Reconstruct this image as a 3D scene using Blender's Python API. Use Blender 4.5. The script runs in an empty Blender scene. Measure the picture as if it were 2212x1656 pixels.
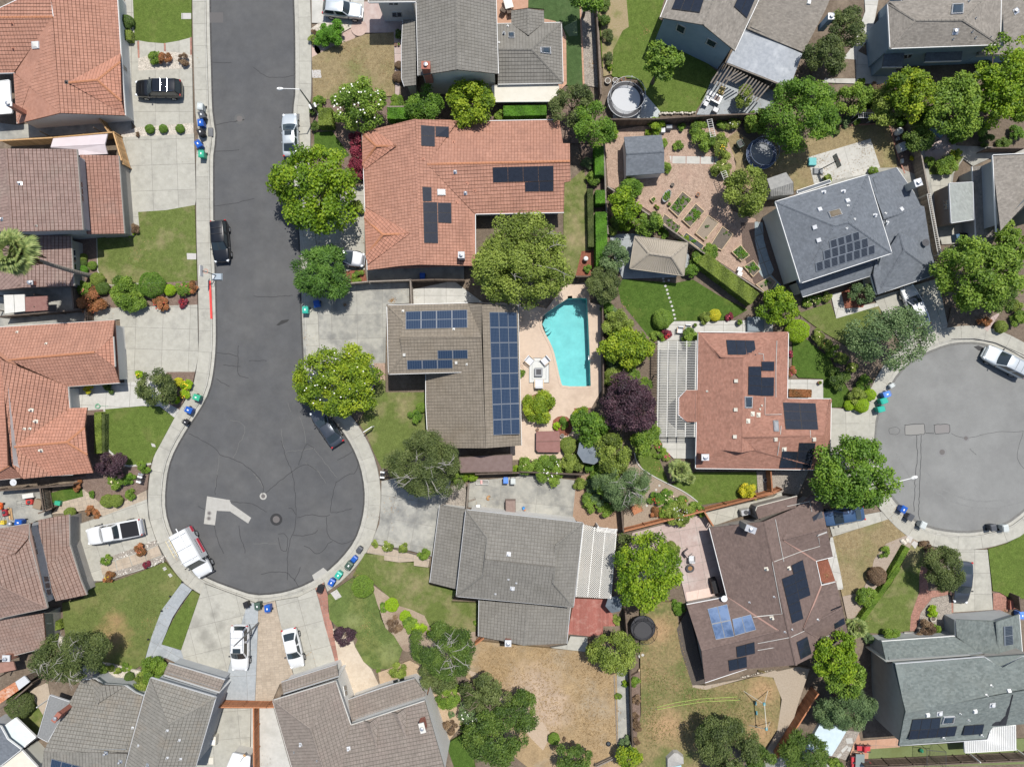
import bpy, bmesh, math, random
import numpy as np
from mathutils import Vector, Matrix
from mathutils.geometry import tessellate_polygon
R=math.radians
random.seed(7); rng=np.random.default_rng(11)
SC=bpy.context.scene; COL=SC.collection
# ---------------------------------------------------------------- camera, sky, sun, exposure
HC=75.0; K=0.0507
cam=bpy.data.cameras.new('camera'); co=bpy.data.objects.new('camera',cam); COL.objects.link(co)
co.location=(0,0,HC); co.rotation_euler=(0,0,0)
cam.sensor_width=36; cam.lens=18*HC/(1106*K); cam.clip_end=2000; cam.clip_start=1
SC.camera=co
wd=bpy.data.worlds.new('World'); SC.world=wd; wd.use_nodes=True
wn=wd.node_tree; bg=wn.nodes['Background']
sky=wn.nodes.new('ShaderNodeTexSky'); sky.sky_type='NISHITA'; sky.sun_disc=False
SUN_EL=68.0; SUN_AZ=26.0
sky.sun_elevation=R(SUN_EL); sky.sun_rotation=R(SUN_AZ); sky.air_density=1; sky.dust_density=1.2
wn.links.new(sky.outputs[0],bg.inputs[0]); bg.inputs[1].default_value=0.115
sl=bpy.data.lights.new('sun','SUN'); sl.energy=4.8; sl.angle=R(0.53); sl.color=(1.0,0.96,0.90)
so=bpy.data.objects.new('sun',sl); COL.objects.link(so); so.location=(20,40,90)
sdir=Vector((math.sin(R(SUN_AZ))*math.cos(R(SUN_EL)),math.cos(R(SUN_AZ))*math.cos(R(SUN_EL)),math.sin(R(SUN_EL))))
so.rotation_euler=sdir.to_track_quat('Z','Y').to_euler()
SC.view_settings.view_transform='Standard'; SC.view_settings.look='None'
SC.view_settings.exposure=0.12; SC.view_settings.gamma=1; SC.view_settings.use_curve_mapping=False
try:
 SC.cycles.max_bounces=6; SC.cycles.diffuse_bounces=3; SC.cycles.transparent_max_bounces=12; SC.cycles.caustics_reflective=False; SC.cycles.caustics_refractive=False
except Exception: pass
# ---------------------------------------------------------------- survey coordinates
OX={'A':0,'B':547.2,'C':1094.4,'D':1635.84}; OY={'1':0,'2':403.2,'3':820.8,'4':1224.0}
def W(t,x,y,h=0.0):
 ox=OX[t[0]]+x*.26087; oy=OY[t[1]]+y*.26087
 f=K*(1-h/HC)
 return Vector(((ox-1106)*f,-(oy-828)*f,h))
U=.26087*K
def P(s,h=0.0):
 out=[];t=None
 for k in s.split():
  if k[0].isalpha(): t=k; continue
  v=[float(q) for q in k.split(',')]
  out.append(W(t,v[0],v[1],v[2] if len(v)>2 else h))
 return out
# ---------------------------------------------------------------- materials
MC={}
def nt(name):
 m=bpy.data.materials.new(name); m.use_nodes=True; n=m.node_tree
 return m,n,n.nodes,n.links,n.nodes['Principled BSDF']
def C4(c): return (c[0],c[1],c[2],1)
def mixc(N,L,fac,a,b):
 m=N.new('ShaderNodeMix'); m.data_type='RGBA'
 for s,v in ((0,fac),(6,a),(7,b)):
  if isinstance(v,(int,float)): m.inputs[s].default_value=v
  elif isinstance(v,tuple): m.inputs[s].default_value=C4(v)
  else: L.new(v,m.inputs[s])
 return m.outputs[2]
def noise(N,L,vec,scale,detail=4,rough=.6):
 n=N.new('ShaderNodeTexNoise'); n.inputs['Scale'].default_value=scale; n.inputs['Detail'].default_value=detail; n.inputs['Roughness'].default_value=rough
 L.new(vec,n.inputs['Vector']); return n.outputs[0]
def ramp(N,L,v,a,b):
 m=N.new('ShaderNodeMapRange'); m.inputs[1].default_value=a; m.inputs[2].default_value=b; L.new(v,m.inputs[0]); return m.outputs[0]
def mat(name,c1,c2=None,c3=None,s=6.,s3=.5,lo=.35,hi=.65,lo3=.5,hi3=.7,rough=.9,bump=0.,bs=30.,metal=0.,spec=.25,tint=0.,coat=0.,mot=0.,ms=1.3,spots=None,c4=None):
 if name in MC: return MC[name]
 m,n,N,L,B=nt(name)
 g=N.new('ShaderNodeNewGeometry'); pos=g.outputs['Position']
 col=None
 if c2:
  col=mixc(N,L,ramp(N,L,noise(N,L,pos,s,5),lo,hi),tuple(c1),tuple(c2))
 if c3:
  col=mixc(N,L,ramp(N,L,noise(N,L,pos,s3,5,.65),lo3,hi3),col if col else tuple(c1),tuple(c3))
 if spots:
  ns=noise(N,L,pos,.9,5,.7)
  for (sx,sy,sr) in spots:
   dn=N.new('ShaderNodeVectorMath'); dn.operation='DISTANCE'; dn.inputs[1].default_value=(sx,sy,.13); L.new(pos,dn.inputs[0])
   q=N.new('ShaderNodeMath'); q.operation='MULTIPLY_ADD'; q.inputs[1].default_value=sr*1.6; L.new(ns,q.inputs[0]); L.new(dn.outputs['Value'],q.inputs[2])
   col=mixc(N,L,ramp(N,L,q.outputs[0],sr*2.1,sr*1.1),col,tuple(c4))
 if mot:
  mr=N.new('ShaderNodeMapRange'); mr.inputs[1].default_value=.3; mr.inputs[2].default_value=.7; mr.inputs[3].default_value=1-mot; mr.inputs[4].default_value=1+mot; L.new(noise(N,L,pos,ms,6,.7),mr.inputs[0])
  hs=N.new('ShaderNodeHueSaturation'); L.new(mr.outputs[0],hs.inputs['Value']); L.new(col,hs.inputs['Color']) if col else None
  if not col: hs.inputs['Color'].default_value=C4(c1)
  col=hs.outputs[0]
 if tint:
  at=N.new('ShaderNodeAttribute'); at.attribute_name='tint'
  oi=N.new('ShaderNodeObjectInfo')
  ad=N.new('ShaderNodeMath'); ad.operation='ADD'; L.new(at.outputs['Fac'],ad.inputs[0]); L.new(oi.outputs['Random'],ad.inputs[1])
  fr=N.new('ShaderNodeMath'); fr.operation='FRACT'; L.new(ad.outputs[0],fr.inputs[0])
  mr=N.new('ShaderNodeMapRange'); mr.inputs[3].default_value=1-tint; mr.inputs[4].default_value=1+tint; L.new(fr.outputs[0],mr.inputs[0])
  hs=N.new('ShaderNodeHueSaturation'); L.new(mr.outputs[0],hs.inputs['Value'])
  if col: L.new(col,hs.inputs['Color'])
  else: hs.inputs['Color'].default_value=C4(c1)
  col=hs.outputs[0]
 if col: L.new(col,B.inputs['Base Color'])
 else: B.inputs['Base Color'].default_value=C4(c1)
 B.inputs['Roughness'].default_value=rough; B.inputs['Metallic'].default_value=metal; B.inputs['Specular IOR Level'].default_value=spec
 if coat: B.inputs['Coat Weight'].default_value=coat; B.inputs['Coat Roughness'].default_value=.05
 if bump:
  bp=N.new('ShaderNodeBump'); bp.inputs['Strength'].default_value=bump; bp.inputs['Distance'].default_value=.05
  L.new(noise(N,L,pos,bs,3),bp.inputs['Height']); L.new(bp.outputs[0],B.inputs['Normal'])
 MC[name]=m; return m
def leafmat(name,d,mi,li,tr=.30):
 if name in MC: return MC[name]
 m,n,N,L,B=nt(name); kk=1.5; d,mi,li=[(min(.6,c[0]*kk*1.04),min(.6,c[1]*kk*1.03),c[2]*kk*.75) if c[1]>c[0]*.9 else tuple(q*kk for q in c) for c in (d,mi,li)]; d=tuple(q*.75 for q in d)
 at=N.new('ShaderNodeAttribute'); at.attribute_name='tint'
 cr=N.new('ShaderNodeValToRGB'); e=cr.color_ramp.elements
 e[0].position=.05; e[0].color=C4(d); e[1].position=.95; e[1].color=C4(li)
 k=e.new(.5); k.color=C4(mi)
 L.new(at.outputs['Fac'],cr.inputs[0])
 B.inputs['Roughness'].default_value=.55; B.inputs['Specular IOR Level'].default_value=.3
 L.new(cr.outputs[0],B.inputs['Base Color'])
 t=N.new('ShaderNodeBsdfTranslucent')
 hs=N.new('ShaderNodeHueSaturation'); hs.inputs['Value'].default_value=1.3; hs.inputs['Saturation'].default_value=1.1; L.new(cr.outputs[0],hs.inputs['Color']); L.new(hs.outputs[0],t.inputs[0])
 ms=N.new('ShaderNodeMixShader'); ms.inputs[0].default_value=tr
 L.new(B.outputs[0],ms.inputs[1]); L.new(t.outputs[0],ms.inputs[2]); L.new(ms.outputs[0],N['Material Output'].inputs[0])
 MC[name]=m; return m
def glassmat(name,c,rough=.03):
 return mat(name,c,rough=rough,spec=.6,coat=.6)
asph=mat('asphalt_dark',(.074,.076,.079),(.088,.089,.091),(.108,.107,.104),s=22,s3=.12,lo3=.4,hi3=.75,rough=.9,bump=.3,bs=60,mot=.13,ms=.55)
asphL=mat('asphalt_pale',(.185,.187,.18),(.215,.217,.208),(.165,.165,.16),s=14,s3=.15,lo3=.45,hi3=.7,rough=.92,bump=.3,bs=60,mot=.10,ms=.45)
conc=mat('concrete',(.335,.325,.28),(.365,.355,.31),(.27,.262,.23),s=3,s3=.7,lo3=.52,hi3=.75,rough=.9,bump=.15,bs=25,tint=.05,mot=.10,ms=1.6)
concS=mat('concrete_stained',(.29,.285,.255),(.335,.325,.285),(.17,.17,.16),s=2,s3=.45,lo3=.45,hi3=.68,rough=.9,bump=.15,bs=25,tint=.06,mot=.10,ms=1.6)
concW=mat('concrete_white',(.41,.40,.365),(.45,.44,.405),(.33,.325,.295),s=3,s3=.8,rough=.9,tint=.04,mot=.10,ms=1.6)
concG=mat('concrete_grey',(.27,.29,.30),(.32,.34,.35),(.23,.25,.26),s=4,s3=.7,rough=.9,tint=.06)
joint=mat('joint_dark',(.20,.19,.17),rough=.95)
kerbm=mat('kerb_concrete',(.34,.33,.29),(.38,.37,.33),(.26,.255,.225),s=3,s3=.6,rough=.9,tint=.05,mot=.10,ms=1.6)
tanp=mat('tan_paver',(.34,.28,.215),(.39,.325,.25),(.30,.245,.185),s=5,s3=.8,rough=.9,bump=.3,bs=20,tint=.08)
pinkp=mat('pink_paver',(.40,.30,.26),(.46,.35,.30),(.33,.24,.21),s=5,s3=.8,rough=.9,bump=.3,bs=20,tint=.08)
pinkst=mat('pink_stamped',(.34,.26,.235),(.39,.31,.28),(.43,.37,.34),s=3,s3=.5,rough=.8,bump=.3,bs=6,tint=.05)
brickp=mat('brick_paver',(.27,.13,.095),(.33,.175,.135),s=9,rough=.9,bump=.4,bs=15,tint=.18)
terrap=mat('terracotta_paving',(.38,.22,.145),(.43,.26,.18),s=4,rough=.8,tint=.08)
deckm=mat('pool_deck',(.46,.365,.285),(.51,.405,.315),(.40,.31,.24),s=4,s3=.4,rough=.9,bump=.15,bs=30)
soil=mat('bare_soil',(.11,.085,.062),(.16,.125,.095),(.20,.16,.12),s=7,s3=.4,rough=1,bump=.6,bs=12,mot=.22,ms=3)  # soil tone darkened to stand in for shadow pockets between shrubs and trees
mulch=mat('bark_mulch',(.13,.09,.07),(.21,.155,.125),s=11,lo=.35,hi=.65,rough=1,bump=.9,bs=22,mot=.22,ms=3)
mulchR=mat('red_mulch',(.17,.065,.04),(.25,.10,.065),s=11,rough=1,bump=.9,bs=22,mot=.22,ms=3)
bark=mat('bark_chips',(.25,.175,.13),(.40,.295,.23),(.34,.235,.18),s=13,s3=.6,lo=.4,hi=.6,rough=1,bump=.8,bs=16,mot=.22,ms=3)
gravel=mat('gravel',(.34,.31,.26),(.56,.51,.44),s=11,lo=.42,hi=.58,rough=1,bump=1,bs=14,mot=.22,ms=3)
gravD=mat('dark_gravel',(.18,.16,.14),(.36,.32,.27),s=11,lo=.4,hi=.6,rough=1,bump=1,bs=14,mot=.22,ms=3)
def grass(name,a,b,dry,s3,lo3,hi3): return mat(name,a,b,dry,s=9,s3=s3,lo=.38,hi=.62,lo3=lo3,hi3=hi3,rough=1,bump=1,bs=18,spec=.1,mot=.22,ms=2.2)
gGreen=grass('lawn_green',(.070,.108,.020),(.115,.158,.036),(.155,.160,.055),.25,.54,.8)
gLush=grass('lawn_lush',(.045,.085,.014),(.075,.125,.024),(.11,.145,.032),.35,.55,.8)
gPatch=grass('lawn_patchy',(.088,.118,.028),(.130,.160,.048),(.255,.215,.118),.20,.48,.68)
gDry=grass('lawn_dry',(.21,.165,.09),(.275,.22,.125),(.17,.165,.07),.25,.48,.7)
gStraw=grass('straw_grass',(.29,.205,.115),(.40,.295,.175),(.33,.265,.19),.16,.48,.66)
gOlive=grass('grass_olive',(.18,.155,.07),(.29,.225,.12),(.115,.13,.04),.16,.48,.66)
gTurf=grass('turf_synthetic',(.050,.088,.030),(.065,.105,.038),(.085,.12,.05),.3,.5,.8)
white=mat('white_paint',(.70,.70,.68),rough=.5); offw=mat('off_white',(.54,.53,.49),(.58,.57,.53),s=2,rough=.6)
cream=mat('cream_paint',(.54,.51,.43),(.58,.55,.47),s=1.5,rough=.7)
black=mat('black_plastic',(.015,.015,.017),rough=.5); dgrey=mat('dark_grey',(.06,.06,.065),rough=.6); mgrey=mat('mid_grey',(.25,.26,.27),rough=.6); lgrey=mat('light_grey',(.5,.51,.52),rough=.5)
steel=mat('galvanised_steel',(.52,.53,.54),rough=.35,metal=.7); tyre=mat('tyre_rubber',(.02,.02,.02),rough=.9)
wood=mat('weathered_wood',(.17,.145,.12),(.24,.21,.18),s=5,rough=.9,tint=.2); woodL=mat('pine_wood',(.40,.24,.11),(.48,.31,.16),s=5,rough=.9,tint=.2)
woodR=mat('redwood',(.30,.125,.06),(.37,.17,.09),s=5,rough=.9,tint=.2); woodD=mat('dark_wood',(.085,.065,.05),(.13,.10,.08),s=5,rough=.9,tint=.25)
woodB=mat('bed_timber',(.48,.36,.23),(.55,.43,.29),s=5,rough=.9,tint=.1)
redbrick=mat('red_brick',(.27,.10,.075),(.33,.14,.10),s=9,rough=.9)
glass=glassmat('window_glass',(.03,.045,.06)); glassC=glassmat('car_glass',(.025,.035,.04))
redl=mat('tail_light',(.45,.02,.02),rough=.2,coat=1); headl=mat('head_light',(.75,.78,.8),rough=.1,coat=1)
barkP=mat('pale_bark',(.27,.25,.22),(.36,.34,.31),s=5,rough=.9); barkB=mat('brown_bark',(.16,.12,.09),(.22,.17,.13),s=6,rough=1)
terra=mat('clay_pot',(.42,.19,.10),rough=.8)
# ---------------------------------------------------------------- mesh helpers
class MB:
 def __init__(s): s.v=[]; s.f=[]; s.mi=[]; s.cur=0
 def add(s,vs,fs):
  o=len(s.v); s.v+= [tuple(v) for v in vs]; s.f+=[tuple(i+o for i in f) for f in fs]; s.mi+=[s.cur]*len(fs)
 def box(s,c,d,rz=0,ry=0,tp=1.0):
  cx,cy,cz=c; a,b,h=d[0]/2,d[1]/2,d[2]/2
  M=Matrix.Rotation(rz,3,'Z')@Matrix.Rotation(ry,3,'Y')
  vs=[]
  for z,k in ((-h,1.0),(h,tp)):
   for x,y in ((-a*k,-b*k),(a*k,-b*k),(a*k,b*k),(-a*k,b*k)):
    p=M@Vector((x,y,z)); vs.append((p.x+cx,p.y+cy,p.z+cz))
  s.add(vs,[(3,2,1,0),(4,5,6,7),(0,1,5,4),(1,2,6,5),(2,3,7,6),(3,0,4,7)])
 def tube(s,p,r,n=6,cap=True):
  p=[Vector(q) for q in p]
  if not hasattr(r,'__len__'): r=[r]*len(p)
  vs=[];fs=[]
  for i,q in enumerate(p):
   d=(p[min(i+1,len(p)-1)]-p[max(i-1,0)])
   if d.length<1e-9: d=Vector((0,0,1))
   d.normalize(); a=d.cross(Vector((0,0,1)) if abs(d.z)<.9 else Vector((1,0,0))).normalized(); b=d.cross(a)
   for k in range(n):
    t=2*math.pi*k/n; vs.append(q+(a*math.cos(t)+b*math.sin(t))*r[i])
  for i in range(len(p)-1):
   for k in range(n): fs.append((i*n+k,i*n+(k+1)%n,(i+1)*n+(k+1)%n,(i+1)*n+k))
  if cap: fs.append(tuple(range(n))[::-1]); fs.append(tuple((len(p)-1)*n+k for k in range(n)))
  s.add(vs,fs)
 def lathe(s,c,prof,n=16,ang=None):
  vs=[];fs=[]
  for r,z in prof:
   for k in range(n):
    t=2*math.pi*k/n; vs.append((c[0]+r*math.cos(t),c[1]+r*math.sin(t),c[2]+z))
  for i in range(len(prof)-1):
   for k in range(n): fs.append((i*n+k,i*n+(k+1)%n,(i+1)*n+(k+1)%n,(i+1)*n+k))
  fs.append(tuple(range(n))[::-1]); fs.append(tuple((len(prof)-1)*n+k for k in range(n)))
  s.add(vs,fs)
 def prism(s,pts,z0,z1,holes=None):
  pts=[Vector((p[0],p[1],0)) for p in pts]
  loops=[pts]+([[Vector((p[0],p[1],0)) for p in h] for h in holes] if holes else [])
  tri=tessellate_polygon(loops); fl=[q for l in loops for q in l]; n=len(fl)
  fs=[]
  for t in tri:
   a,b,c=(fl[i] for i in t)
   cr=(b-a).cross(c-a).z
   fs.append(t if cr>0 else t[::-1])
  vs=[(q.x,q.y,z1) for q in fl]; s.add(vs,fs)
  if z0<z1:
   for l in loops:
    ar=sum(l[i].x*l[(i+1)%len(l)].y-l[(i+1)%len(l)].x*l[i].y for i in range(len(l)))
    if l is not pts: ar=-ar
    m=len(l); v2=[(q.x,q.y,z1-.0005) for q in l]+[(q.x,q.y,z0) for q in l]
    f2=[]
    for i in range(m):
     j=(i+1)%m; q=(i,i+m,j+m,j)
     f2.append(q if ar>0 else q[::-1])
    s.add(v2,f2)
 def build(s,name,m=None,parent=None,smooth=False):
  me=bpy.data.meshes.new(name); me.from_pydata(s.v,[],s.f)
  ms=m if isinstance(m,(list,tuple)) else [m]
  for q in ms:
   if q: me.materials.append(q)
  if len(ms)>1: me.polygons.foreach_set('material_index',s.mi)
  if smooth: me.polygons.foreach_set('use_smooth',[True]*len(me.polygons))
  me.update()
  return link(name,me,parent)
def link(name,me,parent=None):
 o=bpy.data.objects.new(name,me); COL.objects.link(o)
 if parent is not None:
  o.parent=parent
  o.matrix_parent_inverse=Matrix()
 return o
def tag(o,label=None,cat=None,group=None,kind=None):
 if label: o['label']=label
 if cat: o['category']=cat
 if group: o['group']=group
 if kind: o['kind']=kind
 return o
def empty(name,loc,rz=0,label=None,cat=None,group=None):
 o=bpy.data.objects.new(name,None); COL.objects.link(o); o.location=loc; o.rotation_euler=(0,0,rz); o.empty_display_size=.3
 return tag(o,label,cat,group)
def clone(o,loc,rz,label=None,group=None,parent=None,scale=None):
 c=o.copy(); COL.objects.link(c)
 if parent is None:
  c.location=loc; c.rotation_euler=(0,0,rz)
  if scale: c.scale=scale
  if label: c['label']=label
  if group: c['group']=group
 else: c.parent=parent; c.matrix_parent_inverse=o.matrix_parent_inverse.copy()
 for ch in o.children: clone(ch,None,0,parent=c)
 return c
def inpoly(x,y,poly):
 r=False; n=len(poly); j=n-1
 for i in range(n):
  a=poly[i]; b=poly[j]
  if (a[1]>y)!=(b[1]>y) and x<(b[0]-a[0])*(y-a[1])/(b[1]-a[1])+a[0]: r=not r
  j=i
 return r
def clip(poly,u0,v0,u1,v1):
 for ax,val,sg in ((0,u0,1),(0,u1,-1),(1,v0,1),(1,v1,-1)):
  out=[]; n=len(poly)
  if not n: return []
  for i in range(n):
   a=poly[i]; b=poly[(i+1)%n]; da=(a[ax]-val)*sg; db=(b[ax]-val)*sg
   if da>=0: out.append(a)
   if (da>0 and db<0) or (da<0 and db>0):
    t=da/(da-db); out.append((a[0]+(b[0]-a[0])*t,a[1]+(b[1]-a[1])*t))
  poly=out
 cl=[]
 for p in poly:
  if not cl or abs(p[0]-cl[-1][0])+abs(p[1]-cl[-1][1])>1e-5: cl.append(p)
 if len(cl)>1 and abs(cl[0][0]-cl[-1][0])+abs(cl[0][1]-cl[-1][1])<1e-5: cl.pop()
 return cl
def area2(p): return sum(p[i][0]*p[(i+1)%len(p)][1]-p[(i+1)%len(p)][0]*p[i][1] for i in range(len(p)))/2
# ---------------------------------------------------------------- ground patches
PATCH=[]; PZ=[.100]
def nz(pts=None,d=.004):
 if pts is None: PZ[0]+=d; return PZ[0]
 x0=min(p[0] for p in pts); x1=max(p[0] for p in pts); y0=min(p[1] for p in pts); y1=max(p[1] for p in pts); z=.114
 for pl,h,bb in PATCH:
  if bb and bb[0]<x1 and bb[1]>x0 and bb[2]<y1 and bb[3]>y0 and h>z: z=h
 PZ[0]=z+d; return PZ[0]
def addp(pts,z): PATCH.append(([(p[0],p[1]) for p in pts],z,(min(p[0] for p in pts),max(p[0] for p in pts),min(p[1] for p in pts),max(p[1] for p in pts))))
def gz(x,y):
 z=0.
 for pl,h,bb in PATCH:
  if h>z and inpoly(x,y,pl): z=h
 return z
def patch(name,s,m,holes=None):
 pts=P(s) if isinstance(s,str) else s
 z=nz(pts); b=MB(); b.prism(pts,-.02,z,holes); o=b.build(name,m); tag(o,kind='structure')
 addp(pts,z); return o
def slabs(name,s,m,cell=(2.6,2.6),ang=0.,gap=.035,piece='slab',off=(0,0),jm=None,jit=0.):
 pts=P(s) if isinstance(s,str) else s
 z=nz(pts); b=MB(); b.prism(pts,-.02,z); o=b.build(name,jm or joint); tag(o,kind='structure')
 ca,sa=math.cos(ang),math.sin(ang)
 pl=[(p[0]*ca+p[1]*sa,-p[0]*sa+p[1]*ca) for p in pts]
 us=[p[0] for p in pl]; vs=[p[1] for p in pl]
 zt=z+.010; PZ[0]=zt+.003
 cu,cv=cell; n=0; i0=math.floor((min(us)-off[0])/cu); j0=math.floor((min(vs)-off[1])/cv)
 rest=MB()
 for j in range(j0,j0+int((max(vs)-min(vs))/cv)+3):
  for i in range(i0,i0+int((max(us)-min(us))/cu)+3):
   u0=off[0]+i*cu+(.5*cu if (jit and j%2) else 0); v0=off[1]+j*cv
   q=clip(pl,u0+gap/2,v0+gap/2,u0+cu-gap/2,v0+cv-gap/2)
   if len(q)<3 or abs(area2(q))<.004: continue
   w=[(a*ca-c*sa,a*sa+c*ca) for a,c in q]
   zz=zt+random.uniform(-.002,.002)
   if n<300:
    k=MB(); k.prism(w,z-.001,zz); k.build(piece,m,o)
   else: rest.prism(w,z-.001,zz)
   n+=1
 if rest.v: tag(rest.build(piece,m,o),kind='stuff')
 addp(pts,zt+.003); return o
def resample(p,d):
 p=[Vector((q[0],q[1],0)) for q in p]; out=[p[0]]; acc=0
 for a,b in zip(p,p[1:]):
  L=(b-a).length; t=d-acc
  while t<=L: out.append(a+(b-a)*(t/L)); t+=d
  acc=L-(t-d)
 out.append(p[-1]); return out
def smooth(p,k=2):
 for _ in range(k):
  q=[p[0]]
  for a,b in zip(p,p[1:]): q+=[a*.75+b*.25,a*.25+b*.75]
  q.append(p[-1]); p=q
 return p
def offs(p,d):
 out=[]
 for i,q in enumerate(p):
  t=(p[min(i+1,len(p)-1)]-p[max(i-1,0)]); t.z=0; t.normalize(); out.append(Vector((q.x+t.y*d,q.y-t.x*d,0)))
 return out
def strip(name,p,w,m,z,th=.0,parent=None,kind='structure'):
 a=offs(p,-w/2); b=offs(p,w/2); mb=MB()
 for i in range(len(p)-1):
  q=[a[i],b[i],b[i+1],a[i+1]]
  mb.add([(v.x,v.y,z) for v in q],[(0,1,2,3)])
  if th: mb.add([(b[i].x,b[i].y,z-th),(b[i+1].x,b[i+1].y,z-th),(b[i+1].x,b[i+1].y,z),(b[i].x,b[i].y,z),(a[i].x,a[i].y,z-th),(a[i+1].x,a[i+1].y,z-th),(a[i+1].x,a[i+1].y,z),(a[i].x,a[i].y,z)],[(0,1,2,3),(7,6,5,4)])
 o=mb.build(name,m,parent)
 if kind: o['kind']=kind
 return o
# ---------------------------------------------------------------- roofs and houses
def roofm(name,a,b,c=None,tint=.16,bump=.3):
 k=.74 if 'tile' in name else .86
 a,b,c=[tuple(q*k for q in v) if v else None for v in (a,b,c)]
 return mat(name,a,b,c,mot=.10,ms=.9,s=3.5,s3=.35,lo=.35,hi=.65,lo3=.5,hi3=.75,rough=.85,bump=bump,bs=35,tint=tint)
rTerra=roofm('roof_terracotta',(.37,.187,.13),(.435,.232,.168),(.335,.175,.127),.06)
rTerraO=roofm('roof_terracotta_orange',(.42,.20,.135),(.48,.24,.17),None,.08)
rMaroon=roofm('roof_maroon',(.25,.175,.15),(.30,.212,.185),(.29,.225,.19),.08)
rMaroonO=roofm('roof_rust',(.30,.165,.125),(.36,.205,.16),(.29,.19,.155),.08)
rTaupeR=roofm('roof_taupe_red_tile',(.285,.195,.158),(.345,.24,.20),(.31,.235,.20),.08)
rGrey=roofm('roof_grey_tile',(.225,.213,.188),(.262,.249,.222),(.21,.198,.172),tint=.05)
rTan=roofm('roof_tan_tile',(.25,.213,.166),(.295,.253,.20),(.225,.186,.138),tint=.05)
rTaupe=roofm('roof_taupe_tile',(.245,.21,.18),(.31,.265,.23),(.29,.235,.205),tint=.05)
rOlive=roofm('roof_olive_tile',(.235,.225,.195),(.285,.27,.24),(.29,.245,.19),tint=.05)
rBeige=roofm('roof_beige_shingle',(.225,.203,.175),(.28,.255,.222),None,.14,.5)
rBlue=roofm('roof_slate_shingle',(.135,.15,.168),(.165,.182,.205),None,.10,.5)
rBrick=roofm('roof_brick_shingle',(.30,.15,.108),(.36,.19,.14),None,.12,.5)
rBrown=roofm('roof_brown_shingle',(.145,.104,.09),(.178,.13,.113),None,.10,.4)
rGreen=roofm('roof_green_shingle',(.145,.17,.162),(.19,.215,.203),(.17,.19,.175),.15,.5)
under=mat('roof_underlay',(.15,.075,.052),rough=1); underG=mat('roof_underlay_grey',(.13,.12,.105),rough=1)
capO=mat('ridge_cap_orange',(.36,.155,.08),(.42,.195,.11),s=6,rough=.85,tint=.1)
capP=mat('ridge_cap_pink',(.30,.185,.15),rough=.8)
wWhite=mat('wall_white',(.62,.61,.58),(.66,.65,.62),s=1,rough=.9); wGrey=mat('wall_grey',(.36,.37,.37),(.40,.41,.41),s=1,rough=.9)
wBlue=mat('wall_blue',(.24,.32,.38),(.27,.35,.41),s=1,rough=.9); wCream=mat('wall_cream',(.50,.50,.44),(.54,.54,.48),s=1,rough=.9)
wTaupe=mat('wall_taupe',(.30,.28,.25),(.34,.32,.29),s=1,rough=.9); wBrown=mat('wall_brown',(.25,.21,.175),(.28,.24,.20),s=1,rough=.9)
HS={'e':2.6,'r':4.4,'E':5.2,'T':6.9,'m':3.4,'n':3.0}
class House: pass
def ray(x):
 d=Vector((x[0],x[1],0))-Vector((0,0,HC)); return d
def hit(h,t,x,y,kinds='rw',want=False):
 g=W(t,x,y,0); o=Vector((0,0,HC)); d=g-o; best=None
 for kd,pl,n in h.polys:
  if kd not in kinds: continue
  den=n.dot(d)
  if abs(den)<1e-9: continue
  tt=n.dot(pl[0]-o)/den
  if tt<=0 or tt>1.02: continue
  p=o+d*tt
  a=[abs(c) for c in n]; i,j=((1,2) if a[0]>=a[1] and a[0]>=a[2] else (0,2) if a[1]>=a[2] else (0,1))
  if inpoly(p[i],p[j],[(q[i],q[j]) for q in pl]) and (best is None or tt<best[0]): best=(tt,p,n)
 if best is None:
  # nearest roof plane
  cand=[]
  for kd,pl,n in h.polys:
   if kd!=kinds[0]: continue
   den=n.dot(d)
   if abs(den)<1e-9: continue
   tt=n.dot(pl[0]-o)/den; p=o+d*tt
   cc=sum(pl,Vector())/len(pl); cand.append(((p-cc).length,p,n))
  cand.sort(key=lambda q:q[0]); best=(0,cand[0][1],cand[0][2])
 n=best[2] if best[2].z>=-1e-6 else -best[2]
 if want and len(best)>2 and abs(n.z)<.01 and n.dot(best[1]-o)>0: n=-n
 return best[1],n
def newell(p):
 n=Vector()
 for i in range(len(p)):
  a=p[i]; b=p[(i+1)%len(p)]
  n+=Vector(((a.y-b.y)*(a.z+b.z),(a.z-b.z)*(a.x+b.x),(a.x-b.x)*(a.y+b.y)))
 n.normalize(); return n
TILEM={}
def tilemesh(w,c,m,t):
 k=(w,c,m.name)
 if k not in TILEM:
  b=MB(); hw=w/2; hc=c/2
  b.add([(-hw,-hc,t),(hw,-hc,t),(hw,hc-.04,.012),(-hw,hc-.04,.012),(-hw,-hc,.003),(hw,-hc,.003)],[(0,1,2,3),(4,5,1,0),(4,0,3),(5,2,1)])
  me=bpy.data.meshes.new('roof_tile'); me.from_pydata(b.v,[],b.f); me.materials.append(m); me.update(); TILEM[k]=me
 return TILEM[k]
def parse(V):
 d={};t=None
 for k in V.split():
  if ':' not in k: t=k; continue
  n,v=k.split(':'); q=v.split(',')
  h=q[2] if len(q)>2 else 'e'
  h=HS[h] if h in HS else float(h)
  d[n]=W(t,float(q[0]),float(q[1]),h)
 return d
def house(label,cat='house',name='house',loc=None,group=None):
 h=House(); h.root=empty(name,loc or (0,0,0),0,label,cat,group); h.polys=[]; h.ntile=0; h.org=Vector(loc or (0,0,0)); return h
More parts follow.
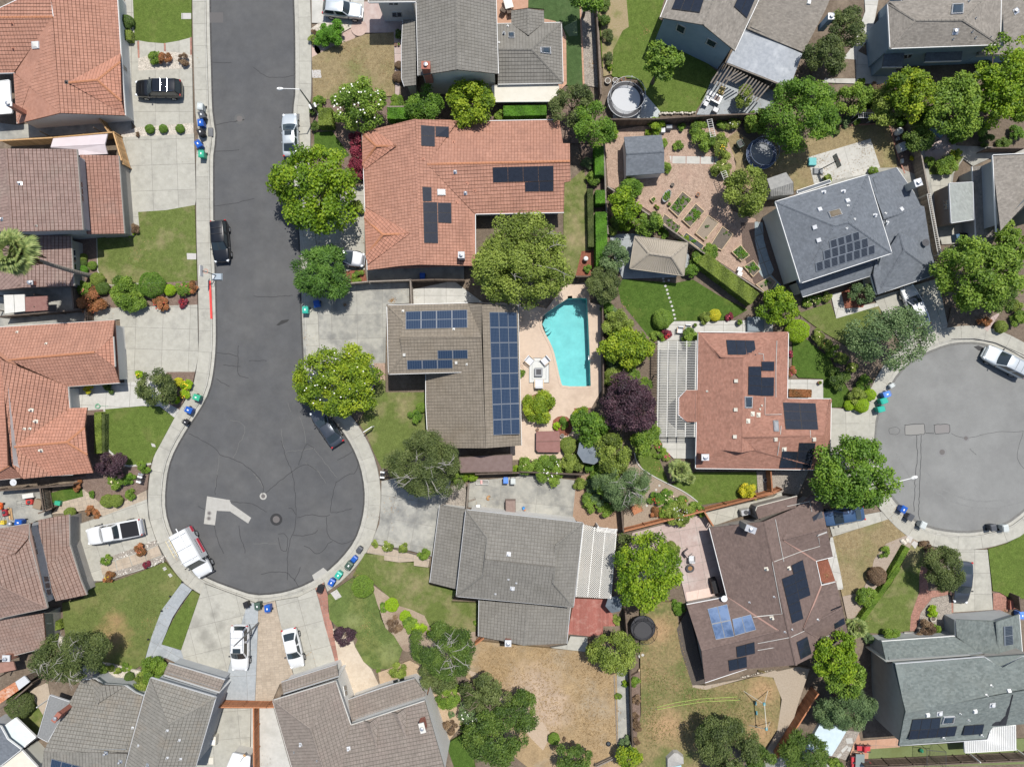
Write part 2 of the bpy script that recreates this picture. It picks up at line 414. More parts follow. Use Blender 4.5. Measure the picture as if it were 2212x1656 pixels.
def roof(h,V,F,m,kind='tile',under_m=None,cap='own',gut=white,wall=None,over=.4,valley=False,name='roof',tint_extra=0,posts=None,tw=.33,tc=.36,gz0=0.,capw=.12,wname='wall'):
 D=parse(V); F=F.split(); o=h.org
 if h.root.location.length==0:
  c=sum(D.values(),Vector())/len(D); h.root.location=(c.x,c.y,0); h.org=o=Vector((c.x,c.y,0))
 faces=[]
 for f in F:
  p=[D[k] for k in f]; n=newell(p)
  if n.z<0: f=f[::-1]; p=p[::-1]; n=-n
  cen=sum(p,Vector())/len(p); faces.append((f,p,n)); h.polys.append(('r',[Vector((q.x,q.y,cen.z-(n.x*(q.x-cen.x)+n.y*(q.y-cen.y))/max(.2,n.z))) for q in p],n))
 # base plane mesh (with thickness)
 b=MB()
 for f,p,n in faces:
  tri=tessellate_polygon([[Vector((q.x,q.y,0)) for q in p]])
  fs=[]
  for t in tri:
   a,bb,cc=(p[i] for i in t); fs.append(t if (bb-a).cross(cc-a).z>0 else t[::-1])
  cen=sum(p,Vector())/len(p)
  pp=[Vector((q.x,q.y,cen.z-(n.x*(q.x-cen.x)+n.y*(q.y-cen.y))/max(.2,n.z))) if kind in('tile','shingle') else q for q in p]
  b.add([q-o-Vector((0,0,.03)) for q in pp],fs)
  b.add([q-o-Vector((0,0,.14)) for q in pp],[t[::-1] for t in fs])
 edges={}
 for fi,(f,p,n) in enumerate(faces):
  for i in range(len(f)): edges.setdefault(frozenset((f[i],f[(i+1)%len(f)])),[]).append((fi,f[i],f[(i+1)%len(f)]))
 bound=[e[0] for e in edges.values() if len(e)==1]
 for fi,a,c in bound:
  A,B=D[a]-o,D[c]-o; dz=Vector((0,0,.14)); b.add([A-dz,B-dz,B,A],[(0,1,2,3)])
 um=under_m or m
 ro=b.build(name,um if kind in('tile','shingle') else m,h.root)
 # tiles
 stuff=MB(); tv=[]
 if kind in('tile','shingle'):
  w_,c_,t_=(tw,tc,.05) if kind=='tile' else (.30,.145,.014)
  gap=.026 if kind=='tile' else .006
  rest=[]
  for f,p,n in faces:
   u=Vector((0,0,1)).cross(n)
   if u.length<1e-3: u=Vector((1,0,0))
   u.normalize(); v=n.cross(u); pc=p[0]+n*n.dot(sum(p,Vector())/len(p)-p[0])
   pl=[((q-pc).dot(u),(q-pc).dot(v)) for q in p]
   if area2(pl)<0: pl=pl[::-1]
   u0=min(q[0] for q in pl); u1=max(q[0] for q in pl); v0=min(q[1] for q in pl); v1=max(q[1] for q in pl)
   nu=int((u1-u0)/w_)+2; nv=int((v1-v0)/c_)+1
   gu=u0-w_*.5+np.arange(nu+1)*w_; gv=v0+np.arange(nv+1)*c_
   if kind=='shingle': nv=nv
   for j in range(nv):
    sh=(.5*w_ if (j%2 and kind=='shingle') else 0)
    va,vb=gv[j],gv[j]+c_
    ra=[inpoly(x+sh,va+.002,pl) for x in gu]; rb=[inpoly(x+sh,vb-.002,pl) for x in gu]
    for i in range(nu):
     ua=gu[i]+sh; ub=ua+w_
     k=ra[i]+ra[i+1]+rb[i]+rb[i+1]
     if k==4:
      if kind=='tile': rest.append((pc+u*(ua+w_/2)+v*(va+c_/2),u,v,n))
      else:
       jt=random.uniform(0,.006)
       e=[(ua+gap/2,va,t_+jt),(ub-gap/2,va,t_+jt),(ub-gap/2,vb,.004),(ua+gap/2,vb,.004)]
       stuff.add([pc+u*x+v*y+n*z-o for x,y,z in e],[(0,1,2,3)]); tv.append((4,random.random()))
     else:
      q=clip(pl,ua+gap/2,va,ub-gap/2,vb-(.04 if kind=='tile' else 0))
      if len(q)<3 or abs(area2(q))<.004: continue
      jt=0
      vs=[pc+u*x+v*y+n*(t_+(.010-t_)*(y-va)/c_)-o for x,y in q]
      stuff.add(vs,[tuple(range(len(vs)))]); tv.append((len(vs),random.random()))
  if kind=='tile':
   tm=tilemesh(w_-gap,c_,m,t_); lim=max(0,300-h.ntile)
   rest.sort(key=lambda q:-q[0].z);
   step=1
   for k,(c,u,v,n) in enumerate(rest):
    if k<lim:
     ob=bpy.data.objects.new('roof_tile',tm); COL.objects.link(ob); ob.parent=ro
     M=Matrix((u,v,n)).transposed().to_4x4(); M.translation=c-o; ob.matrix_local=M; h.ntile+=1
    else:
     hw=(w_-gap)/2; hc=c_/2
     e=[(-hw,-hc,t_),(hw,-hc,t_),(hw,hc-.04,.012),(-hw,hc-.04,.012),(-hw,-hc,.003),(hw,-hc,.003)]
     stuff.add([c+u*x+v*y+n*z-o for x,y,z in e],[(0,1,2,3),(4,5,1,0),(4,0,3),(5,2,1)]); tv.append((6,random.random()))
  if stuff.v:
   so_=stuff.build('roof_tile' if kind=='tile' else 'shingle',m,ro); tag(so_,kind='stuff')
   at=so_.data.attributes.new('tint','FLOAT','POINT'); at.data.foreach_set('value',np.repeat([q[1] for q in tv],[q[0] for q in tv]).astype(np.float32))
 # ridge / hip caps and valleys
 cm=m if cap=='own' else cap
 if cap:
  cb=MB(); vb_=MB()
  for e in edges.values():
   if len(e)!=2: continue
   A,B=D[e[0][1]],D[e[0][2]]
   n1,n2=faces[e[0][0]][2],faces[e[1][0]][2]
   c1=sum(faces[e[0][0]][1],Vector())/len(faces[e[0][0]][1])
   conv=n2.dot(c1-A)<-1e-3
   if n1.dot(n2)>.9995: continue
   L=(B-A).length; d=(B-A)/L; s_=d.cross(Vector((0,0,1))).normalized()
   up=(n1+n2).normalized()
   if conv:
    k=max(1,int(L/.4))
    for i in range(k):
     a=A+d*(L*i/k)-o; b2=A+d*(L*(i+1)/k-.02)-o; z=.075+.02
     cb.add([a-s_*capw+up*.02,a+up*(z),a+s_*capw+up*.02,b2-s_*capw+up*.02,b2+up*(z-.02),b2+s_*capw+up*.02],[(0,1,4,3),(1,2,5,4),(0,2,1),(3,4,5)])
   elif valley:
    a=A-o;b2=B-o
    vb_.add([a-s_*.08+up*.03,a+up*.03,a+s_*.08+up*.03,b2-s_*.08+up*.03,b2+up*.03,b2+s_*.08+up*.03],[(0,1,4,3),(1,2,5,4)])
  if cb.v: tag(cb.build('ridge_cap',cm,ro),kind='stuff')
  if vb_.v: vb_.build('valley_flashing',capP,ro)
 # fascia / gutters
 if gut:
  for fi,a,c in bound:
   g=MB()
   A,B=D[a]-o,D[c]-o; d=(B-A); L=d.length
   if L<.05: continue
   d/=L; s_=d.cross(Vector((0,0,1))).normalized()
   flat=abs((B-A).z)<.25; zl=min(q.z for q in faces[fi][1])
   if max(A.z,B.z)>zl+.25: continue
   wd_=.06
   a0,b0=A+d*.003,B-d*.003; z1=.035 if flat else .07; z0=-.17
   vs=[]
   for q in (a0,b0):
    for k,z in ((.004,z0),(wd_,z0),(wd_,z1),(.004,z1)): vs.append(q+s_*k+Vector((0,0,z)))
   g.add(vs,[(0,1,2,3),(7,6,5,4),(0,4,5,1),(1,5,6,2),(2,6,7,3),(3,7,4,0)])
   g.build('gutter',gut,ro)
 # walls
 nx={a:c for fi,a,c in bound}
 if wall and nx:
  loop=[]; k=next(iter(nx))
  while k in nx and k not in loop: loop.append(k); k=nx[k]
  pts=[D[k] for k in loop]; n=len(pts)
  ins=[]
  for i in range(n):
   a,b_,c=pts[i-1],pts[i],pts[(i+1)%n]
   d1=Vector((b_.x-a.x,b_.y-a.y,0)); d2=Vector((c.x-b_.x,c.y-b_.y,0))
   if d1.length<1e-6 or d2.length<1e-6: ins.append(Vector((b_.x,b_.y,b_.z-.1))); continue
   d1.normalize(); d2.normalize()
   n1=Vector((-d1.y,d1.x,0)); n2=Vector((-d2.y,d2.x,0)); m_=(n1+n2)
   if m_.length<1e-3: m_=n1
   else: m_=m_/max(.35,(1+n1.dot(n2)))
   ins.append(Vector((b_.x,b_.y,0))+m_*over+Vector((0,0,b_.z-.05)))
  wb=MB()
  for i in range(n):
   a,b_=ins[i],ins[(i+1)%n]
   if (a-b_).length<.05: continue
   q=[Vector((a.x,a.y,gz0)),Vector((b_.x,b_.y,gz0)),b_,a]
   wb.add([v-o for v in q],[(0,1,2,3)])
   h.polys.append(('w',q,newell(q)))
  wb.build(wname,wall,h.root)
 if posts:
  for p in P(posts[1]):
   pb=MB(); zt=posts[2] if len(posts)>2 else 2.3; pb.box((p.x-o.x,p.y-o.y,zt/2),(.1,.1,zt)); pb.build('post',posts[0],h.root)
 h.roof=ro
 return ro
# ---- things on roofs and walls
pvb=mat('panel_black',(.012,.015,.022),(.016,.02,.03),s=3,rough=.18,spec=.5,coat=.3); pvf=mat('panel_frame_black',(.03,.03,.033),rough=.4); pvfs=mat('panel_frame_silver',(.22,.24,.27),rough=.4,metal=.3)
def gridmat(name,c,line,nx,ny,w):
 m,n,N,L,B=nt(name)
 uv=N.new('ShaderNodeUVMap'); sp=N.new('ShaderNodeSeparateXYZ'); L.new(uv.outputs[0],sp.inputs[0])
 outs=[]
 for i,k in ((0,nx),(1,ny)):
  a=N.new('ShaderNodeMath'); a.operation='MULTIPLY'; a.inputs[1].default_value=k; L.new(sp.outputs[i],a.inputs[0])
  f=N.new('ShaderNodeMath'); f.operation='FRACT'; L.new(a.outputs[0],f.inputs[0])
  l=N.new('ShaderNodeMath'); l.operation='LESS_THAN'; l.inputs[1].default_value=w; L.new(f.outputs[0],l.inputs[0]); outs.append(l.outputs[0])
 mx=N.new('ShaderNodeMath'); mx.operation='MAXIMUM'; L.new(outs[0],mx.inputs[0]); L.new(outs[1],mx.inputs[1])
 L.new(mixc(N,L,mx.outputs[0],tuple(c),tuple(line)),B.inputs['Base Color']); B.inputs['Roughness'].default_value=.15; B.inputs['Coat Weight'].default_value=.4; B.inputs['Coat Roughness'].default_value=.05
 return m
pvblue=gridmat('panel_blue_cells',(.014,.029,.06),(.065,.09,.13),6,10,.12)
pvstripe=gridmat('panel_striped_cells',(.020,.024,.032),(.11,.125,.14),1,6,.14)
pv_painted_sheen=mat('panel_painted_sheen',(.05,.085,.16),(.075,.12,.215),(.14,.20,.32),s=.8,s3=.4,lo3=.42,hi3=.62,rough=.75,spec=.05)  # matte panel; sky sheen painted into the base colour as paler blue patches
def panels(h,s,nx,ny,m=None,fm=None,up=.10,gap=.025):
 m=m or pvb; fm=fm or pvf
 t=s.split()[0]; pts=[]
 for k in s.split():
  if k[0].isalpha(): t=k
  else:
   x,y=k.split(','); pts.append((t,float(x),float(y)))
 hits=[hit(h,*p,'r') for p in pts]
 n=sum((q[1] for q in hits),Vector()).normalized()
 c=[q[0]+n*up-h.org for q in hits]
 def bil(a,b): return (c[0]*(1-a)+c[1]*a)*(1-b)+(c[3]*(1-a)+c[2]*a)*b
 L0=(c[1]-c[0]).length/nx; L1=(c[3]-c[0]).length/ny
 for j in range(ny):
  for i in range(nx):
   ga,gb=gap/2/L0/nx,gap/2/L1/ny
   q=[bil(i/nx+ga,j/ny+gb),bil((i+1)/nx-ga,j/ny+gb),bil((i+1)/nx-ga,(j+1)/ny-gb),bil(i/nx+ga,(j+1)/ny-gb)]
   b=MB(); lo=[v-n*.035 for v in q]
   b.add(lo+q,[(0,1,2,3),(7,6,5,4),(0,4,5,1),(1,5,6,2),(2,6,7,3),(3,7,4,0)])
   fr=b.build('solar_panel',fm,h.root)
   cc=sum(q,Vector())/4; q2=[cc+(v-cc)*(1-.07/max(L0,L1)*1.2)+n*.004 for v in q]
   b=MB(); b.add(q2,[(3,2,1,0)]); so_=b.build('solar_cells',m,fr)
   u=so_.data.uv_layers.new(name='UVMap');
   for l,uvv in zip(range(4),((0,1),(1,1),(1,0),(0,0))): u.data[l].uv=uvv
def frame_at(n):
 u=Vector((0,0,1)).cross(n)
 if u.length<1e-3: u=Vector((1,0,0))
 u.normalize(); return u,n.cross(u)
def vents(h,s,m=None,kind='pipe',sz=.12,ht=.35):
 t=None
 for k in s.split():
  if k[0].isalpha(): t=k; continue
  x,y=map(float,k.split(',')); p,n=hit(h,t,x,y,'r'); q=p-h.org; b=MB(); mm=m or mgrey
  if kind=='pipe':
   u,v=frame_at(n); b.add([q+u*(a*sz*1.5)+v*(c*sz*1.5)+n*.06 for a,c in((-1,-1),(1,-1),(1,1),(-1,1))],[(0,1,2,3)])
   b.lathe((q.x,q.y,q.z),[(sz*.5,-.1),(sz*.5,ht),(sz*.9,ht),(sz*.9,ht+.09),(sz*.2,ht+.12)],10); b.build('vent_pipe',mm,h.root)
  elif kind=='box':
   u,v=frame_at(n); w=sz
   lo=[q+u*(a*w)+v*(c*w)+n*.0 for a,c in((-1,-1),(1,-1),(1,1),(-1,1))]; hi=[q+u*(a*w*.8)+v*(c*w*.8)+n*.2 for a,c in((-1,-1),(1,-1),(1,1),(-1,1))]
   b.add(lo+hi,[(4,5,6,7),(0,1,5,4),(1,2,6,5),(2,3,7,6),(3,0,4,7)]); b.build('roof_vent',mm,h.root)
  elif kind=='flash':
   u,v=frame_at(n); w=sz; b.add([q+u*(a*w)+v*(c*w)+n*.07 for a,c in((-1,-1),(1,-1),(1,1),(-1,1))],[(0,1,2,3)]); b.lathe((q.x,q.y,q.z),[(.04,0),(.04,.3),(.01,.31)],8); b.build('vent_pipe',mm,h.root)
def quad_on(h,s,kinds,fn):
 t=None; pts=[]
 for k in s.split():
  if k[0].isalpha(): t=k; continue
  x,y=map(float,k.split(',')); pts.append(hit(h,t,x,y,kinds,True))
 n=sum((q[1] for q in pts),Vector()).normalized(); return [q[0]-h.org for q in pts],n
def skylight(h,s,m=None,fm=None):
 q,n=quad_on(h,s,'r',None); cc=sum(q,Vector())/len(q)
 b=MB(); lo=[v-n*.05 for v in q]; hi=[v+n*.16 for v in q]; b.add(lo+hi,[(4,5,6,7),(7,6,5,4),(0,1,5,4),(1,2,6,5),(2,3,7,6),(3,0,4,7)]); f=b.build('skylight',fm or lgrey,h.root)
 b=MB(); i1=[cc+(v-cc)*.84+n*.164 for v in q]; i2=[cc+(v-cc)*.5+n*.24 for v in q]
 b.add(i1+i2,[(4,5,6,7),(0,1,5,4),(1,2,6,5),(2,3,7,6),(3,0,4,7)]); b.build('pane',m or glass,f)
def window(h,s,nx=2,ny=1,fm=None,name='window'):
 q,n=quad_on(h,s,'w',None); cc=sum(q,Vector())/4
 ctr=Vector((0,0,HC))-(cc+h.org)
 if n.dot(ctr)<0: n=-n
 b=MB(); hi=[v+n*.05 for v in q]; b.add(q+hi,[(4,5,6,7),(7,6,5,4),(0,1,5,4),(1,2,6,5),(2,3,7,6),(3,0,4,7)]); f=b.build(name,fm or white,h.root)
 def bil(a,c): return (q[0]*(1-a)+q[1]*a)*(1-c)+(q[3]*(1-a)+q[2]*a)*c+n*.056
 for i in range(nx):
  for j in range(ny):
   a0,a1=(i+.12)/nx,(i+.88)/nx; c0,c1=(j+.12)/ny,(j+.88)/ny
   b=MB(); b.add([bil(a0,c0),bil(a1,c0),bil(a1,c1),bil(a0,c1)],[(0,1,2,3)]); b.build('pane',glass,f)
def chimney(h,s,size,ht,m,capm=None,rz=0):
 t=s.split()[0]; x,y=map(float,s.split()[1].split(',')); p,n=hit(h,t,x,y,'rw'); q=p-h.org
 z0=-.6; b=MB(); b.box((q.x,q.y,q.z+(ht+z0)/2),(size[0],size[1],ht-z0),rz); c=b.build('chimney',m,h.root)
 b=MB(); b.box((q.x,q.y,q.z+ht+.05),(size[0]*1.12,size[1]*1.12,.12),rz); b.build('cap',capm or lgrey,c)
 b=MB(); b.lathe((q.x,q.y,q.z+ht+.11),[(.13,0),(.13,.2),(.2,.2),(.2,.26),(.03,.3)],10); b.build('flue',steel,c)
def wallbox(h,s,ht,m,name='panel'):
 # vertical slab following a pixel line whose top sits at ht
 p=P(s,ht); o=h.org
 for a,b_ in zip(p,p[1:]):
  d=(b_-a); d.z=0; L=d.length; d.normalize(); nn=Vector((d.y,-d.x,0))*.05
  b=MB(); b.add([a-nn-o+Vector((0,0,-ht+.02)),b_-nn-o+Vector((0,0,-ht+.02)),b_+nn-o+Vector((0,0,-ht+.02)),a+nn-o+Vector((0,0,-ht+.02)),a-nn-o,b_-nn-o,b_+nn-o,a+nn-o],[(4,5,6,7),(7,6,5,4),(0,1,5,4),(1,2,6,5),(2,3,7,6),(3,0,4,7)]); b.build(name,m,h.root)
# ---------------------------------------------------------------- houses
# 1 top-left terracotta house
h=house('terracotta tiled house in the top left corner beside the black car driveway')
roof(h,'A1 a:440,140,r b:495,936,r c:1037,957 d:1000,440 e:965,-120 f:400,-120,r g:140,1025 i:115,603 j:-160,610 k:-160,145,r',
'abcdef',rTerra,under_m=under,cap=capO,gut=white,wall=None)
roof(h,'A1 a:440,140,r b:495,936,r c:1037,957 d:1000,440 e:965,-120 f:400,-120,r g:140,1025 i:115,603 j:-160,610 k:-160,145,r l:-160,-120,3.4',
'bagi aijk afk',rTerra,under_m=under,cap=capO,gut=white,wall=None)
roof(h,'A1 a:568,686,4.25 b:805,664,4.25 c:996,513,3.1 d:1006,840,3.25 e:1001,443 f:1037,955','abce bdc abdf',rTerraO,under_m=under,cap=capO,gut=None)
roof(h,'A1 a:400,-120,r b:495,936,r c:1037,957 e:965,-120 g:140,1025 i:110,-120','abce bgia',rTerra,kind='plain',gut=None,cap=None,wall=wWhite,name='roof_deck')
skylight(h,'A1 270,350 328,345 330,405 275,410',offw)
vents(h,'A1 105,200 115,408',rTerraO,'pipe',.1,.2); vents(h,'A1 552,683',black,'pipe',.12,.1)
chimney(h,'A1 205,935',(.55,.4),2.2,rTerraO,white)
window(h,'A1 1005,520 1050,570 1052,605 1000,555',1,1)
h2=house('white slatted patio cover behind the top left terracotta house','patio cover','patio_cover')
roof(h2,'A1 a:-120,690,2.5 b:75,665,2.5 c:95,935,2.5 d:-120,950,2.5','abcd',white,kind='plain',gut=white,cap=None,posts=(white,'A1 110,930',2.4))
# 2 maroon two storey house
h=house('two storey maroon tiled house on the left behind the tall palm')
roof(h,'A1 a:45,1232,T b:635,1237,E A2 c:686,358,E d:97,372,T A1 e:-260,1250,E A2 f:-220,372,E','abcd aefd',rMaroon,under_m=under,cap='own',gut=wTaupe,wall=wGrey)
roof(h,'A1 a:665,1282,3.3 b:982,1290 A2 c:1030,388 d:718,392,3.3','abcd',rMaroonO,under_m=under,gut=wTaupe,wall=wTaupe,over=.25)
roof(h,'A2 a:-150,425,3.6 b:200,400,3.6 c:586,408 d:612,820 e:180,835,3.6 f:-150,870','bcde abef',rMaroon,under_m=under,gut=wTaupe,wall=wTaupe,over=.3)
vents(h,'A1 170,1520 A2 20,270',steel,'pipe',.12,.3); vents(h,'A2 305,325',wTaupe,'flash',.1)
chimney(h,'A2 285,800',(.4,.4),.5,redbrick)
window(h,'A2 600,520 622,520 632,690 608,690',1,3)
window(h,'A1 655,1500 680,1500 A2 692,130 668,120',1,3)
# lean-to roof over side yard of house 2
h=house('flat mauve shed roof squeezed between fence and maroon house','shed','lean_to_shed')
roof(h,'A1 a:440,1145,2.3 b:890,1108,2.5 c:868,1195,2.7 d:418,1218,2.5','abcd',mat('mauve_metal',(.50,.44,.45),(.54,.48,.49),s=1,rough=.6),kind='plain',gut=None,cap=None,posts=(woodD,'A1 880,1120 880,1250 450,1150',2.3))
roof(h,'A1 a:418,1218,2.5 b:868,1195,2.7 c:890,1275,2.4 d:640,1285,2.4 e:636,1236,2.4 f:420,1226,2.4','abcdef',MC['mauve_metal'],kind='plain',gut=None,cap=None)
h=house('low side yard shed with rusty white and maroon corrugated roof sheets','shed','side_shed')
for i,(q,m_) in enumerate((('A2 a:30,895,2.2 b:112,893,2.2 c:120,1040,2.0 d:38,1052,2.0',offw),('A2 a:115,893,2.2 b:203,890,2.2 c:208,1030,2.0 d:123,1040,2.0',offw),('A2 a:206,912,2.2 b:392,903,2.2 c:398,1022,2.0 d:210,1035,2.0',mat('maroon_sheet',(.20,.10,.085),(.24,.13,.11),s=3,rough=.7)))):
 roof(h,q,'abcd',m_,kind='plain',gut=None,cap=None,name='roof_sheet',posts=(woodD,['A2 40,910 40,1030','A2 200,910','A2 390,910 390,1010'][i],2.1))
# 3 left terracotta L-shaped
h=house('terracotta L shaped house on the left above the green corner lawn')
roof(h,'A2 c:935,1240,3.5 g:785,1370,r i:950,1490,3.5',
'gci',rTerraO,under_m=under,cap=capO,gut=offw)
roof(h,'A2 a:-200,1175 b:950,1106 c:935,1240,3.5 f:75,1432,r g:785,1370,r i:950,1490,3.5 d:990,1622 A3 e:562,52','abcgf fgide',rTerra,under_m=under,cap=capO,gut=offw,wall=None)
roof(h,'A2 f:15,1432,4.5 A3 l:75,706,4.5 a:562,50 b:578,230 c:722,226 k:605,780 g:222,802','fabkgl',rTerra,under_m=under,cap=capO,gut=offw,wall=wWhite)
roof(h,'A2 f:15,1432,4.5 A3 l:75,706,4.5 g:222,802 i:-150,835 A2 j:-150,1290','flij ilg',rTerraO,under_m=under,cap=capO,gut=offw)
roof(h,'A3 a:120,552,4.3 b:552,515,4.25 c:702,390,3.5 d:724,618,3.5 e:722,228,2.7 f:772,765,2.7 g:576,232,2.75 i:430,792,2.75','abceg bdc abdfi',rTerraO,under_m=under,cap=capO,gut=None)
roof(h,'A2 a:-200,1175 b:950,1108 d:985,1620 A3 e:562,50 f:-200,60','abdef',rTerra,kind='plain',cap=None,gut=None,wall=wWhite,name='roof_deck')
vents(h,'A3 262,247 300,340 343,580',cream,'pipe',.12,.3); vents(h,'A3 250,400 205,402 A2 145,1205 385,1300',cream,'flash',.12)
window(h,'A3 720,320 760,325 770,430 725,420',1,2); window(h,'A3 735,545 775,560 785,655 745,640',1,2)
b=MB(); p=W('A3',115,845,2.9); d=h.org
b.lathe((p.x-d.x,p.y-d.y,2.9),[(.02,-.03),(.2,.0),(.36,.1)],18); b.tube([(p.x-d.x,p.y-d.y,2.9),(p.x-d.x+.2,p.y-d.y+.05,3.3)],.02); b.build('satellite_dish',lgrey,h.root)
# 4 lower-left terracotta two storey
h=house('two storey brown red tiled house in the lower left beside the white pickup')
roof(h,'A3 a:-150,1250,E b:242,1188,E c:240,1312,E d:340,1656,E A4 e:392,338,E f:-150,452,E A3 g:135,1430,5.85 j:-150,1520,6.8 A4 k:-150,90,7.1',
'abcgj',rTaupeR,under_m=under,gut=wTaupe)
roof(h,'A3 c:240,1312,E A4 e:392,338,E f:-150,452,E A3 g:135,1430,5.85 j:-150,1520,6.8 A4 k:-150,90,7.1','cekjg efk',rTaupeR,under_m=under,gut=wTaupe)
roof(h,'A3 a:-150,1250,E b:242,1188,E A4 e:390,336,E f:-150,450,E','abef',rTaupeR,kind='plain',cap=None,gut=None,wall=wGrey,name='roof_deck')
roof(h,'A3 a:318,1157,3.5 b:572,1110 c:576,1360 d:668,1656 A4 e:718,230 f:462,282,3.5 A3 g:340,1520,3.5 i:450,1495,3.1','abcig icdefg',rTaupeR,under_m=under,cap='own',gut=wTaupe,wall=wTaupe,over=.3)
roof(h,'A4 a:-150,465,3.4 b:356,385,3.4 c:385,662 d:-150,800','abcd',rTaupeR,under_m=under,gut=wTaupe,wall=wTaupe,over=.3)
chimney(h,'A4 90,735',(.7,.6),.6,rTerraO)
window(h,'A3 245,1290 275,1280 318,1440 285,1465',1,3); window(h,'A4 350,380 375,372 425,470 385,470',1,1)
for q in ('A4 350,75 400,70 430,230 385,240',): window(h,q,1,3)
h=house('small brown metal awning at the corner of the lower left house','awning','awning')
roof(h,'A4 a:-60,800,2.2 b:110,780,2.2 c:130,850,2.1 d:-60,890,2.1','abcd',rMaroonO,kind='plain',gut=None,cap=None,posts=(woodD,'A4 115,840',2.1))
h=house('narrow shed with rusty orange striped roof beside round hedge','shed','rusty_shed')
roof(h,'A4 a:-40,1050,2.3 b:125,950,2.3 c:155,1020,2.1 d:-40,1160,2.1','abcd',mat('rusty_sheet',(.34,.11,.045),(.52,.24,.13),(.55,.42,.34),s=6,s3=2,rough=.8),kind='plain',gut=None,cap=None,wall=woodD,over=.1)
roof(h,'A4 a:125,950,2.3 b:200,900,2.3 c:245,950,2.1 d:155,1020,2.1','abcd',lgrey,kind='plain',gut=None,cap=None,wall=woodD,over=.1)
# 5 bottom-left olive grey house
h=house('large olive grey tiled house at the bottom left with brick chimney')
roof(h,'A4 a:1395,1305,T b:1250,918,E c:1787,1080,E d:1605,1700,E e:1290,1700,T f:1060,1530,E','abc acde',rOlive,under_m=underG,gut=lgrey)
roof(h,'A4 a:1395,1305,T b:1250,918,E c:1787,1080,E d:1600,1720,E e:1290,1720,T i:1020,1720,E f:1195,1075,E','aeifb',rOlive,under_m=underG,gut=lgrey)
roof(h,'A4 b:1250,918,E c:1787,1080,E d:1600,1720,E i:1020,1720,E','bcdi',rOlive,kind='plain',cap=None,gut=None,wall=wGrey,name='roof_deck')
roof(h,'A4 a:672,935,2.8 b:790,925,2.8 c:850,972,2.8 d:1045,985,2.8 e:1120,1040,2.8 f:1195,1070,2.8 g:1060,1540,5.0 i:365,1525,5.0','abcdefgi',rOlive,under_m=underG,gut=lgrey,wall=wGrey,over=.3)
roof(h,'A4 i:365,1525,5.0 g:1060,1540,5.0 j:1010,1720,4.6 k:340,1720,4.2','igjk',rOlive,under_m=underG,gut=lgrey)
roof(h,'A4 a:755,925,2.9 b:850,978,3.5 c:800,1135,3.75 d:1035,985,2.9','abc bdc',rOlive,under_m=underG,gut=None)
roof(h,'A4 a:1395,797,2.6 b:1862,935,2.6 c:1815,1037,3.3 d:1352,890,3.3','abcd',rTaupe,under_m=underG,gut=lgrey,wall=wGrey,over=.25)
roof(h,'A4 a:415,1062,2.4 b:582,1118,2.4 c:395,1445,2.4 d:315,1402,2.4','abcd',mat('flat_grey_felt',(.17,.175,.175),(.215,.22,.22),s=6,rough=.95),kind='plain',cap=None,gut=lgrey,posts=(white,'A4 425,1080 330,1395',2.3))
wallbox(h,'A4 1350,905 1812,1048',3.6,white,'fascia_board')
chimney(h,'A4 555,1180',(.45,1.0),1.6,redbrick,redbrick,R(-38))
vents(h,'A4 1150,1475 1385,1350 1485,1430 1385,1575 1495,1585 1100,1330',lgrey,'flash',.12); vents(h,'A4 880,1535 1000,1605 1225,1640',steel,'pipe',.13,.35)
panels(h,'A4 430,1580 690,1650 670,1700 420,1650',3,1,pvblue,pvfs)
b=MB();
h=house('grey roof and pale glass patio cover in the bottom left corner','house')
roof(h,'A4 a:-150,1300,2.9 b:5,1320,2.9 c:62,1425,2.9 d:175,1510,2.9 e:10,1640,2.9 f:-150,1700,2.9','abcdef',rBlue,kind='shingle',cap=None,gut=white,wall=wGrey,over=.3)
roof(h,'A4 a:20,1330,2.3 b:130,1250,2.1 c:295,1408,2.1 d:178,1500,2.3 e:65,1425,2.3','abcde',mat('pale_sheet',(.50,.56,.56),(.54,.60,.60),s=2,rough=.3),kind='plain',cap=None,gut=white,posts=(white,'A4 285,1405 135,1265',2.1))
roof(h,'A4 a:175,1512,2.5 b:310,1656,2.5 c:300,1720,2.5 d:-60,1720,2.5','abcd',cream,kind='plain',cap=None,gut=white,wall=wCream,over=.2)
# 6 bottom centre taupe
h=house('two storey taupe tiled house at the bottom centre with dormer ridges')
roof(h,'B4 a:472,1337,T b:163,1105,E c:682,945,E d:808,1312,E e:700,1740,6.2 f:600,1740,T g:345,1740,E','abc acdef bafg',rTaupe,under_m=underG,gut=offw,wall=wWhite)
roof(h,'B4 a:808,1310,E b:1420,1108,E c:1600,1720,6.5 d:690,1720,6.3','abcd',rTaupe,under_m=underG,gut=offw,wall=wWhite,over=.15)
roof(h,'B4 a:915,1270,5.25 b:965,1290,5.75 c:1035,1240,5.25 d:1020,1485,6.05','abd bcd',rTaupe,under_m=underG,gut=white)
roof(h,'B4 a:1145,1200,5.25 b:1195,1212,5.75 c:1265,1165,5.25 d:1262,1408,6.05','abd bcd',rTaupe,under_m=underG,gut=white)
roof(h,'B4 a:778,1102,2.6 b:1055,1005,2.6 c:1135,980,2.6 d:1335,925,2.6 e:1428,1045,3.6 f:1415,1095,3.8 g:812,1290,3.8','abcdefg',rTaupe,under_m=underG,gut=lgrey,wall=wWhite,over=.3)
roof(h,'B4 a:232,955,2.6 b:690,808,2.6 c:706,905,3.3 d:247,1052,3.3','abcd',rTaupe,under_m=underG,gut=lgrey,wall=wWhite,over=.25)
wallbox(h,'B4 247,1060 705,915',3.7,white,'fascia_board'); wallbox(h,'B4 815,1300 1420,1112',4.3,white,'clerestory_wall')
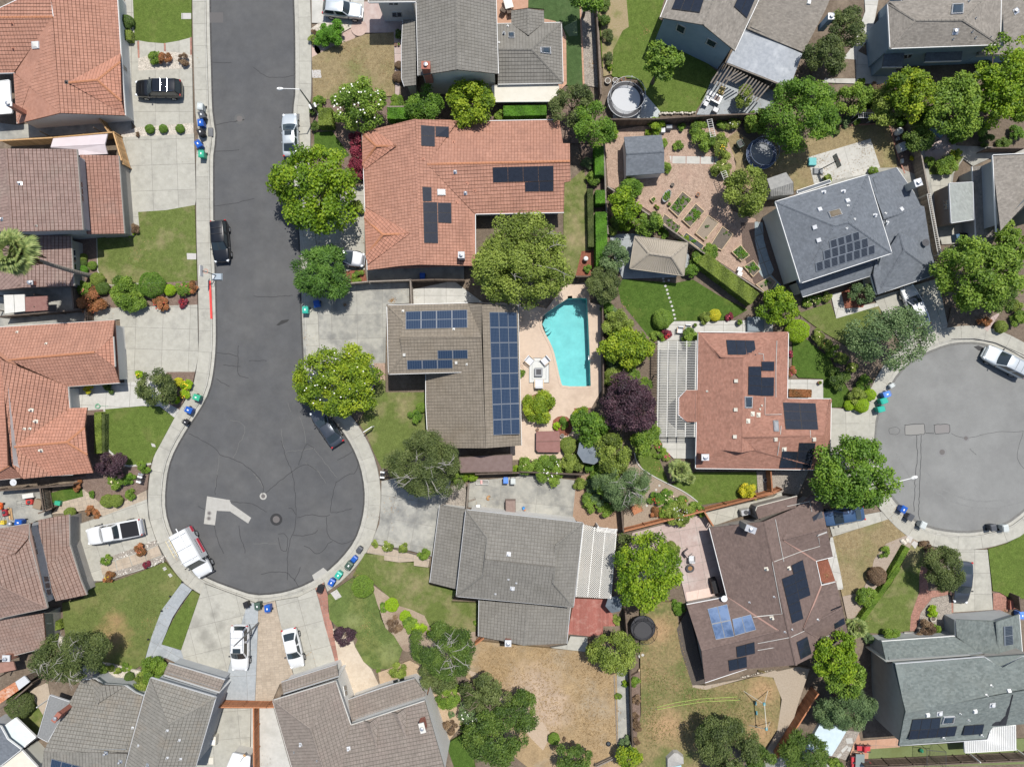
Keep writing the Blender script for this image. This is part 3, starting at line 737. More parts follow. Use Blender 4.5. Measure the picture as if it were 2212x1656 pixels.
window(h,'B4 742,985 768,975 778,1060 758,1070',1,2); window(h,'B4 1150,940 1255,912 1262,945 1155,978',2,1)
chimney(h,'B4 1412,1280',(.5,.9),1.2,redbrick,offw,R(15)); vents(h,'B4 395,1465 790,1500',lgrey,'pipe',.12,.3); vents(h,'B4 530,1600 340,1530',mgrey,'flash',.1)
wallbox(h,'B4 1440,1050 1425,1240',3.0,woodR,'chimney_chase')
# 7 centre tan house with pool
h=house('tan tiled house with blue solar panels beside the swimming pool')
roof(h,'B2 a:1108,982,4.8 b:1775,965,4.8 c:1890,1243,6.0 d:1725,1533,4.8 e:1122,1550,4.8 f:1245,1120,5.4 g:1232,1405,5.4 i:1213,1243,6.0','abcif icdeg fig afge',rTan,under_m=underG,cap='own',gut=white)
roof(h,'B2 a:1108,982,4.7 b:1760,965,4.7 d:1725,1533,4.7 e:1122,1550,4.7','abde',rTan,kind='plain',cap=None,gut=None,wall=wWhite,name='roof_deck')
roof(h,'B2 a:1775,966,4.8 b:1893,976,6.0 B3 c:1925,562,6.0 d:1452,560,2.8 e:1445,470,2.8 f:1430,195,2.8 B2 g:1430,1552,2.8 i:1725,1535,4.8 j:1890,1243,6.0 C2 k:92,976,4.1 C3 l:122,540,4.1','abj ijcdefg bklc',rTan,under_m=underG,cap='own',gut=white)
roof(h,'B2 a:1775,968,4.1 C2 k:90,978,4.1 C3 l:120,538,4.1 B3 m:1925,558,5.9 d:1455,556,2.7 B2 g:1432,1560,2.7 i:1730,1535,4.5','aklmdgi',rTan,kind='plain',cap=None,gut=None,wall=wWhite,name='roof_deck')
roof(h,'B3 a:1705,640,2.2 b:2143,615,2.2 c:2145,755,2.0 d:1715,762,2.0','abcd',mat('brown_metal_roof',(.15,.105,.095),(.18,.13,.12),s=2,rough=.7),kind='plain',gut=woodD,cap=None,wall=woodD,over=.2,name='patio_roof')
panels(h,'C2 -145,1038 82,1040 C3 108,445 -112,455',3,8,pvblue,pvfs)
panels(h,'B2 1262,1036 1772,1021 1774,1170 1262,1183',4,2,pvblue,pvfs)
panels(h,'B2 1272,1435 1650,1428 1652,1500 1275,1511',3,1,pvblue,pvfs); panels(h,'B2 1525,1352 1775,1348 1777,1420 1527,1424',2,1,pvblue,pvfs)
vents(h,'B2 1680,1455 1250,1390',offw,'box',.15); vents(h,'B2 1770,1470 1240,1030 1660,1180',offw,'flash',.12)
# 8 grey house, bottom centre
h=house('two storey grey tiled house below the bulb end with lattice patio cover')
roof(h,'B3 a:1762,1073,E C3 b:632,1182,E C4 c:552,330,E B4 d:1682,240,E B3 e:1940,1310,6.4 f:1905,1612,6.4 g:1925,1480,T C3 i:410,1365,6.4 j:397,1545,T C4 k:383,130,6.4','abijge gjkcdf egf ijk aefd bcki',rGrey,under_m=underG,cap='own',gut=lgrey)
roof(h,'B3 a:1762,1075,E C3 b:630,1184,E C4 c:550,328,E B4 d:1684,238,E','abcd',rGrey,kind='plain',gut=None,cap=None,wall=wWhite,name='roof_deck')
roof(h,'B3 a:1545,1033,2.6 b:1762,1068,3.5 B4 c:1690,185,3.5 d:1463,128,2.6','abcd',rGrey,under_m=underG,gut=lgrey,wall=wWhite,over=.25)
roof(h,'B4 a:1870,275,2.6 C4 b:175,310,3.7 c:525,338,2.6 d:497,632,2.6 e:140,648,3.7 B4 f:1865,572,2.6','abef bcde',rGrey,under_m=underG,gut=lgrey,wall=wTaupe,over=.3)
vents(h,'B3 2115,1440',lgrey,'pipe',.14,.3); vents(h,'C4 48,175',lgrey,'pipe',.16,.3); vents(h,'C4 15,100 80,130 B4 2005,220',lgrey,'flash',.1); chimney(h,'B4 2110,615',(.6,.6),.5,redbrick)
# 9 centre-top terracotta
h=house('large terracotta tiled house with black solar panels in the top centre')
roof(h,'B1 a:1345,986,r b:903,1095 B2 c:945,690 d:1225,657,3.5 e:1380,645,r B1 f:1660,1010,3.2 k:1440,1360,r B2 m:1837,226 n:1840,655 B1 o:1715,1058,2.9','abcde',rTerra,under_m=under,cap=capO,gut=white)
roof(h,'B1 a:1345,986,r B2 e:1380,645,r B1 f:1690,1008,2.7 k:1440,1360,4.05 B2 m:1837,226 n:1840,655','afkmne',rTerra,under_m=under,cap=capO,gut=white)
roof(h,'B1 f:1690,1008,2.7 k:1440,1360,4.05 C1 a:436,993 b:466,1190,3.3 c:522,1191,3.3 d:526,1335,4.05 e:528,1500,3.3 g:476,1510,3.3 C2 i:475,212 B2 m:1837,226','fabcdk kdegim',rTerra,under_m=under,cap=capO,gut=white)
roof(h,'B1 b:912,1100 a:1345,990 f:1680,1010 C1 i:436,996 C2 j:473,208 B2 m:1835,224 n:1838,650 c:950,686','baijmnc',rTerra,kind='plain',gut=None,cap=None,wall=wWhite,name='roof_deck')
roof(h,'B1 a:903,1105 b:1016,1211,3.75 c:1185,1208,3.85 d:906,1362 e:985,1060,3.0 f:912,1410,2.7','abce abd bcfd',rTerraO,under_m=under,cap=capO,gut=None)
roof(h,'B2 a:921,262 b:1072,397,3.75 c:1300,388,3.95 d:936,570 e:925,165,2.7 f:945,645,2.75','abce abd bcfd',rTerraO,under_m=under,cap=capO,gut=None)
panels(h,'B1 1385,1038 1503,1048 1503,1217 1388,1210',1,2); panels(h,'B1 1507,1048 1618,1052 1620,1142 1507,1135',1,1)
panels(h,'B2 1397,2 1475,8 1477,122 1403,125',1,1); panels(h,'B2 1403,130 1522,130 1530,470 1412,468',1,4); panels(h,'B2 1525,133 1638,135 1641,305 1528,300',1,2)
panels(h,'B1 1980,1385 C1 388,1372 C1 390,1498 B1 1985,1512',4,1); panels(h,'C1 150,1508 388,1500 388,1583 152,1588',2,1)
skylight(h,'B1 1520,1568 1588,1570 1590,1620 1522,1620',white,white); vents(h,'B1 1672,1425 1757,1600',steel,'pipe',.12,.3); vents(h,'B1 1660,1178 1655,1472 1770,1520 1835,1580 1408,1320 B2 1685,130',rTerraO,'flash',.16)
chimney(h,'B2 1730,585',(.6,.6),1.3,lgrey)
# 10 top grey
h=house('two storey grey tiled house with green gable wall at the top centre')
roof(h,'B1 a:1678,-200,T b:1690,578,T c:1366,627,E d:1345,-200,E e:2028,612,E f:2003,-200,E','abcd abef',rGrey,under_m=underG,gut=white,wall=wCream)
roof(h,'B1 a:1240,165,2.6 b:1345,165,3.0 c:1347,705,3.0 d:1252,717 e:1230,655 f:1228,402','abcdef',rGrey,under_m=underG,gut=lgrey,wall=wCream,over=.3)
roof(h,'B1 a:2030,410,3.9 C1 b:207,410,3.9 c:466,687 d:452,190 B1 e:2025,697 f:2015,200 C1 g:40,190,2.6','abce bcd abdf',rGrey,under_m=underG,gut=white,wall=wCream)
roof(h,'C1 a:40,92 b:175,74,3.3 c:306,90 d:180,292,3.4 e:310,190 f:40,200','abdf bced',rGrey,under_m=underG,gut=None,wall=wCream,over=.25)
roof(h,'B1 a:955,18,E b:1352,14,E c:1352,-200,E d:955,-200,E','abcd',rGrey,under_m=underG,gut=white,wall=wWhite,over=.7)
roof(h,'B1 a:1978,712,2.3 C1 b:430,710,2.3 c:425,838,2.1 B1 d:1985,842,2.1','abcd',cream,kind='plain',gut=offw,cap=None,posts=(white,'C1 420,825 B1 2000,835 C1 150,835',2.1),name='patio_roof')
window(h,'B1 1120,12 1200,12 1200,40 1122,40',2,1); window(h,'B1 1145,100 1225,98 1230,140 1150,142',2,1)
skylight(h,'B1 2112,275 2162,275 2162,322 2114,322'); skylight(h,'C1 275,395 360,395 365,452 277,440'); vents(h,'B1 2075,283',mgrey,'pipe'); vents(h,'B1 2107,220 2035,357',white,'flash',.1)
chimney(h,'B1 1455,640',(.8,.7),2.6,redbrick,redbrick)
# 11 top right blue house
h=house('blue grey two storey gable house with silver metal patio roof at the top')
roof(h,'C1 a:1628,207,T b:1273,146,E c:1420,-220,E d:1800,-220,T e:1888,422,E f:2190,-220,E','abcd adfe',rBeige,kind='shingle',gut=white,wall=wBlue)
roof(h,'C1 a:1992,236,3.0 b:2090,-20,3.0 g:2150,-220,3.0 D1 c:690,-200,3.6 d:560,90,3.0 e:378,438,2.6','abgcde',rBeige,kind='shingle',gut=lgrey,wall=wGrey,over=.3)
roof(h,'C1 a:1985,240,2.7 D1 b:374,444,2.6 c:272,718,2.3 C1 d:1812,522,2.3','abcd',mat('silver_corrugated',(.27,.29,.315),(.33,.35,.375),(.40,.42,.44),s=3,s3=.8,rough=.7,spec=.1),kind='plain',gut=lgrey,cap=None,posts=(wood,'D1 265,700 C1 1825,530',2.2),name='patio_roof')
panels(h,'C1 1415,-40 1645,-30 1600,112 1365,80',3,1); panels(h,'C1 1930,-60 2060,-20 1985,156 1878,58',2,1)
window(h,'C1 1415,190 1490,225 1470,288 1398,250',1,1); window(h,'C1 1665,310 1752,355 1722,400 1645,360',1,1)
vents(h,'D1 425,25',white,'box',.2); chimney(h,'D1 545,215',(.6,.6),1.8,wBlue,white)
h=house('weathered timber pergola hanging off the silver patio roof','pergola','pergola')
roof(h,'C1 a:1800,522,2.4 b:1830,520,2.4 D1 c:270,722,2.4 d:255,730,2.4','abcd',wood,kind='plain',gut=None,cap=None,name='beam',posts=(wood,'C1 1700,690 D1 60,765',2.2))
for i in range(16):
 a=W('C1',1795+i*25,525+i*12.6,2.42); c=W('C1',1690+i*25,690+i*10 if i not in(5,6,7,8) else 610+i*10,2.42); b=MB(); b.tube([a-h.org,c-h.org],.07,4); b.build('slat',wood,h.root)
# 12 top right far
h=house('beige shingled two storey house with pale blue walls in the top right')
roof(h,'D1 a:1080,28,E b:1197,24,E g:1195,-160,E h:2020,-160,E c:2010,370,E d:1100,402,E e:1310,170,6.3 f:1700,165,6.3','abghfe ade dcfe cfh',rBeige,kind='shingle',gut=white,wall=None)
roof(h,'D1 a:1080,28,E b:1197,24,E g:1195,-160,E h:2020,-160,E c:2008,368,E d:1102,400,E','abghcd',rBeige,kind='plain',gut=None,cap=None,wall=wBlue,name='roof_deck')
roof(h,'D1 a:1060,395,3.4 b:1222,410,3.4 c:1202,556 d:1036,556','abcd',rBlue,kind='shingle',gut=white,wall=wBlue,over=.15)
roof(h,'D1 a:1402,412,3.2 b:1702,405,3.2 c:1690,502,2.7 d:1385,512,2.7','abcd',rBlue,kind='shingle',gut=white)
roof(h,'D1 a:1845,380,3.2 b:2020,360,3.4 f:2010,-160,3.4 c:2300,-160,3.4 d:2300,440,2.6 e:1815,462,2.6','abfcde',rBeige,kind='shingle',gut=cream,wall=wBlue,over=.3)
skylight(h,'D1 1610,40 1705,35 1700,118 1600,125'); vents(h,'D1 1640,262 2140,95',steel,'pipe',.2,.2); vents(h,'D1 1620,325 1805,315 1928,312 1778,265 1805,155 1750,15',mgrey,'flash',.09)
window(h,'D1 1210,450 1290,445 1270,475 1215,490',2,1)
# 13 slate house right
h=house('slate grey shingled two storey house with stepped solar rows on the right')
roof(h,'D2 a:150,125,E D1 b:915,1448,E D2 c:942,0,E d:1112,550,E e:358,797,E f:640,325,6.5 g:752,292,6.5','afe abgf bcdg edgf',rBlue,kind='shingle',gut=white)
roof(h,'D2 a:152,127,E c:940,2,E d:1108,548,E e:360,793,E','acde',rBlue,kind='plain',gut=None,cap=None,wall=wCream,name='roof_deck')
roof(h,'D1 a:920,1450,3.6 b:1150,1388 D2 c:1300,60 d:1368,165,2.9 e:1490,722 f:985,893 g:942,735,2.7 i:990,605,3.6 j:1040,265,3.8','abcdj jdefgi',rBlue,kind='shingle',gut=white,wall=wCream)
roof(h,'D2 a:1175,380,3.9 b:1217,525,3.9 c:985,893,2.65 d:1490,722,2.65 e:942,738,2.75 f:1425,480,2.8','abce bdc abdf',rBlue,kind='shingle',gut=None)
roof(h,'D2 a:318,760,3.3 b:990,606,3.3 c:940,736 d:375,912','abcd',rBlue,kind='shingle',gut=white,wall=wCream)
roof(h,'D1 a:330,1580,3.0 b:600,1490,3.0 c:610,1510,3.2 d:335,1602,3.2','abcd',rBlue,kind='plain',gut=white,cap=None,name='eave_roof')
panels(h,'D2 590,447 838,367 846,436 600,514',4,1,pvstripe,pvfs); panels(h,'D2 540,530 910,420 916,498 548,607',6,1,pvstripe,pvfs); panels(h,'D2 475,630 968,478 971,552 484,706',8,1,pvstripe,pvfs)
skylight(h,'D2 582,212 680,185 706,235 605,265',mat('skylight_brown',(.16,.13,.09),rough=.1,coat=.5)); vents(h,'D2 515,192 475,338 508,445 745,120 1188,190',lgrey,'box',.24); vents(h,'D2 970,240 1068,300 548,48 710,42',lgrey,'pipe',.13,.3); vents(h,'D2 750,160 738,345 803,270 1060,222',white,'flash',.1)
chimney(h,'D1 1245,1555',(.7,.7),1.8,cream,lgrey,R(18))
b=MB(); p,_=hit(h,'D2',1375,470,'r'); p-=h.org; b.lathe(tuple(p+Vector((0,0,.3))),[(.02,0),(.2,.03),(.38,.14)],16); b.tube([p,p+Vector((.1,.1,.5))],.025); b.build('satellite_dish',dgrey,h.root)
# 14 right edge house
h=house('beige shingled house cut by the right edge above the big tree')
roof(h,'D1 a:1950,1286,E b:2300,1270,E D2 c:2300,315,E d:1983,376,E e:2300,90,6.4','abced',rBeige,kind='shingle',gut=white,wall=wGrey)
roof(h,'D1 a:1780,1380,2.6 b:1940,1365,3.2 D2 c:1965,440,3.2 d:1815,462,2.6','abcd',rBeige,kind='shingle',gut=white,wall=wGrey,over=.25)
h=house('brown garden shed with grey green roof and one white window','shed','garden_shed')
roof(h,'D1 a:1590,1520,3.0 b:1782,1510,3.0 D2 c:1790,272,3.0 d:1607,300,2.9','abcd',mat('grey_green_felt',(.27,.29,.275),(.31,.33,.315),s=3,rough=.9,tint=.1),kind='shingle',gut=lgrey,cap=None,wall=wBrown,over=.1)
window(h,'D2 1545,118 1582,110 1582,185 1550,190',1,2)
# 15 brick red
h=house('brick red shingled house with white slat pergola in the right centre')
roof(h,'C2 a:1588,1205 D2 b:256,1212 D3 c:247,152 C3 j:1945,600,r C2 k:1952,1416,r p:1765,1412,3.55 C3 m:1566,728 o:1772,577,3.5','apkjom abkp',rBrick,kind='shingle',gut=white)
roof(h,'C2 a:1588,1205 D2 b:256,1212 D3 c:247,154 C3 j:1945,600,r C2 k:1952,1416,r C3 m:1566,728 o:1772,577,3.5 D3 d:610,156 e:600,742 f:545,456,3.9 C3 g:1947,470,r n:2060,577,3.6','kbcg gjn omen jon gnef gcdf fde',rBrick,kind='shingle',gut=white)
roof(h,'C2 a:1592,1209 D2 b:253,1215 D3 c:245,158 d:607,160 e:597,738 C3 m:1570,724','abcdem',rBrick,kind='plain',gut=None,cap=None,wall=wWhite,name='roof_deck',over=.5)
roof(h,'C3 a:1425,148,2.6 b:1490,82,2.6 c:1580,82,3.2 d:1580,346,3.2 e:1490,344,2.6 f:1422,285,2.6','abcdef',rBrick,kind='shingle',gut=lgrey,cap=None,wall=wWhite,over=.2)
panels(h,'C2 1815,1270 2050,1276 2066,1398 1830,1393',3,1); panels(h,'D2 30,1446 137,1446 135,1526 32,1524',1,1); panels(h,'C2 1998,1487 2105,1487 C3 2107,130 1995,122',1,3); panels(h,'D2 32,1577 135,1577 D3 132,131 25,131',1,2)
panels(h,'D3 208,185 480,192 502,412 232,408',2,3); panels(h,'D3 345,515 481,515 445,727 320,725',1,3); panels(h,'D3 205,585 335,588 318,725 178,725',1,2)
skylight(h,'C3 1968,135 2030,135 2028,230 1970,230'); skylight(h,'D3 128,335 170,335 178,428 135,425',mgrey,lgrey)
vm=cream
vents(h,'C2 1900,1608 C3 1897,245 1890,468 D3 150,488 468,488',vm,'box',.2); vents(h,'C3 2035,278 2083,287 1998,338 D3 222,570',vm,'pipe',.16,.15); vents(h,'C3 1660,92 2110,210 2095,240',vm,'flash',.1)
chimney(h,'C3 1610,625',(.7,.6),1.5,redbrick,steel)
b=MB(); o=h.org
for s in ('D2 158,1275 150,1490 D3 150,20 150,140','D2 5,1380 45,1385 50,1440','D3 60,140 60,285 200,285','D3 195,380 190,440 175,560 165,620','D3 435,415 440,470'):
 t=None; pp=[]
 for k in s.split():
  if k[0].isalpha(): t=k; continue
  x,y=map(float,k.split(',')); q,n=hit(h,t,x,y,'r'); pp.append(q-o+n*.09)
 b.tube(pp,.03,4)
b.build('conduit',offw,h.root)
# 16 brown
h=house('dark brown shingled house with pink valley lines at lower right')
V16='C3 A:1680,1222 D3 R:55,1170,r D4 S:322,812,r C4 V:1985,840 D4 L:175,527,4.1 C4 W:1825,248 G:1612,690,4.1 T:1490,312 B:1642,955 D3 a:325,1052,2.9 b:470,936 c:527,1000 d:578,1225,3.85 e:215,1320,3.9 f:625,1460 g:485,1495,2.75 D4 i:530,153,2.75 j:650,125 k:705,335,3.85 l:383,515,3.9 m:747,542 n:605,657 D3 q:0,1160'
roof(h,V16,'ARSVLW WLGT LVBG RaegilnS abcde edfg ijkl lkmn',rBrown,kind='shingle',gut=white,wall=wTaupe,valley=True,over=.5)
roof(h,'C3 a:2062,1082,2.6 D3 b:0,1045,2.6 c:330,960,2.6 d:322,1050,2.9 e:0,1152,2.9 C3 f:2085,1148,2.9','abcdef',rBrown,kind='shingle',gut=cream,cap=None,wall=wTaupe,over=.2)
panels(h,'D3 278,1530 372,1484 D4 437,232 345,270',1,4,pvb); panels(h,'D4 198,97 300,55 378,425 285,467',1,5,pvb); panels(h,'D4 603,352 690,315 726,468 640,513',1,3,pvb); panels(h,'D4 320,620 410,573 446,715 355,765',1,2,pvb); panels(h,'D3 452,1130 528,1075 578,1262 490,1295',1,3,pvb)
panels(h,'C4 1660,345 1825,306 1885,575 1730,602',2,2,pv_painted_sheen,mgrey); panels(h,'C4 1865,430 2022,390 2065,520 1888,570',2,1,pv_painted_sheen,mgrey); panels(h,'C4 1898,655 2050,615 2055,710 1905,745',2,1); panels(h,'C4 1832,768 1985,735 1988,825 1842,857',2,1)
chimney(h,'C3 1975,1205',(1.0,.6),1.6,wTaupe,steel,R(-20)); vents(h,'D3 75,1560 260,1555 D4 120,420',cream,'pipe',.13,.3); vents(h,'D4 285,515 228,535 500,435 138,245 C4 2010,290',lgrey,'flash',.09)
b=MB(); o=h.org
for s in ('D3 145,1150 195,1400 215,1500','D3 505,1300 515,1370 350,1420 125,1505','D3 125,1510 D4 205,385 0,405','D4 0,628 270,580 390,525','D4 0,685 340,630','D4 520,585 655,545 655,515','C4 2040,415 2208,395','D3 245,1045 430,1005 450,1090'):
 t=None; pp=[]
 for k in s.split():
  if k[0].isalpha(): t=k; continue
  x,y=map(float,k.split(',')); q,n=hit(h,t,x,y,'r'); pp.append(q-o+n*.09)
 b.tube(pp,.028,4)
b.build('conduit',offw,h.root)
# 17 green grey
h=house('green grey shingled house in the lower right corner with white corrugated patio cover')
roof(h,'D4 a:1030,616,2.6 b:1645,572,2.6 c:1640,433,2.6 d:1982,452,3.9 e:2167,393,2.6 f:2195,740,2.6 i:2010,840,3.9 j:1870,742,4.0 k:1070,797,4.0','abjk bcdij defi',rGreen,kind='shingle',gut=white,wall=wGrey,over=.3)
roof(h,'D4 a:1142,803,E b:1880,745,E c:2010,835,E d:2195,742,E j:2320,730,E e:2320,1000,T f:1225,1202,T','abcdjef',rGreen,kind='shingle',gut=lgrey,wall=None)
roof(h,'D4 f:1225,1202,T e:2320,1000,T g:2320,1285,E i:1940,1312,E k:1902,1425,E l:1168,1476,E','fegikl',rGreen,kind='shingle',gut=lgrey,wall=None)
roof(h,'D4 a:1142,803,E b:2300,720,E c:2300,1288,E i:1938,1310,E k:1900,1420,E l:1170,1472,E f:1227,1202,T','abciklf',rGreen,kind='plain',gut=None,cap=None,wall=wTaupe,name='roof_deck',over=.25)
wallbox(h,'D4 1070,790 1770,738',4.25,offw,'clerestory_wall')
panels(h,'D4 1282,1255 1517,1240 1505,1330 1262,1345',3,1); panels(h,'D4 1262,1347 1652,1312 1630,1395 1247,1425',5,1); panels(h,'D4 1712,1308 1875,1296 1858,1378 1695,1390',2,1); panels(h,'D4 1965,1062 2115,1050 2055,1305 1940,1310',2,3); panels(h,'D4 2032,490 2105,482 2113,640 2038,652',1,2,pvstripe,pvfs)
skylight(h,'D4 1540,1235 1632,1230 1620,1285 1522,1290'); vents(h,'D4 1408,1220 1800,1190 2080,1025 2165,1022',white,'box',.2); vents(h,'D4 1508,1210 1945,1140',lgrey,'pipe',.2,.15); vents(h,'D4 1675,1208 1745,1262 1895,1058 1935,980 1540,1412 1855,1390',white,'flash',.09)
h=house('white corrugated patio cover behind the green grey house','patio cover','patio_cover')
wc=mat('white_corrugated',(.70,.70,.67),(.74,.74,.72),s=2,rough=.5); wc2=mat('shade_gap',(.30,.29,.27),rough=.8)
roof(h,'D4 a:1945,1316,2.6 b:2143,1302,2.6 c:2146,1510,2.3 d:1722,1535,2.3 e:1718,1440,2.45 f:1905,1428,2.5','abcdef',wc,kind='plain',gut=white,cap=None,posts=(white,'D4 2135,1500 1735,1525',2.2))
for i in range(27):
 x=1732+i*15.5; y0=(1438 if x<1905 else 1318)-2; a=W('D4',x,y0,2.62 if x>1905 else 2.49); c=W('D4',x,1535-(x-1722)*.059,2.33); b=MB(); b.tube([a-h.org,c-h.org],.045,4); b.build('rib',wc,h.root)
# sheds, gazebo
h=house('slate roofed garden shed standing on the bark garden','shed','garden_shed')
roof(h,'C1 a:972,1135,2.2 b:1283,1118,2.2 c:1305,1255,2.8 d:990,1275,2.8 e:1306,1432,2.2 f:988,1456,2.2','abcd dcef',rBlue,kind='shingle',gut=None,wall=wWhite,over=.15)
h=house('low metal shed with grey ribbed roof beside the slate house','shed','metal_shed')
mr=mat('ribbed_metal',(.20,.20,.195),(.25,.25,.24),s=3,rough=.5)
roof(h,'D1 a:80,1480,1.9 b:240,1425,1.9 c:300,1510,2.2 d:110,1570,2.2 e:302,1610,1.9 D2 f:110,80,1.9','abcd dcef',mr,kind='plain',gut=None,cap=None,wall=mgrey,over=.08)
for i in range(14):
 a=W('D1',110+i*14.3,1572-i*4.5,2.22); c=W('D1',112+i*14.3,1640-i*4,1.95); b=MB(); b.tube([a-h.org,c-h.org],.018,4); b.build('rib',mr,h.root)
h=house('tan metal roofed gazebo standing on the stone patio','gazebo','gazebo')
gm=mat('gazebo_roof',(.30,.265,.21),(.33,.29,.235),s=2,rough=.6)
roof(h,'C2 a:1062,412,2.3 b:1498,468,2.3 c:1466,736,2.3 d:1020,676,2.3 e:1180,553,3.3 f:1366,578,3.3','abfe bcf cdef dae',gm,kind='plain',gut=gm,posts=(woodD,'C2 1075,440,2.2 1470,490,2.2 1440,710,2.2 1045,655,2.2',2.2))
for (x0,y0,x1,y1) in [(1062+k*436/20,412+k*56/20,1180+k*186/20,553+k*25/20) for k in range(1,20)]+[(1020+k*446/20,676+k*60/20,1180+k*186/20,553+k*25/20) for k in range(1,20)]:
 b=MB(); b.tube([W('C2',x0,y0,2.315)-h.org,W('C2',x1,y1,3.31)-h.org],.018,4); b.build('seam',gm,h.root)
h=house('maroon metal shed roof with folded spa cover by the pool deck','hot tub','hot_tub')
roof(h,'C3 a:245,425,.95 b:438,420,.95 c:445,588,.95 d:435,597,.95 e:260,596,.95 f:243,575,.95','abcdef',mat('spa_cover',(.20,.095,.08),(.23,.115,.10),s=2,rough=.6),kind='plain',gut=None,cap=None,wall=woodD,over=.05,name='cover')
b=MB(); o=h.org; p=W('C3',345,508,.955)-o; b.tube([W('C3',247,508,.96)-o,W('C3',440,505,.96)-o],.02,4); b.build('seam',woodD,h.root)
# ---------------------------------------------------------------- ground, roads, pavements
POOL='C2 505,925 655,920 668,940 698,1645 690,1652 465,1652 448,1620 400,1400 375,1320 305,1190 290,1140 295,1085 320,1050'
pool=smooth(P(POOL)+[P(POOL)[0]],1)[:-1]
big=[(-260,-260),(260,-260),(260,260),(-260,260)]
b=MB(); b.prism(big,0,0,[pool]); tag(b.build('ground',soil),kind='structure')
EL='A1 1732,-160 1732,0 1735,250 1748,700 1755,950 1785,1100 1780,1180 1762,1250 A2 1762,0 1765,400 1778,800 1785,1150 1785,1300 1775,1450 1745,1656 A3 1680,200 1545,400 1430,600 1385,740 1362,940 1368,1100 1412,1250 1500,1420 1600,1560 A4 1600,30 1760,120 2000,205 B4 0,237 120,233 250,215 370,178 480,130 620,40 B3 750,1460 860,1310 915,1120 930,950 905,760 850,600 760,440 640,300 530,190 460,90 430,-20 B2 420,1400 410,1200 400,900 395,600 380,300 340,0 B1 340,1300 345,1030 328,940 340,860 352,800 350,250 340,0 340,-160'
el=resample(smooth(P(EL),1),1.2)
ER='D2 2500,1640 2208,1442 1960,1312 1850,1288 1750,1280 1600,1290 1420,1355 1240,1450 1100,1620 D3 975,300 958,480 965,600 1010,790 1110,980 1160,1040 1290,1170 1400,1222 1540,1255 1735,1272 1900,1250 2090,1190 2208,1090 2500,850'
er=resample(smooth(P(ER),1),1.2)
b=MB(); b.prism(el,0,.006); tag(b.build('road',asph),kind='structure')
b=MB(); b.prism(er,0,.006); tag(b.build('road',asphL),kind='structure')
def kerb(p,side):
 sw=tag(strip('sidewalk',offs(p,.36+.70),1.44,joint,.152,.16),kind='structure')
 a=offs(p,-.02); b_=offs(p,.30); c=offs(p,.305); d=offs(p,.44); e=offs(p,.46); f=offs(p,1.74)
 g=MB()
 for i in range(len(p)-1): g.add([(a[i].x,a[i].y,.012),(b_[i].x,b_[i].y,.022),(b_[i+1].x,b_[i+1].y,.022),(a[i+1].x,a[i+1].y,.012)],[(0,1,2,3)])
 kb=tag(g.build('gutter_pan',kerbm),kind='structure')
 for i in range(0,len(p)-1,2):
  j=min(i+2,len(p)-1)
  def seg(name,u,v,z,par):
   u0,u1,v0,v1=u[i].copy(),u[j].copy(),v[i].copy(),v[j].copy()
   um,vm=u[(i+j)//2],v[(i+j)//2]
   s=.006
   k=MB(); q=[u0*(1-s)+u1*s,v0*(1-s)+v1*s,vm,v1*(1-s)+v0*s,u1*(1-s)+u0*s,um]
   k.prism(q,.0,z); k.build(name,conc if name=='slab' else kerbm,par)
  seg('kerb_stone',c,d,.158,kb)
  seg('slab',e,f,.160+.002*random.random(),sw)
 PATCH.append(([(q.x,q.y) for q in c]+[(q.x,q.y) for q in f[::-1]],.162,None))
kerb(el,0); kerb(er,1)
PZ[0]=.112
# red kerb, tar cracks and patches on the road
def at(s,z=.112): return resample(smooth(P(s),1),.6)
strip('red_kerb_paint',at('A2 1742,780 1748,900 1756,1095'),.24,mat('red_paint',(.55,.045,.04),(.62,.07,.06),s=6,rough=.7),.166)
tarm=mat('tar_seal',(.035,.035,.036),rough=.6); crk=mat('crack_pale',(.14,.138,.13),rough=.9)
mb=MB(); mp=MB()
def crack(s,w,z,m_,sm=1):
 p=resample(smooth(P(s),sm),.35)
 for q in p: q.x+=random.uniform(-.05,.05); q.y+=random.uniform(-.05,.05)
 a=offs(p,-w/2); c=offs(p,w/2)
 for i in range(len(p)-1):
  k=random.uniform(.5,1.3); m_.add([a[i].to_tuple()[:2]+(z,),c[i].to_tuple()[:2]+(z,),c[i+1].to_tuple()[:2]+(z,),a[i+1].to_tuple()[:2]+(z,)],[(0,1,2,3)])
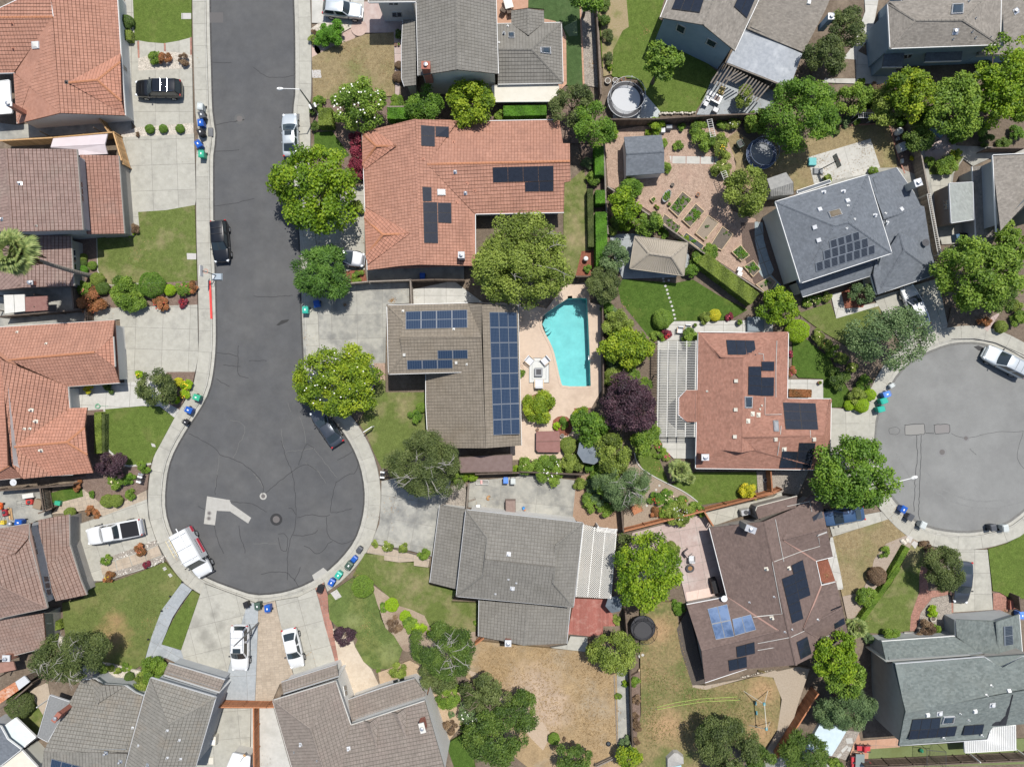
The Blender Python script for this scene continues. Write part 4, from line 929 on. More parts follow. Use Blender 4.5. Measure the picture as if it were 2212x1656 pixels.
for s in ('B3 105,930 260,800 420,685 480,710 525,745','B3 230,500 270,640 320,750 345,900 355,1100 345,1230 300,1340 280,1450 285,1656','B3 375,700 400,620 435,520 470,545 505,560','B3 690,840 780,780 850,770 875,700 860,650','B3 690,840 660,930 640,1050 635,1110 820,1060','B3 360,1140 460,1110 600,1130 635,1110','B3 605,1130 610,1280 660,1330 740,1360 830,1320','B3 415,1370 470,1390 500,1430 540,1440 600,1390 610,1350 660,1335','B3 290,1060 330,1060 350,1110','B3 205,1270 265,1265 290,1320 270,1440 215,1380 205,1300','B3 330,1280 410,1290 520,1260 530,1240','A3 1560,440 1680,500 1790,560 1820,625 1930,650 2060,720 2150,810 2185,880 2175,950','A3 1905,1000 2000,1015 2100,1020 2208,1090','A3 1980,1200 1985,1290 2025,1380 2030,1430','A3 1775,1205 1800,1320 1850,1430','A3 1640,1045 1690,1070','A3 1780,950 1785,890 1800,780','A1 1745,515 1830,520 1920,522','A1 1785,1035 1900,1015 2020,990','A1 1765,1255 1850,1255 1980,1240','A2 1765,160 1880,150 2000,125 2110,95','A2 1790,1375 1880,1380 1970,1405','A2 1845,1475 1900,1480 1990,1490','A2 1975,1310 1970,1450 1965,1570 2060,1580','A2 1790,1590 1870,1640 1900,1656','B4 60,60 170,40 280,40 340,110 390,180','B4 340,110 370,60 390,0','A2 2060,1440 2208,1440','B1 0,560 80,620 150,650 330,630','B2 0,905 160,915 330,900','B3 700,660 780,620 820,590'):
 crack(s,.06,.011,mb)
for s in ('A3 1815,625 1812,700 1795,780 1785,880 1780,930','A3 2025,385 2020,470 1975,520 1965,590 1930,645','A3 1905,330 2000,350 2030,390','B3 230,400 240,520 265,580','B3 270,590 420,580 500,560','B3 500,560 600,690 690,800','B3 430,690 540,750 600,850','B3 0,770 50,830 90,900','B3 0,1350 120,1350 205,1350','B3 290,190 310,260','A3 2110,780 2160,850','B3 380,300 430,430 435,520'):
 crack(s,.035,.010,mp)
for s in ('D3 1215,370 1385,360 1390,445 1320,455 1220,455 1220,370','D3 1465,370 1590,362 1598,435 1470,445 1465,370','D3 1320,455 1325,640 1305,850 1295,1090','D3 1355,455 1355,640 1345,850 1335,1110 1350,1160','D3 1390,440 1465,440'):
 crack(s,.06,.011,mb,0)
for s in ('D3 1600,440 1690,480 1760,480 1900,440 2050,425 2208,425','D3 1760,570 1810,620','D3 2200,430 2160,560 2145,650 2208,730','D3 1090,400 1130,382 1180,400 1180,440 1130,455 1090,435 1090,400'): crack(s,.035,.011,mb)
dirt=mat('gutter_dirt',(.13,.128,.12),(.17,.167,.155),s=4,rough=1)
strip('gutter_dirt',offs(er,-.16),.26,dirt,.0075); strip('gutter_dirt',offs(el,-.12),.2,mat('gutter_dirt_dark',(.05,.05,.05),(.075,.073,.07),s=4,rough=1),.0075)
mk=MB()
for s in ('D3 1380,830 1480,930 1620,1010 1800,1060 2000,1060 2208,1000','D3 1400,760 1500,880 1660,970 1850,1010 2050,990','D2 1500,1500 1700,1430 1900,1430 2100,1530','D3 1150,600 1230,760 1340,900'): crack(s,.16,.0085,mk)
tag(mk.build('tyre_marks',mat('tyre_mark',(.165,.167,.16),(.20,.202,.195),s=5,rough=.9)),kind='structure')
tag(mb.build('tar_sealed_cracks',tarm),kind='structure'); tag(mp.build('pale_cracks',crk),kind='structure')
def rpatch(name,s,m_,z=.009):
 b=MB(); b.prism(P(s),0,z); tag(b.build(name,m_),kind='structure')
pm=mat('concrete_road_patch',(.33,.32,.29),(.37,.36,.33),s=3,rough=.9)
rpatch('road_patch','A3 1715,960 1905,992 1912,1020 2080,1138 2055,1185 1905,1085 1795,1080 1780,1200 1688,1188',pm)
rpatch('road_patch','B4 487,68 580,5 622,42 510,125',pm); rpatch('road_patch','A1 1735,105 1848,105 1848,190 1735,190',mat('road_patch_grey',(.105,.10,.098),rough=.9))
rpatch('road_patch','D3 1225,375 1380,365 1385,445 1225,452',mat('road_patch_pale',(.225,.22,.205),rough=.9)); rpatch('road_patch','D3 1470,372 1588,365 1593,432 1474,442',mat('road_patch_pink',(.195,.185,.178),rough=.9))
rpatch('oil_stain','D2 1790,1325 1830,1315 1910,1345 1905,1365 1830,1355',tarm,.0095); rpatch('oil_stain','B2 190,1145 235,1105 300,1098 280,1120 210,1150',mat('tar_soft',(.04,.04,.04),rough=.9),.0095)
def spot(t,x,y,r): p=W(t,x,y); return (p.x,p.y,r)
# yards
concT=mat('concrete_tracked',(.335,.325,.28),(.365,.355,.31),(.27,.262,.23),s=3,s3=.7,lo3=.52,hi3=.75,rough=.9,bump=.15,bs=25,tint=.05,mot=.10,ms=1.6,spots=[spot('A4',1640,470,.8),spot('A4',1700,560,.8),spot('A4',1760,640,.8),spot('A4',1830,480,.7),spot('A4',1780,380,.6)],c4=(.25,.242,.21))
slabs('driveway','A1 1040,-30 1105,-30 1120,345 1590,310 1604,1030 1135,1060 1085,1000 1060,600',conc,(2.6,2.7),.0)
patch('lawn','A1 1103,-60 1590,-60 1590,315 1480,345 1360,365 1230,355 1122,335',gGreen)
patch('gravel_bed','A1 1150,490 1260,455 1370,432 1480,440 1592,460 1595,570 1150,590',gravel)
for s in ('A1 1140,345 1158,345 1162,485 1148,487','A1 1360,365 1376,365 1380,432 1364,432','A1 1578,315 1592,315 1594,460 1580,460'): slabs('brick_edging',s,brickp,(.22,.45),0,.02,'brick')
patch('side_yard','A1 -100,1010 140,1040 1010,970 1090,1000 1095,1090 1010,1120 820,1100 0,1165',concS)
patch('gravel_bed','A1 1135,1060 1605,1022 1608,1112 1012,1142 1010,1112',gravel)
slabs('driveway','A1 1020,1140 1612,1112 1628,1656 A2 1620,155 1380,200 1150,213 1160,340 1085,335 1050,20 A1 1045,1400',conc,(2.75,2.8),R(2))
patch('lawn','A2 1150,213 1380,198 1618,155 1635,780 1365,795 905,820 815,700 810,540 700,480 700,400 1080,400 1160,335',gPatch)
patch('planting_bed','A2 600,400 800,400 815,700 905,820 1365,795 1635,782 1640,985 1210,990 870,1010 780,1050 620,900',mulch)
strip('edging',resample(P('A2 808,430 816,700 905,822 1100,805 1365,795'),.6),.10,conc,.165,.1)
slabs('driveway','A2 770,1012 1210,992 1640,978 1648,1400 1622,1532 1390,1535 1345,1656 1040,1656 1000,1100 780,1110',conc,(2.95,2.35),R(-2))
slabs('front_path','A3 560,60 1040,20 1345,0 1340,160 1495,245 1450,308 1330,216 1190,212 880,240 720,250 580,225',concW,(2.6,2.4),R(-3))
patch('planting_bed','A2 1390,1535 1622,1532 A3 1602,20 1495,242 1340,160 1345,0',mulch)
patch('side_yard','A2 -60,830 600,820 612,1010 700,1012 780,1110 0,1180',concS)
patch('lawn','A3 880,240 1190,214 1330,220 1452,310 1350,500 1290,610 1255,690 1055,710 905,575 890,400',gGreen)
patch('planting_bed','A3 725,250 872,240 905,580 1055,715 1030,800 720,800',mulch)
patch('planting_bed','A3 600,800 720,790 1040,740 1055,712 1250,690 1225,900 1000,1022 830,1005 690,890',mulch)
ed=strip('lawn_kerb',resample(P('A3 872,238 890,400 905,578 1055,712 1262,690'),.5),.20,concW,.22,.12)
slabs('flagstone_path','A3 440,1105 520,1000 640,972 690,890 830,1005 1000,1022 1222,905 1226,982 860,1122 780,1060 560,1100',tanp,(.45,.45),R(12),.02,'paver')
patch('lawn','A3 412,935 620,880 690,890 700,960 520,1005 432,1012',gLush)
slabs('driveway','A3 590,1210 860,1122 1226,982 1240,1140 1300,1320 1372,1485 1260,1540 940,1640 860,1656 720,1656 600,1300',conc,(2.7,2.7),R(18))
patch('cobble_strip','A3 835,1488 1300,1318 1312,1362 840,1528',gravD); patch('cobble_strip','A3 865,1605 1360,1448 1372,1482 955,1640 870,1656',gravD)
for s in ('A3 845,1530 962,1492 980,1570 860,1605','A3 970,1488 1078,1452 1105,1535 988,1568','A3 1085,1448 1205,1420 1225,1490 1112,1530','A3 1212,1415 1318,1362 1352,1440 1232,1485'): slabs('paving_square',s,tanp,(1.6,1.3),R(17),.02,'paver')
patch('lawn','A4 785,130 860,118 960,112 1180,32 1375,-45 1440,25 1520,118 1350,350 1270,560 1200,790 1130,835 940,785 760,760 560,580 540,450 530,290 700,250',mat('lawn_brown_patch',(.088,.115,.028),(.125,.15,.044),(.165,.165,.06),s=9,s3=.28,lo=.38,hi=.62,lo3=.5,hi3=.72,rough=1,bump=1,bs=18,mot=.2,ms=2.2,spots=[spot('A4',940,590,2.0),spot('A4',980,430,1.1)],c4=(.27,.19,.09)))
patch('side_yard','A3 -60,925 330,880 420,1000 440,1130 310,1160 230,1205 0,1240',concS)
slabs('front_path','A4 1520,120 1600,180 1510,300 1440,410 1350,630 1510,680 1530,740 1510,800 1380,740 1205,790 1270,560 1350,350',concG,(2.2,1.6),R(60),.03)
patch('lawn','A4 1602,186 1665,225 1512,676 1352,632 1400,520 1460,400',gGreen)
slabs('driveway','A4 1668,222 1700,130 2000,240 2120,290 2055,375 1950,640 1890,882 1830,922 1500,792 1532,740 1512,680',concT,(2.9,2.9),R(14))
patch('gravel_bed','A4 490,560 560,580 830,765 1130,838 1180,850 1250,930 1000,1000 830,960 650,940 560,760',gravel)
slabs('driveway','A4 2060,290 2150,290 2140,640 2122,1092 1850,1085 1890,885 1955,640',concG,(2.5,2.8),R(2),.03)
slabs('driveway','A4 2152,290 2208,290 B4 190,270 215,385 250,520 342,895 338,930 228,955 165,1102 A4 2125,1092 2142,640',tanp,(.5,.25),R(5),.012,'paver')
slabs('driveway','B4 218,385 195,270 380,240 520,170 550,265 600,470 690,790 350,900 250,520',conc,(2.6,2.8),R(15))
slabs('brick_edging','B4 552,262 522,170 590,120 625,225 630,360 665,480 705,690 725,790 692,790 600,470',brickp,(.9,.45),R(12),.02,'brick')
patch('patio','B4 665,500 820,560 850,650 920,770 985,832 1060,990 815,1085 720,800',mat('sandstone_patio',(.44,.37,.285),(.50,.43,.34),(.40,.33,.25),s=4,s3=.6,rough=.9,bump=.2))
slabs('side_yard','A4 1800,1165 2080,1165 2072,1740 1600,1740',conc,(3,3),R(5)); patch('side_yard','A4 2085,1165 B4 170,1160 335,1740 A4 2080,1740',concW)
patch('patio','A4 240,1020 400,950 420,1060 362,1222',tanp); patch('lawn','A4 150,1250 250,1040 362,1222 312,1405 230,1360',gPatch)
patch('planting_bed','B4 1040,860 1120,832 1200,800 1300,760 1560,900 1700,1000 1800,1200 1600,1450 1490,1250 1420,1000 1060,990',mat('sandy_soil',(.34,.25,.16),(.42,.32,.22),(.30,.23,.16),s=8,s3=.5,rough=1,bump=.6,bs=14))
patch('lawn','B4 1600,1450 1800,1330 1850,1740 1700,1740',gLush)
patch('planting_bed','B4 970,120 1120,230 1210,310 1310,335 1420,390 1470,490 1540,540 1650,550 1840,520 1850,640 1700,800 1250,680 1100,490 1060,370',mat('pale_mulch',(.27,.21,.155),(.36,.29,.22),(.22,.16,.12),s=10,s3=.6,rough=1,bump=.8,bs=18))
patch('lawn','B4 625,225 700,168 830,80 985,130 1040,320 1062,420 1100,492 1170,555 1240,670 1200,790 1120,830 1000,832 920,770 850,640 870,590 820,500 700,480 640,420',mat('lawn_mid',(.075,.115,.028),(.125,.16,.046),(.17,.175,.06),s=9,s3=.4,lo=.36,hi=.64,lo3=.45,hi3=.75,rough=1,bump=1,bs=18,mot=.28,ms=1.6,spots=[spot('B4',830,450,1.2),spot('B4',1130,700,1.3)],c4=(.175,.20,.075)))
patch('lawn','B3 930,1428 1090,1440 1090,1485 1210,1500 1335,1500 1335,1530 1460,1545 B4 1462,140 1690,190 1640,280 1870,290 1850,520 1650,550 1540,540 1470,490 1420,390 1310,340 1210,310 1120,230 985,110 830,62',gPatch)
slabs('stepped_path','B3 945,1420 985,1345 1200,1400 1465,1470 1452,1540 1335,1525 1335,1490 1212,1498 1090,1480 1090,1445',tanp,(1.6,1.2),R(-8),.03,'paver')
slabs('driveway','B3 1068,830 1230,800 1640,820 1610,1010 1545,1035 1480,1450 1260,1390 985,1342 1050,1180 1065,1000',concS,(2.6,2.4),R(-10))
patch('gravel_bed','B3 1640,875 1760,850 1775,1065 1545,1032 1610,1000',gravD)
patch('lawn','B3 1035,-20 1095,-20 1095,100 1430,100 1442,470 1440,560 1250,700 1070,740 1000,600 940,450 870,350 960,200',gPatch)
slabs('driveway','B2 405,870 770,860 770,800 1292,790 1292,965 1105,975 1095,1460 1000,1480 B3 1030,0 900,200 470,90 B2 418,1340',concS,(2.8,2.6),R(1))
slabs('side_yard','B2 1325,850 1660,780 1900,960 1325,972',concW,(2.4,1.6)); patch('side_yard','B2 940,680 1745,650 1745,775 1300,772 945,790',concS)
patch('gravel_bed','B2 1000,1460 1090,1460 1095,1600 1035,1620',bark)
slabs('driveway','B1 565,1656 905,1530 B2 920,0 925,690 820,690 700,720 415,710 395,250 480,60',conc,(2.6,2.6),R(1)); patch('planting_bed','B2 770,700 920,690 945,790 770,805',mulchR)
patch('planting_bed','B1 495,830 1300,825 1320,985 900,1080 900,1500 700,1350 640,1300 640,1110 500,1110',mulch); patch('lawn','B1 505,1100 655,1090 800,1290 700,1340 600,1300 510,1280',gLush)
patch('planting_bed','B1 1300,820 2208,840 2208,1000 1350,985',mulch)
slabs('driveway','B1 485,-60 920,-60 920,260 800,215 640,200 487,195',concW,(2.9,2.8),0); patch('driveway','B1 918,20 1245,20 1242,275 918,278',pinkst)
patch('lawn','B1 490,480 640,400 800,340 930,290 1165,272 1172,800 500,832',gDry)
slabs('front_path','B1 1165,275 1245,275 1230,480 1210,800 1178,800 1172,500',pinkst,(1.2,1.2),0)
patch('planting_bed','B1 472,250 540,200 770,190 820,230 640,330 500,360',gravel)
for (x,y) in ((492,440),(572,398),(680,345),(782,283),(878,238)):
 c=P(f'B1 {x},{y}')[0]; z=gz(c.x,c.y)+.012+.002*(int(x)%5); b=MB(); b.prism([(c.x+.88*math.cos(t),c.y+.88*math.sin(t)) for t in [k*2*math.pi/28 for k in range(28)]],0,z); tag(b.build('round_paving',pinkp),kind='structure')
# H10 back garden
patch('patio','B1 1990,-60 C1 185,-60 178,70 40,90 40,195 B1 2010,200',terrap)
patch('lawn','C1 180,-60 605,-60 640,715 470,710 490,300 450,190 310,180 310,80 178,70',gTurf)
patch('lawn','C1 470,230 580,170 588,300 515,308',mat('turf_pale',(.115,.165,.085),(.14,.185,.10),s=5,rough=1,bump=.6))
slabs('garden_path','C1 310,162 400,180 460,230 492,310 497,700 430,765 428,690 468,685 452,190 310,190',terrap,(.6,.6),0,.02,'tile')
slabs('garden_path','C1 598,-60 614,-60 646,712 630,712',terrap,(.4,.4),0,.02,'tile')
patch('gravel_bed','C1 612,-60 745,-60 785,735 645,712',gravD)
patch('planting_bed','B1 1975,830 C1 800,840 800,1190 C1 460,1190 440,990 B1 1975,985',mulch)
patch('lawn','C1 480,1510 525,1500 660,1380 C2 660,0 672,270 705,520 700,740 470,740 470,210',gPatch)
patch('planting_bed','C1 600,1200 810,1190 825,1656 C2 835,390 830,640 720,740 700,520 660,0 C1 640,1400',mulch)
patch('planting_bed','C2 620,535 720,530 730,742 570,742',mulchR)
# H11 garden
patch('lawn','C1 750,-60 1320,-60 1260,160 1400,300 1740,600 1650,790 1560,930 1260,930 1150,780 1080,660 880,640 790,560',gGreen)
patch('dry_ground','C1 750,-60 985,-60 1010,230 960,260 880,420 870,620 800,640 785,300',mat('dry_mixed',(.30,.235,.15),(.24,.20,.10),(.15,.16,.055),s=6,s3=.5,rough=1,bump=.8,bs=16))
slabs('patio','C1 1570,955 1640,800 1700,650 1800,560 2208,760 2208,960',concG,(1.5,1.5),R(25),.02)
patch('gravel_bed','C1 1120,770 1160,800 1270,930 1250,980 880,985 880,900',mat('blue_gravel',(.30,.33,.34),(.50,.52,.52),s=12,lo=.4,hi=.6,rough=1,bump=1,bs=14))
# H12 yard
slabs('side_yard','D1 880,-60 1010,-60 945,300 830,430 1200,620 1180,705 530,690 560,650 700,500 790,380 890,100',concW,(2.2,2.2),R(-4)); patch('planting_bed','D1 640,540 700,490 810,500 812,655 560,655',soil)
# H13 garden
patch('bark_garden','C1 810,1095 1100,1050 1900,1040 1880,1330 1920,1480 1830,1656 C2 1860,200 2060,270 2045,430 2100,600 2208,760 2150,880 1600,520 1280,270 900,25 838,0 C1 815,1200',bark)
slabs('garden_path','C1 1345,1290 1745,1300 1745,1366 1360,1356',concW,(1.55,.9),R(-1),.08,'slab',(0,0),brickp)
patch('lawn','C1 1820,1150 1900,1090 2208,1300 D1 600,1050 980,1032 1100,1050 1155,1390 900,1445 320,1580 100,1656 C1 1870,1500 1900,1350',gDry)
slabs('concrete_pad','D1 410,1308 932,1152 1012,1390 900,1445 470,1545',concW,(4.2,6),R(16),.02)
patch('planting_bed','D1 1090,1040 1240,1000 1295,1440 1210,1445',mulch); strip('brick_edging',resample(P('D1 600,1052 980,1030 1092,1048 1160,1300 1215,1440'),.5),.14,brickp,.17,.1)
patch('side_yard','D1 330,1600 600,1500 900,1445 1010,1395 1150,1390 1300,1445 1350,1656 D2 1490,720 300,760 100,300',concS)
patch('brick_bed','C2 2040,300 D2 60,280 130,500 240,860 110,900 -30,800 -120,560 -140,300',mat('dark_mulch',(.09,.065,.055),(.15,.11,.09),s=11,rough=1,bump=.8))
slabs('curved_path','C2 2050,290 2115,300 2125,440 2165,580 2208,690 D2 110,730 225,850 220,880 150,870 30,740 0,690 C2 2085,600 2050,440',mat('slate_slab',(.22,.26,.27),(.28,.32,.33),s=4,rough=.8,tint=.12),(.95,1.5),R(20),.09,'slab')
patch('lawn','D2 335,1050 600,960 650,1090 1020,978 1010,1250 900,1380 760,1330 520,1190',gPatch)
slabs('front_path','D2 605,890 690,870 720,1010 1000,960 1100,880 1180,930 1010,985 650,1092',concW,(1.9,1.9),R(-15))
slabs('driveway','D2 960,920 1490,760 1560,1100 1590,1230 1440,1310 1250,1390 1080,1130',conc,(2.6,2.6),R(17)); patch('planting_bed','D2 690,880 800,800 930,890 870,1000 720,1010',mulchR)
patch('planting_bed','D2 360,1070 450,1180 520,1190 700,1350 930,1620 D3 960,0 965,100 900,240 760,235 740,60 D2 620,1440 450,1240 300,1230',mat('dark_mulch_b',(.11,.085,.07),(.17,.135,.11),s=11,rough=1,bump=.8))
patch('lawn','D2 290,1265 400,1260 600,1430 D3 690,0 760,90 750,180 700,222 612,225 612,155 540,155 540,0 D2 540,1590 340,1580 285,1520',gLush)
# H14, H13 fence side
patch('side_yard','D1 1340,1080 1560,1050 1640,1210 2208,1230 2208,1290 1950,1300 1780,1380 1700,1320 1620,1440 1590,1650 D2 1500,480 1430,100 D1 1360,1300',concS)
slabs('patio','D1 1350,1110 1500,1050 1610,1130 1620,1230 1560,1300 1460,1330 1380,1290',pinkst,(1.4,1.4),R(20),.02)
patch('lawn','D1 1400,1330 1480,1335 1600,1290 1700,1300 1600,1450 1420,1450',gPatch)
slabs('side_yard','D1 1420,1460 1600,1450 D2 1580,300 1800,270 1850,465 1520,480',conc,(2.4,2.4),R(-3))
patch('planting_bed','D2 1860,980 2000,1030 2208,960 2400,1100 2400,1500 2208,1330 2080,1225 1940,1200 1560,1180 1600,1000',soil)
slabs('front_path','D2 1930,1080 2015,1030 1960,1110 1900,1200 1870,1180',pinkst,(1.2,1.2),R(30))
# H7 pool deck
patch('pool_deck','B2 1830,960 C2 90,960 330,1010 480,820 670,790 690,960 790,985 800,1656 C3 720,230 560,235 560,300 620,480 560,640 30,660 30,540 120,540 C2 100,1000',deckm,[pool])
patch('mulch_ring','C3 376,372 385,330 420,303 455,295 500,303 535,335 545,375 535,430 500,460 440,455 395,430',mulchR); patch('mulch_ring','C3 556,232 700,228 600,300 570,275',mulchR)
patch('planting_bed','C3 140,190 200,130 270,105 340,115 385,165 370,240 320,300 240,330 180,290',mulchR)
patch('planting_bed','C2 720,740 930,840 960,960 1060,1100 1180,1250 1260,1300 1250,1656 C3 1250,500 1050,600 960,760 640,780 30,760 30,660 560,640 620,480 700,230 C2 800,1656 790,985',soil)
# H15 garden
patch('lawn','C2 920,840 960,765 1390,800 1540,770 1750,900 1990,1020 1850,1100 1700,1112 1390,1112 1290,1200 1180,1250 1060,1100 945,960',gLush)
slabs('gazebo_patio','C2 850,400 1040,390 1490,480 1520,640 1400,750 960,765 900,640',concG,(1.2,1.2),R(6),.02)
slabs('patio','C2 1385,1115 1700,1115 2200,1100 2200,1210 1590,1206 1565,1275 1270,1275 1300,1180',concW,(2.1,1.6),0)
for x,y in ((1296,760),(1302,788),(1343,776),(1312,825),(1325,856),(1332,888),(1343,922),(1355,955),(1366,990),(1376,1025),(1384,1060),(1391,1093)):
 c=P(f'C2 {x},{y}')[0]; b=MB(); r=.135; b.prism([(c.x+r*math.cos(k*.5236),c.y+r*.9*math.sin(k*.5236)) for k in range(12)],0,gz(c.x,c.y)+.03); tag(b.build('stepping_stone',concW),kind='structure')
patch('pergola_patio','C2 1245,1275 1590,1270 C3 1570,480 1240,475',concS)
patch('lawn','C3 1050,600 1140,560 1225,560 1280,700 1350,870 1560,760 2065,760 2070,900 1940,980 1610,1030 1440,900 1280,830 1130,740',gGreen)
patch('planting_bed','C3 960,760 1060,640 1130,740 1280,830 1440,900 1610,1030 1640,1090 970,1250',mat('dry_bed',(.24,.19,.145),(.31,.25,.19),s=8,rough=1,bump=.7))
strip('lawn_kerb',resample(smooth(P('C3 1055,600 1070,680 1130,745 1280,830 1440,905 1520,955 1610,1032'),1),.5),.10,concW,.26,.1)
slabs('patio','C3 1225,480 1570,480 1570,650 1380,645 1300,570',concW,(1.8,1.8),0); slabs('side_path','C3 1640,1095 2208,960 D3 200,905 200,960 0,1045 C3 2060,1080 1700,1205',conc,(1.8,1.2),R(-14))
patch('gravel_bed','C3 2065,750 2208,750 D3 420,745 330,950 200,930 0,950 C3 2075,920',gravD)
for x,y in ((1262,870),(1235,905),(1205,930),(1180,960),(1165,995),(1158,1035)):
 c=P(f'C3 {x},{y}')[0]; b=MB(); b.prism([(c.x+.13*math.cos(k*.6283),c.y+.13*math.sin(k*.6283)) for k in range(10)],0,gz(c.x,c.y)+.03); tag(b.build('stepping_stone',concW),kind='structure')
slabs('front_path','D3 245,-5 540,-5 540,152 245,150',concW,(1.9,2.1),0); slabs('driveway','D3 602,228 860,250 975,290 960,480 985,600 1010,790 600,800',conc,(2.6,2.5),R(1))
# H8 patio and yard
slabs('patio','B3 1790,840 2208,790 C3 90,770 578,830 545,1140 0,1090 B3 1780,1050',concS,(4,3.2),R(-6),.03)
patch('bare_strip','C3 578,790 940,740 960,1240 620,1190 545,1140',mat('brown_dirt',(.25,.165,.11),(.32,.22,.155),s=7,rough=1,bump=.6))
patch('dry_lawn','B4 1860,600 C4 140,640 650,690 900,560 960,1740 300,1740 0,1500 -60,1100 B4 1760,900',mat('straw_yard',(.20,.14,.075),(.37,.27,.155),(.28,.225,.155),s=9,s3=.3,lo=.3,hi=.7,lo3=.5,hi3=.68,rough=1,bump=.35,bs=22,mot=.20,ms=1.1,spots=[spot('C4',230,1020,3.0),spot('C4',330,1180,2.6)],c4=(.36,.275,.20)))
patch('garden_path','B4 1750,830 1850,860 2010,980 2100,1050 C4 60,1090 200,1190 290,1260 370,1370 300,1500 200,1400 60,1200 B4 1960,1050',mat('path_dirt',(.36,.28,.20),(.41,.32,.24),s=5,rough=1,bump=.5))
slabs('patio','C4 497,632 525,560 665,570 665,690 360,655',conc,(3,3),0)
patch('side_strip','C4 905,700 985,700 1040,1500 920,1500',concS)
patch('planter_strip','C4 1025,890 1095,850 1108,1515 1048,1515',mulch)
# H16
slabs('patio','C3 1040,1258 1640,1105 1695,1225 C4 1800,240 1490,312 1465,200 1440,100 C3 1100,1656 1000,1400',pinkst,(1.9,1.9),R(10),.03)
slabs('concrete_step','C4 1480,205 1690,165 1700,235 1495,295',mat('pink_step',(.58,.44,.38),(.62,.48,.42),s=3,rough=.8),(6,6),R(-10),.02)
patch('lawn','C4 1100,280 1390,280 1420,500 1440,700 1530,960 1640,965 2208,870 D4 0,850 100,880 180,1000 170,1300 0,1560 C4 2208,1600 1700,1400 1560,1740 1000,1740 1108,1200 1100,700',mat('olive_yard',(.16,.14,.062),(.25,.19,.095),(.105,.125,.038),s=4.5,s3=.25,lo=.36,hi=.64,lo3=.46,hi3=.64,rough=1,bump=1,bs=14,mot=.25,ms=2.4,spots=[spot('C4',1240,500,1.6),spot('C4',1310,1300,1.8),spot('D4',30,1000,1.7),spot('D4',10,1350,1.6)],c4=(.33,.22,.12)))
patch('bare_patch','C4 1480,700 1530,980 1640,1000 2208,840 D4 150,850 325,812 420,830 330,1100 240,1400 100,1600 -20,1640 150,1350 190,1080 120,900 0,885 C4 1640,965 1530,960',mat('grey_dirt',(.30,.25,.19),(.36,.30,.235),s=7,rough=1,bump=.6))
patch('planting_bed','C4 1400,500 1495,330 1640,950 1530,965 1440,700',mat('black_mulch',(.07,.06,.05),(.12,.10,.085),s=11,rough=1,bump=.8))
slabs('driveway','D3 585,1170 1050,1080 1140,1060 1085,1148 620,1292',conc,(2.6,2.6),R(12))
patch('lawn','D3 620,1295 1080,1148 1225,1282 1060,1350 960,1480 925,1656 D4 930,50 860,200 700,240 640,0',gDry)
slabs('front_path','D3 580,1480 600,1300 620,1295 690,1620 D4 708,180 655,185 612,40',concW,(1.6,1.6),R(-12)); patch('planting_bed','D3 490,1500 580,1480 640,1656 D4 655,120 530,150',mulchR)
patch('planting_bed','D3 1225,1282 1290,1310 1330,1330 1180,1460 1080,1656 D4 1000,170 860,400 740,430 700,240 860,205 930,55 D3 925,1656 960,1480 1060,1350',mat('grey_mulch',(.28,.225,.18),(.36,.30,.245),s=10,rough=1,bump=.8))
patch('lawn','D3 1270,1360 1460,1385 1350,1560 D4 1335,100 1320,300 1262,520 1080,550 900,540 870,440 960,330 1110,130 D3 1130,1640',gPatch)
slabs('driveway','D3 1545,1400 1900,1400 1928,1656 D4 1945,350 1612,372 1600,180 D3 1590,1656',conc,(2.3,2.3),0)
slabs('brick_path','D3 1345,1560 1380,1410 1462,1378 1400,1600 D4 1410,190 1590,190 1600,220 1440,250 1350,370 1300,525 1255,525 1265,400 1335,200 1335,60',brickp,(.24,.12),R(20),.012,'brick'); slabs('brick_edging','D4 1590,0 1612,0 1614,372 1596,372',brickp,(.25,.25),0,.02,'brick')
slabs('brick_path','D4 1945,215 2000,210 2050,240 2080,300 2082,370 1948,350',brickp,(.24,.12),R(10),.012,'brick')
patch('planting_bed','D4 1345,372 1440,252 1595,222 1600,372 1640,420 1640,560 1310,540',gravD)
patch('lawn','D3 1905,1395 2060,1350 2208,1260 2400,1150 D4 2400,270 2080,252 2000,205 1945,195',gGreen)
patch('turf','D4 915,1500 2400,1400 2400,1620 905,1660',mat('turf_olive',(.13,.16,.065),(.155,.185,.08),(.12,.14,.05),s=6,s3=.3,rough=1,bump=.6)); slabs('patio','D4 850,1432 1172,1408 1175,1485 918,1502 905,1740 700,1740 830,1345',terrap,(2.2,2.2),R(-3))
patch('sport_court','D4 520,1255 725,1335 660,1450 600,1545 380,1500',mat('pale_blue_court',(.43,.52,.56),(.48,.57,.61),s=2,rough=.8)); patch('gravel_bed','D4 725,1335 830,1345 715,1580 600,1545 660,1450',gravD)
for s in ('D4 715,1400 770,1395 775,1440 725,1445','D4 675,1500 725,1455 740,1470 690,1520','D4 640,1550 670,1520 685,1535 655,1565','D4 740,1470 765,1475 750,1510 725,1500'): patch('stepping_stone',s,concW)
patch('side_yard','D4 -100,1630 380,1500 700,1700 300,1740 -100,1740',concS); slabs('garden_steps','D4 1208,535 1335,535 1340,585 1215,585',concW,(3,.4),0,.02,'step')
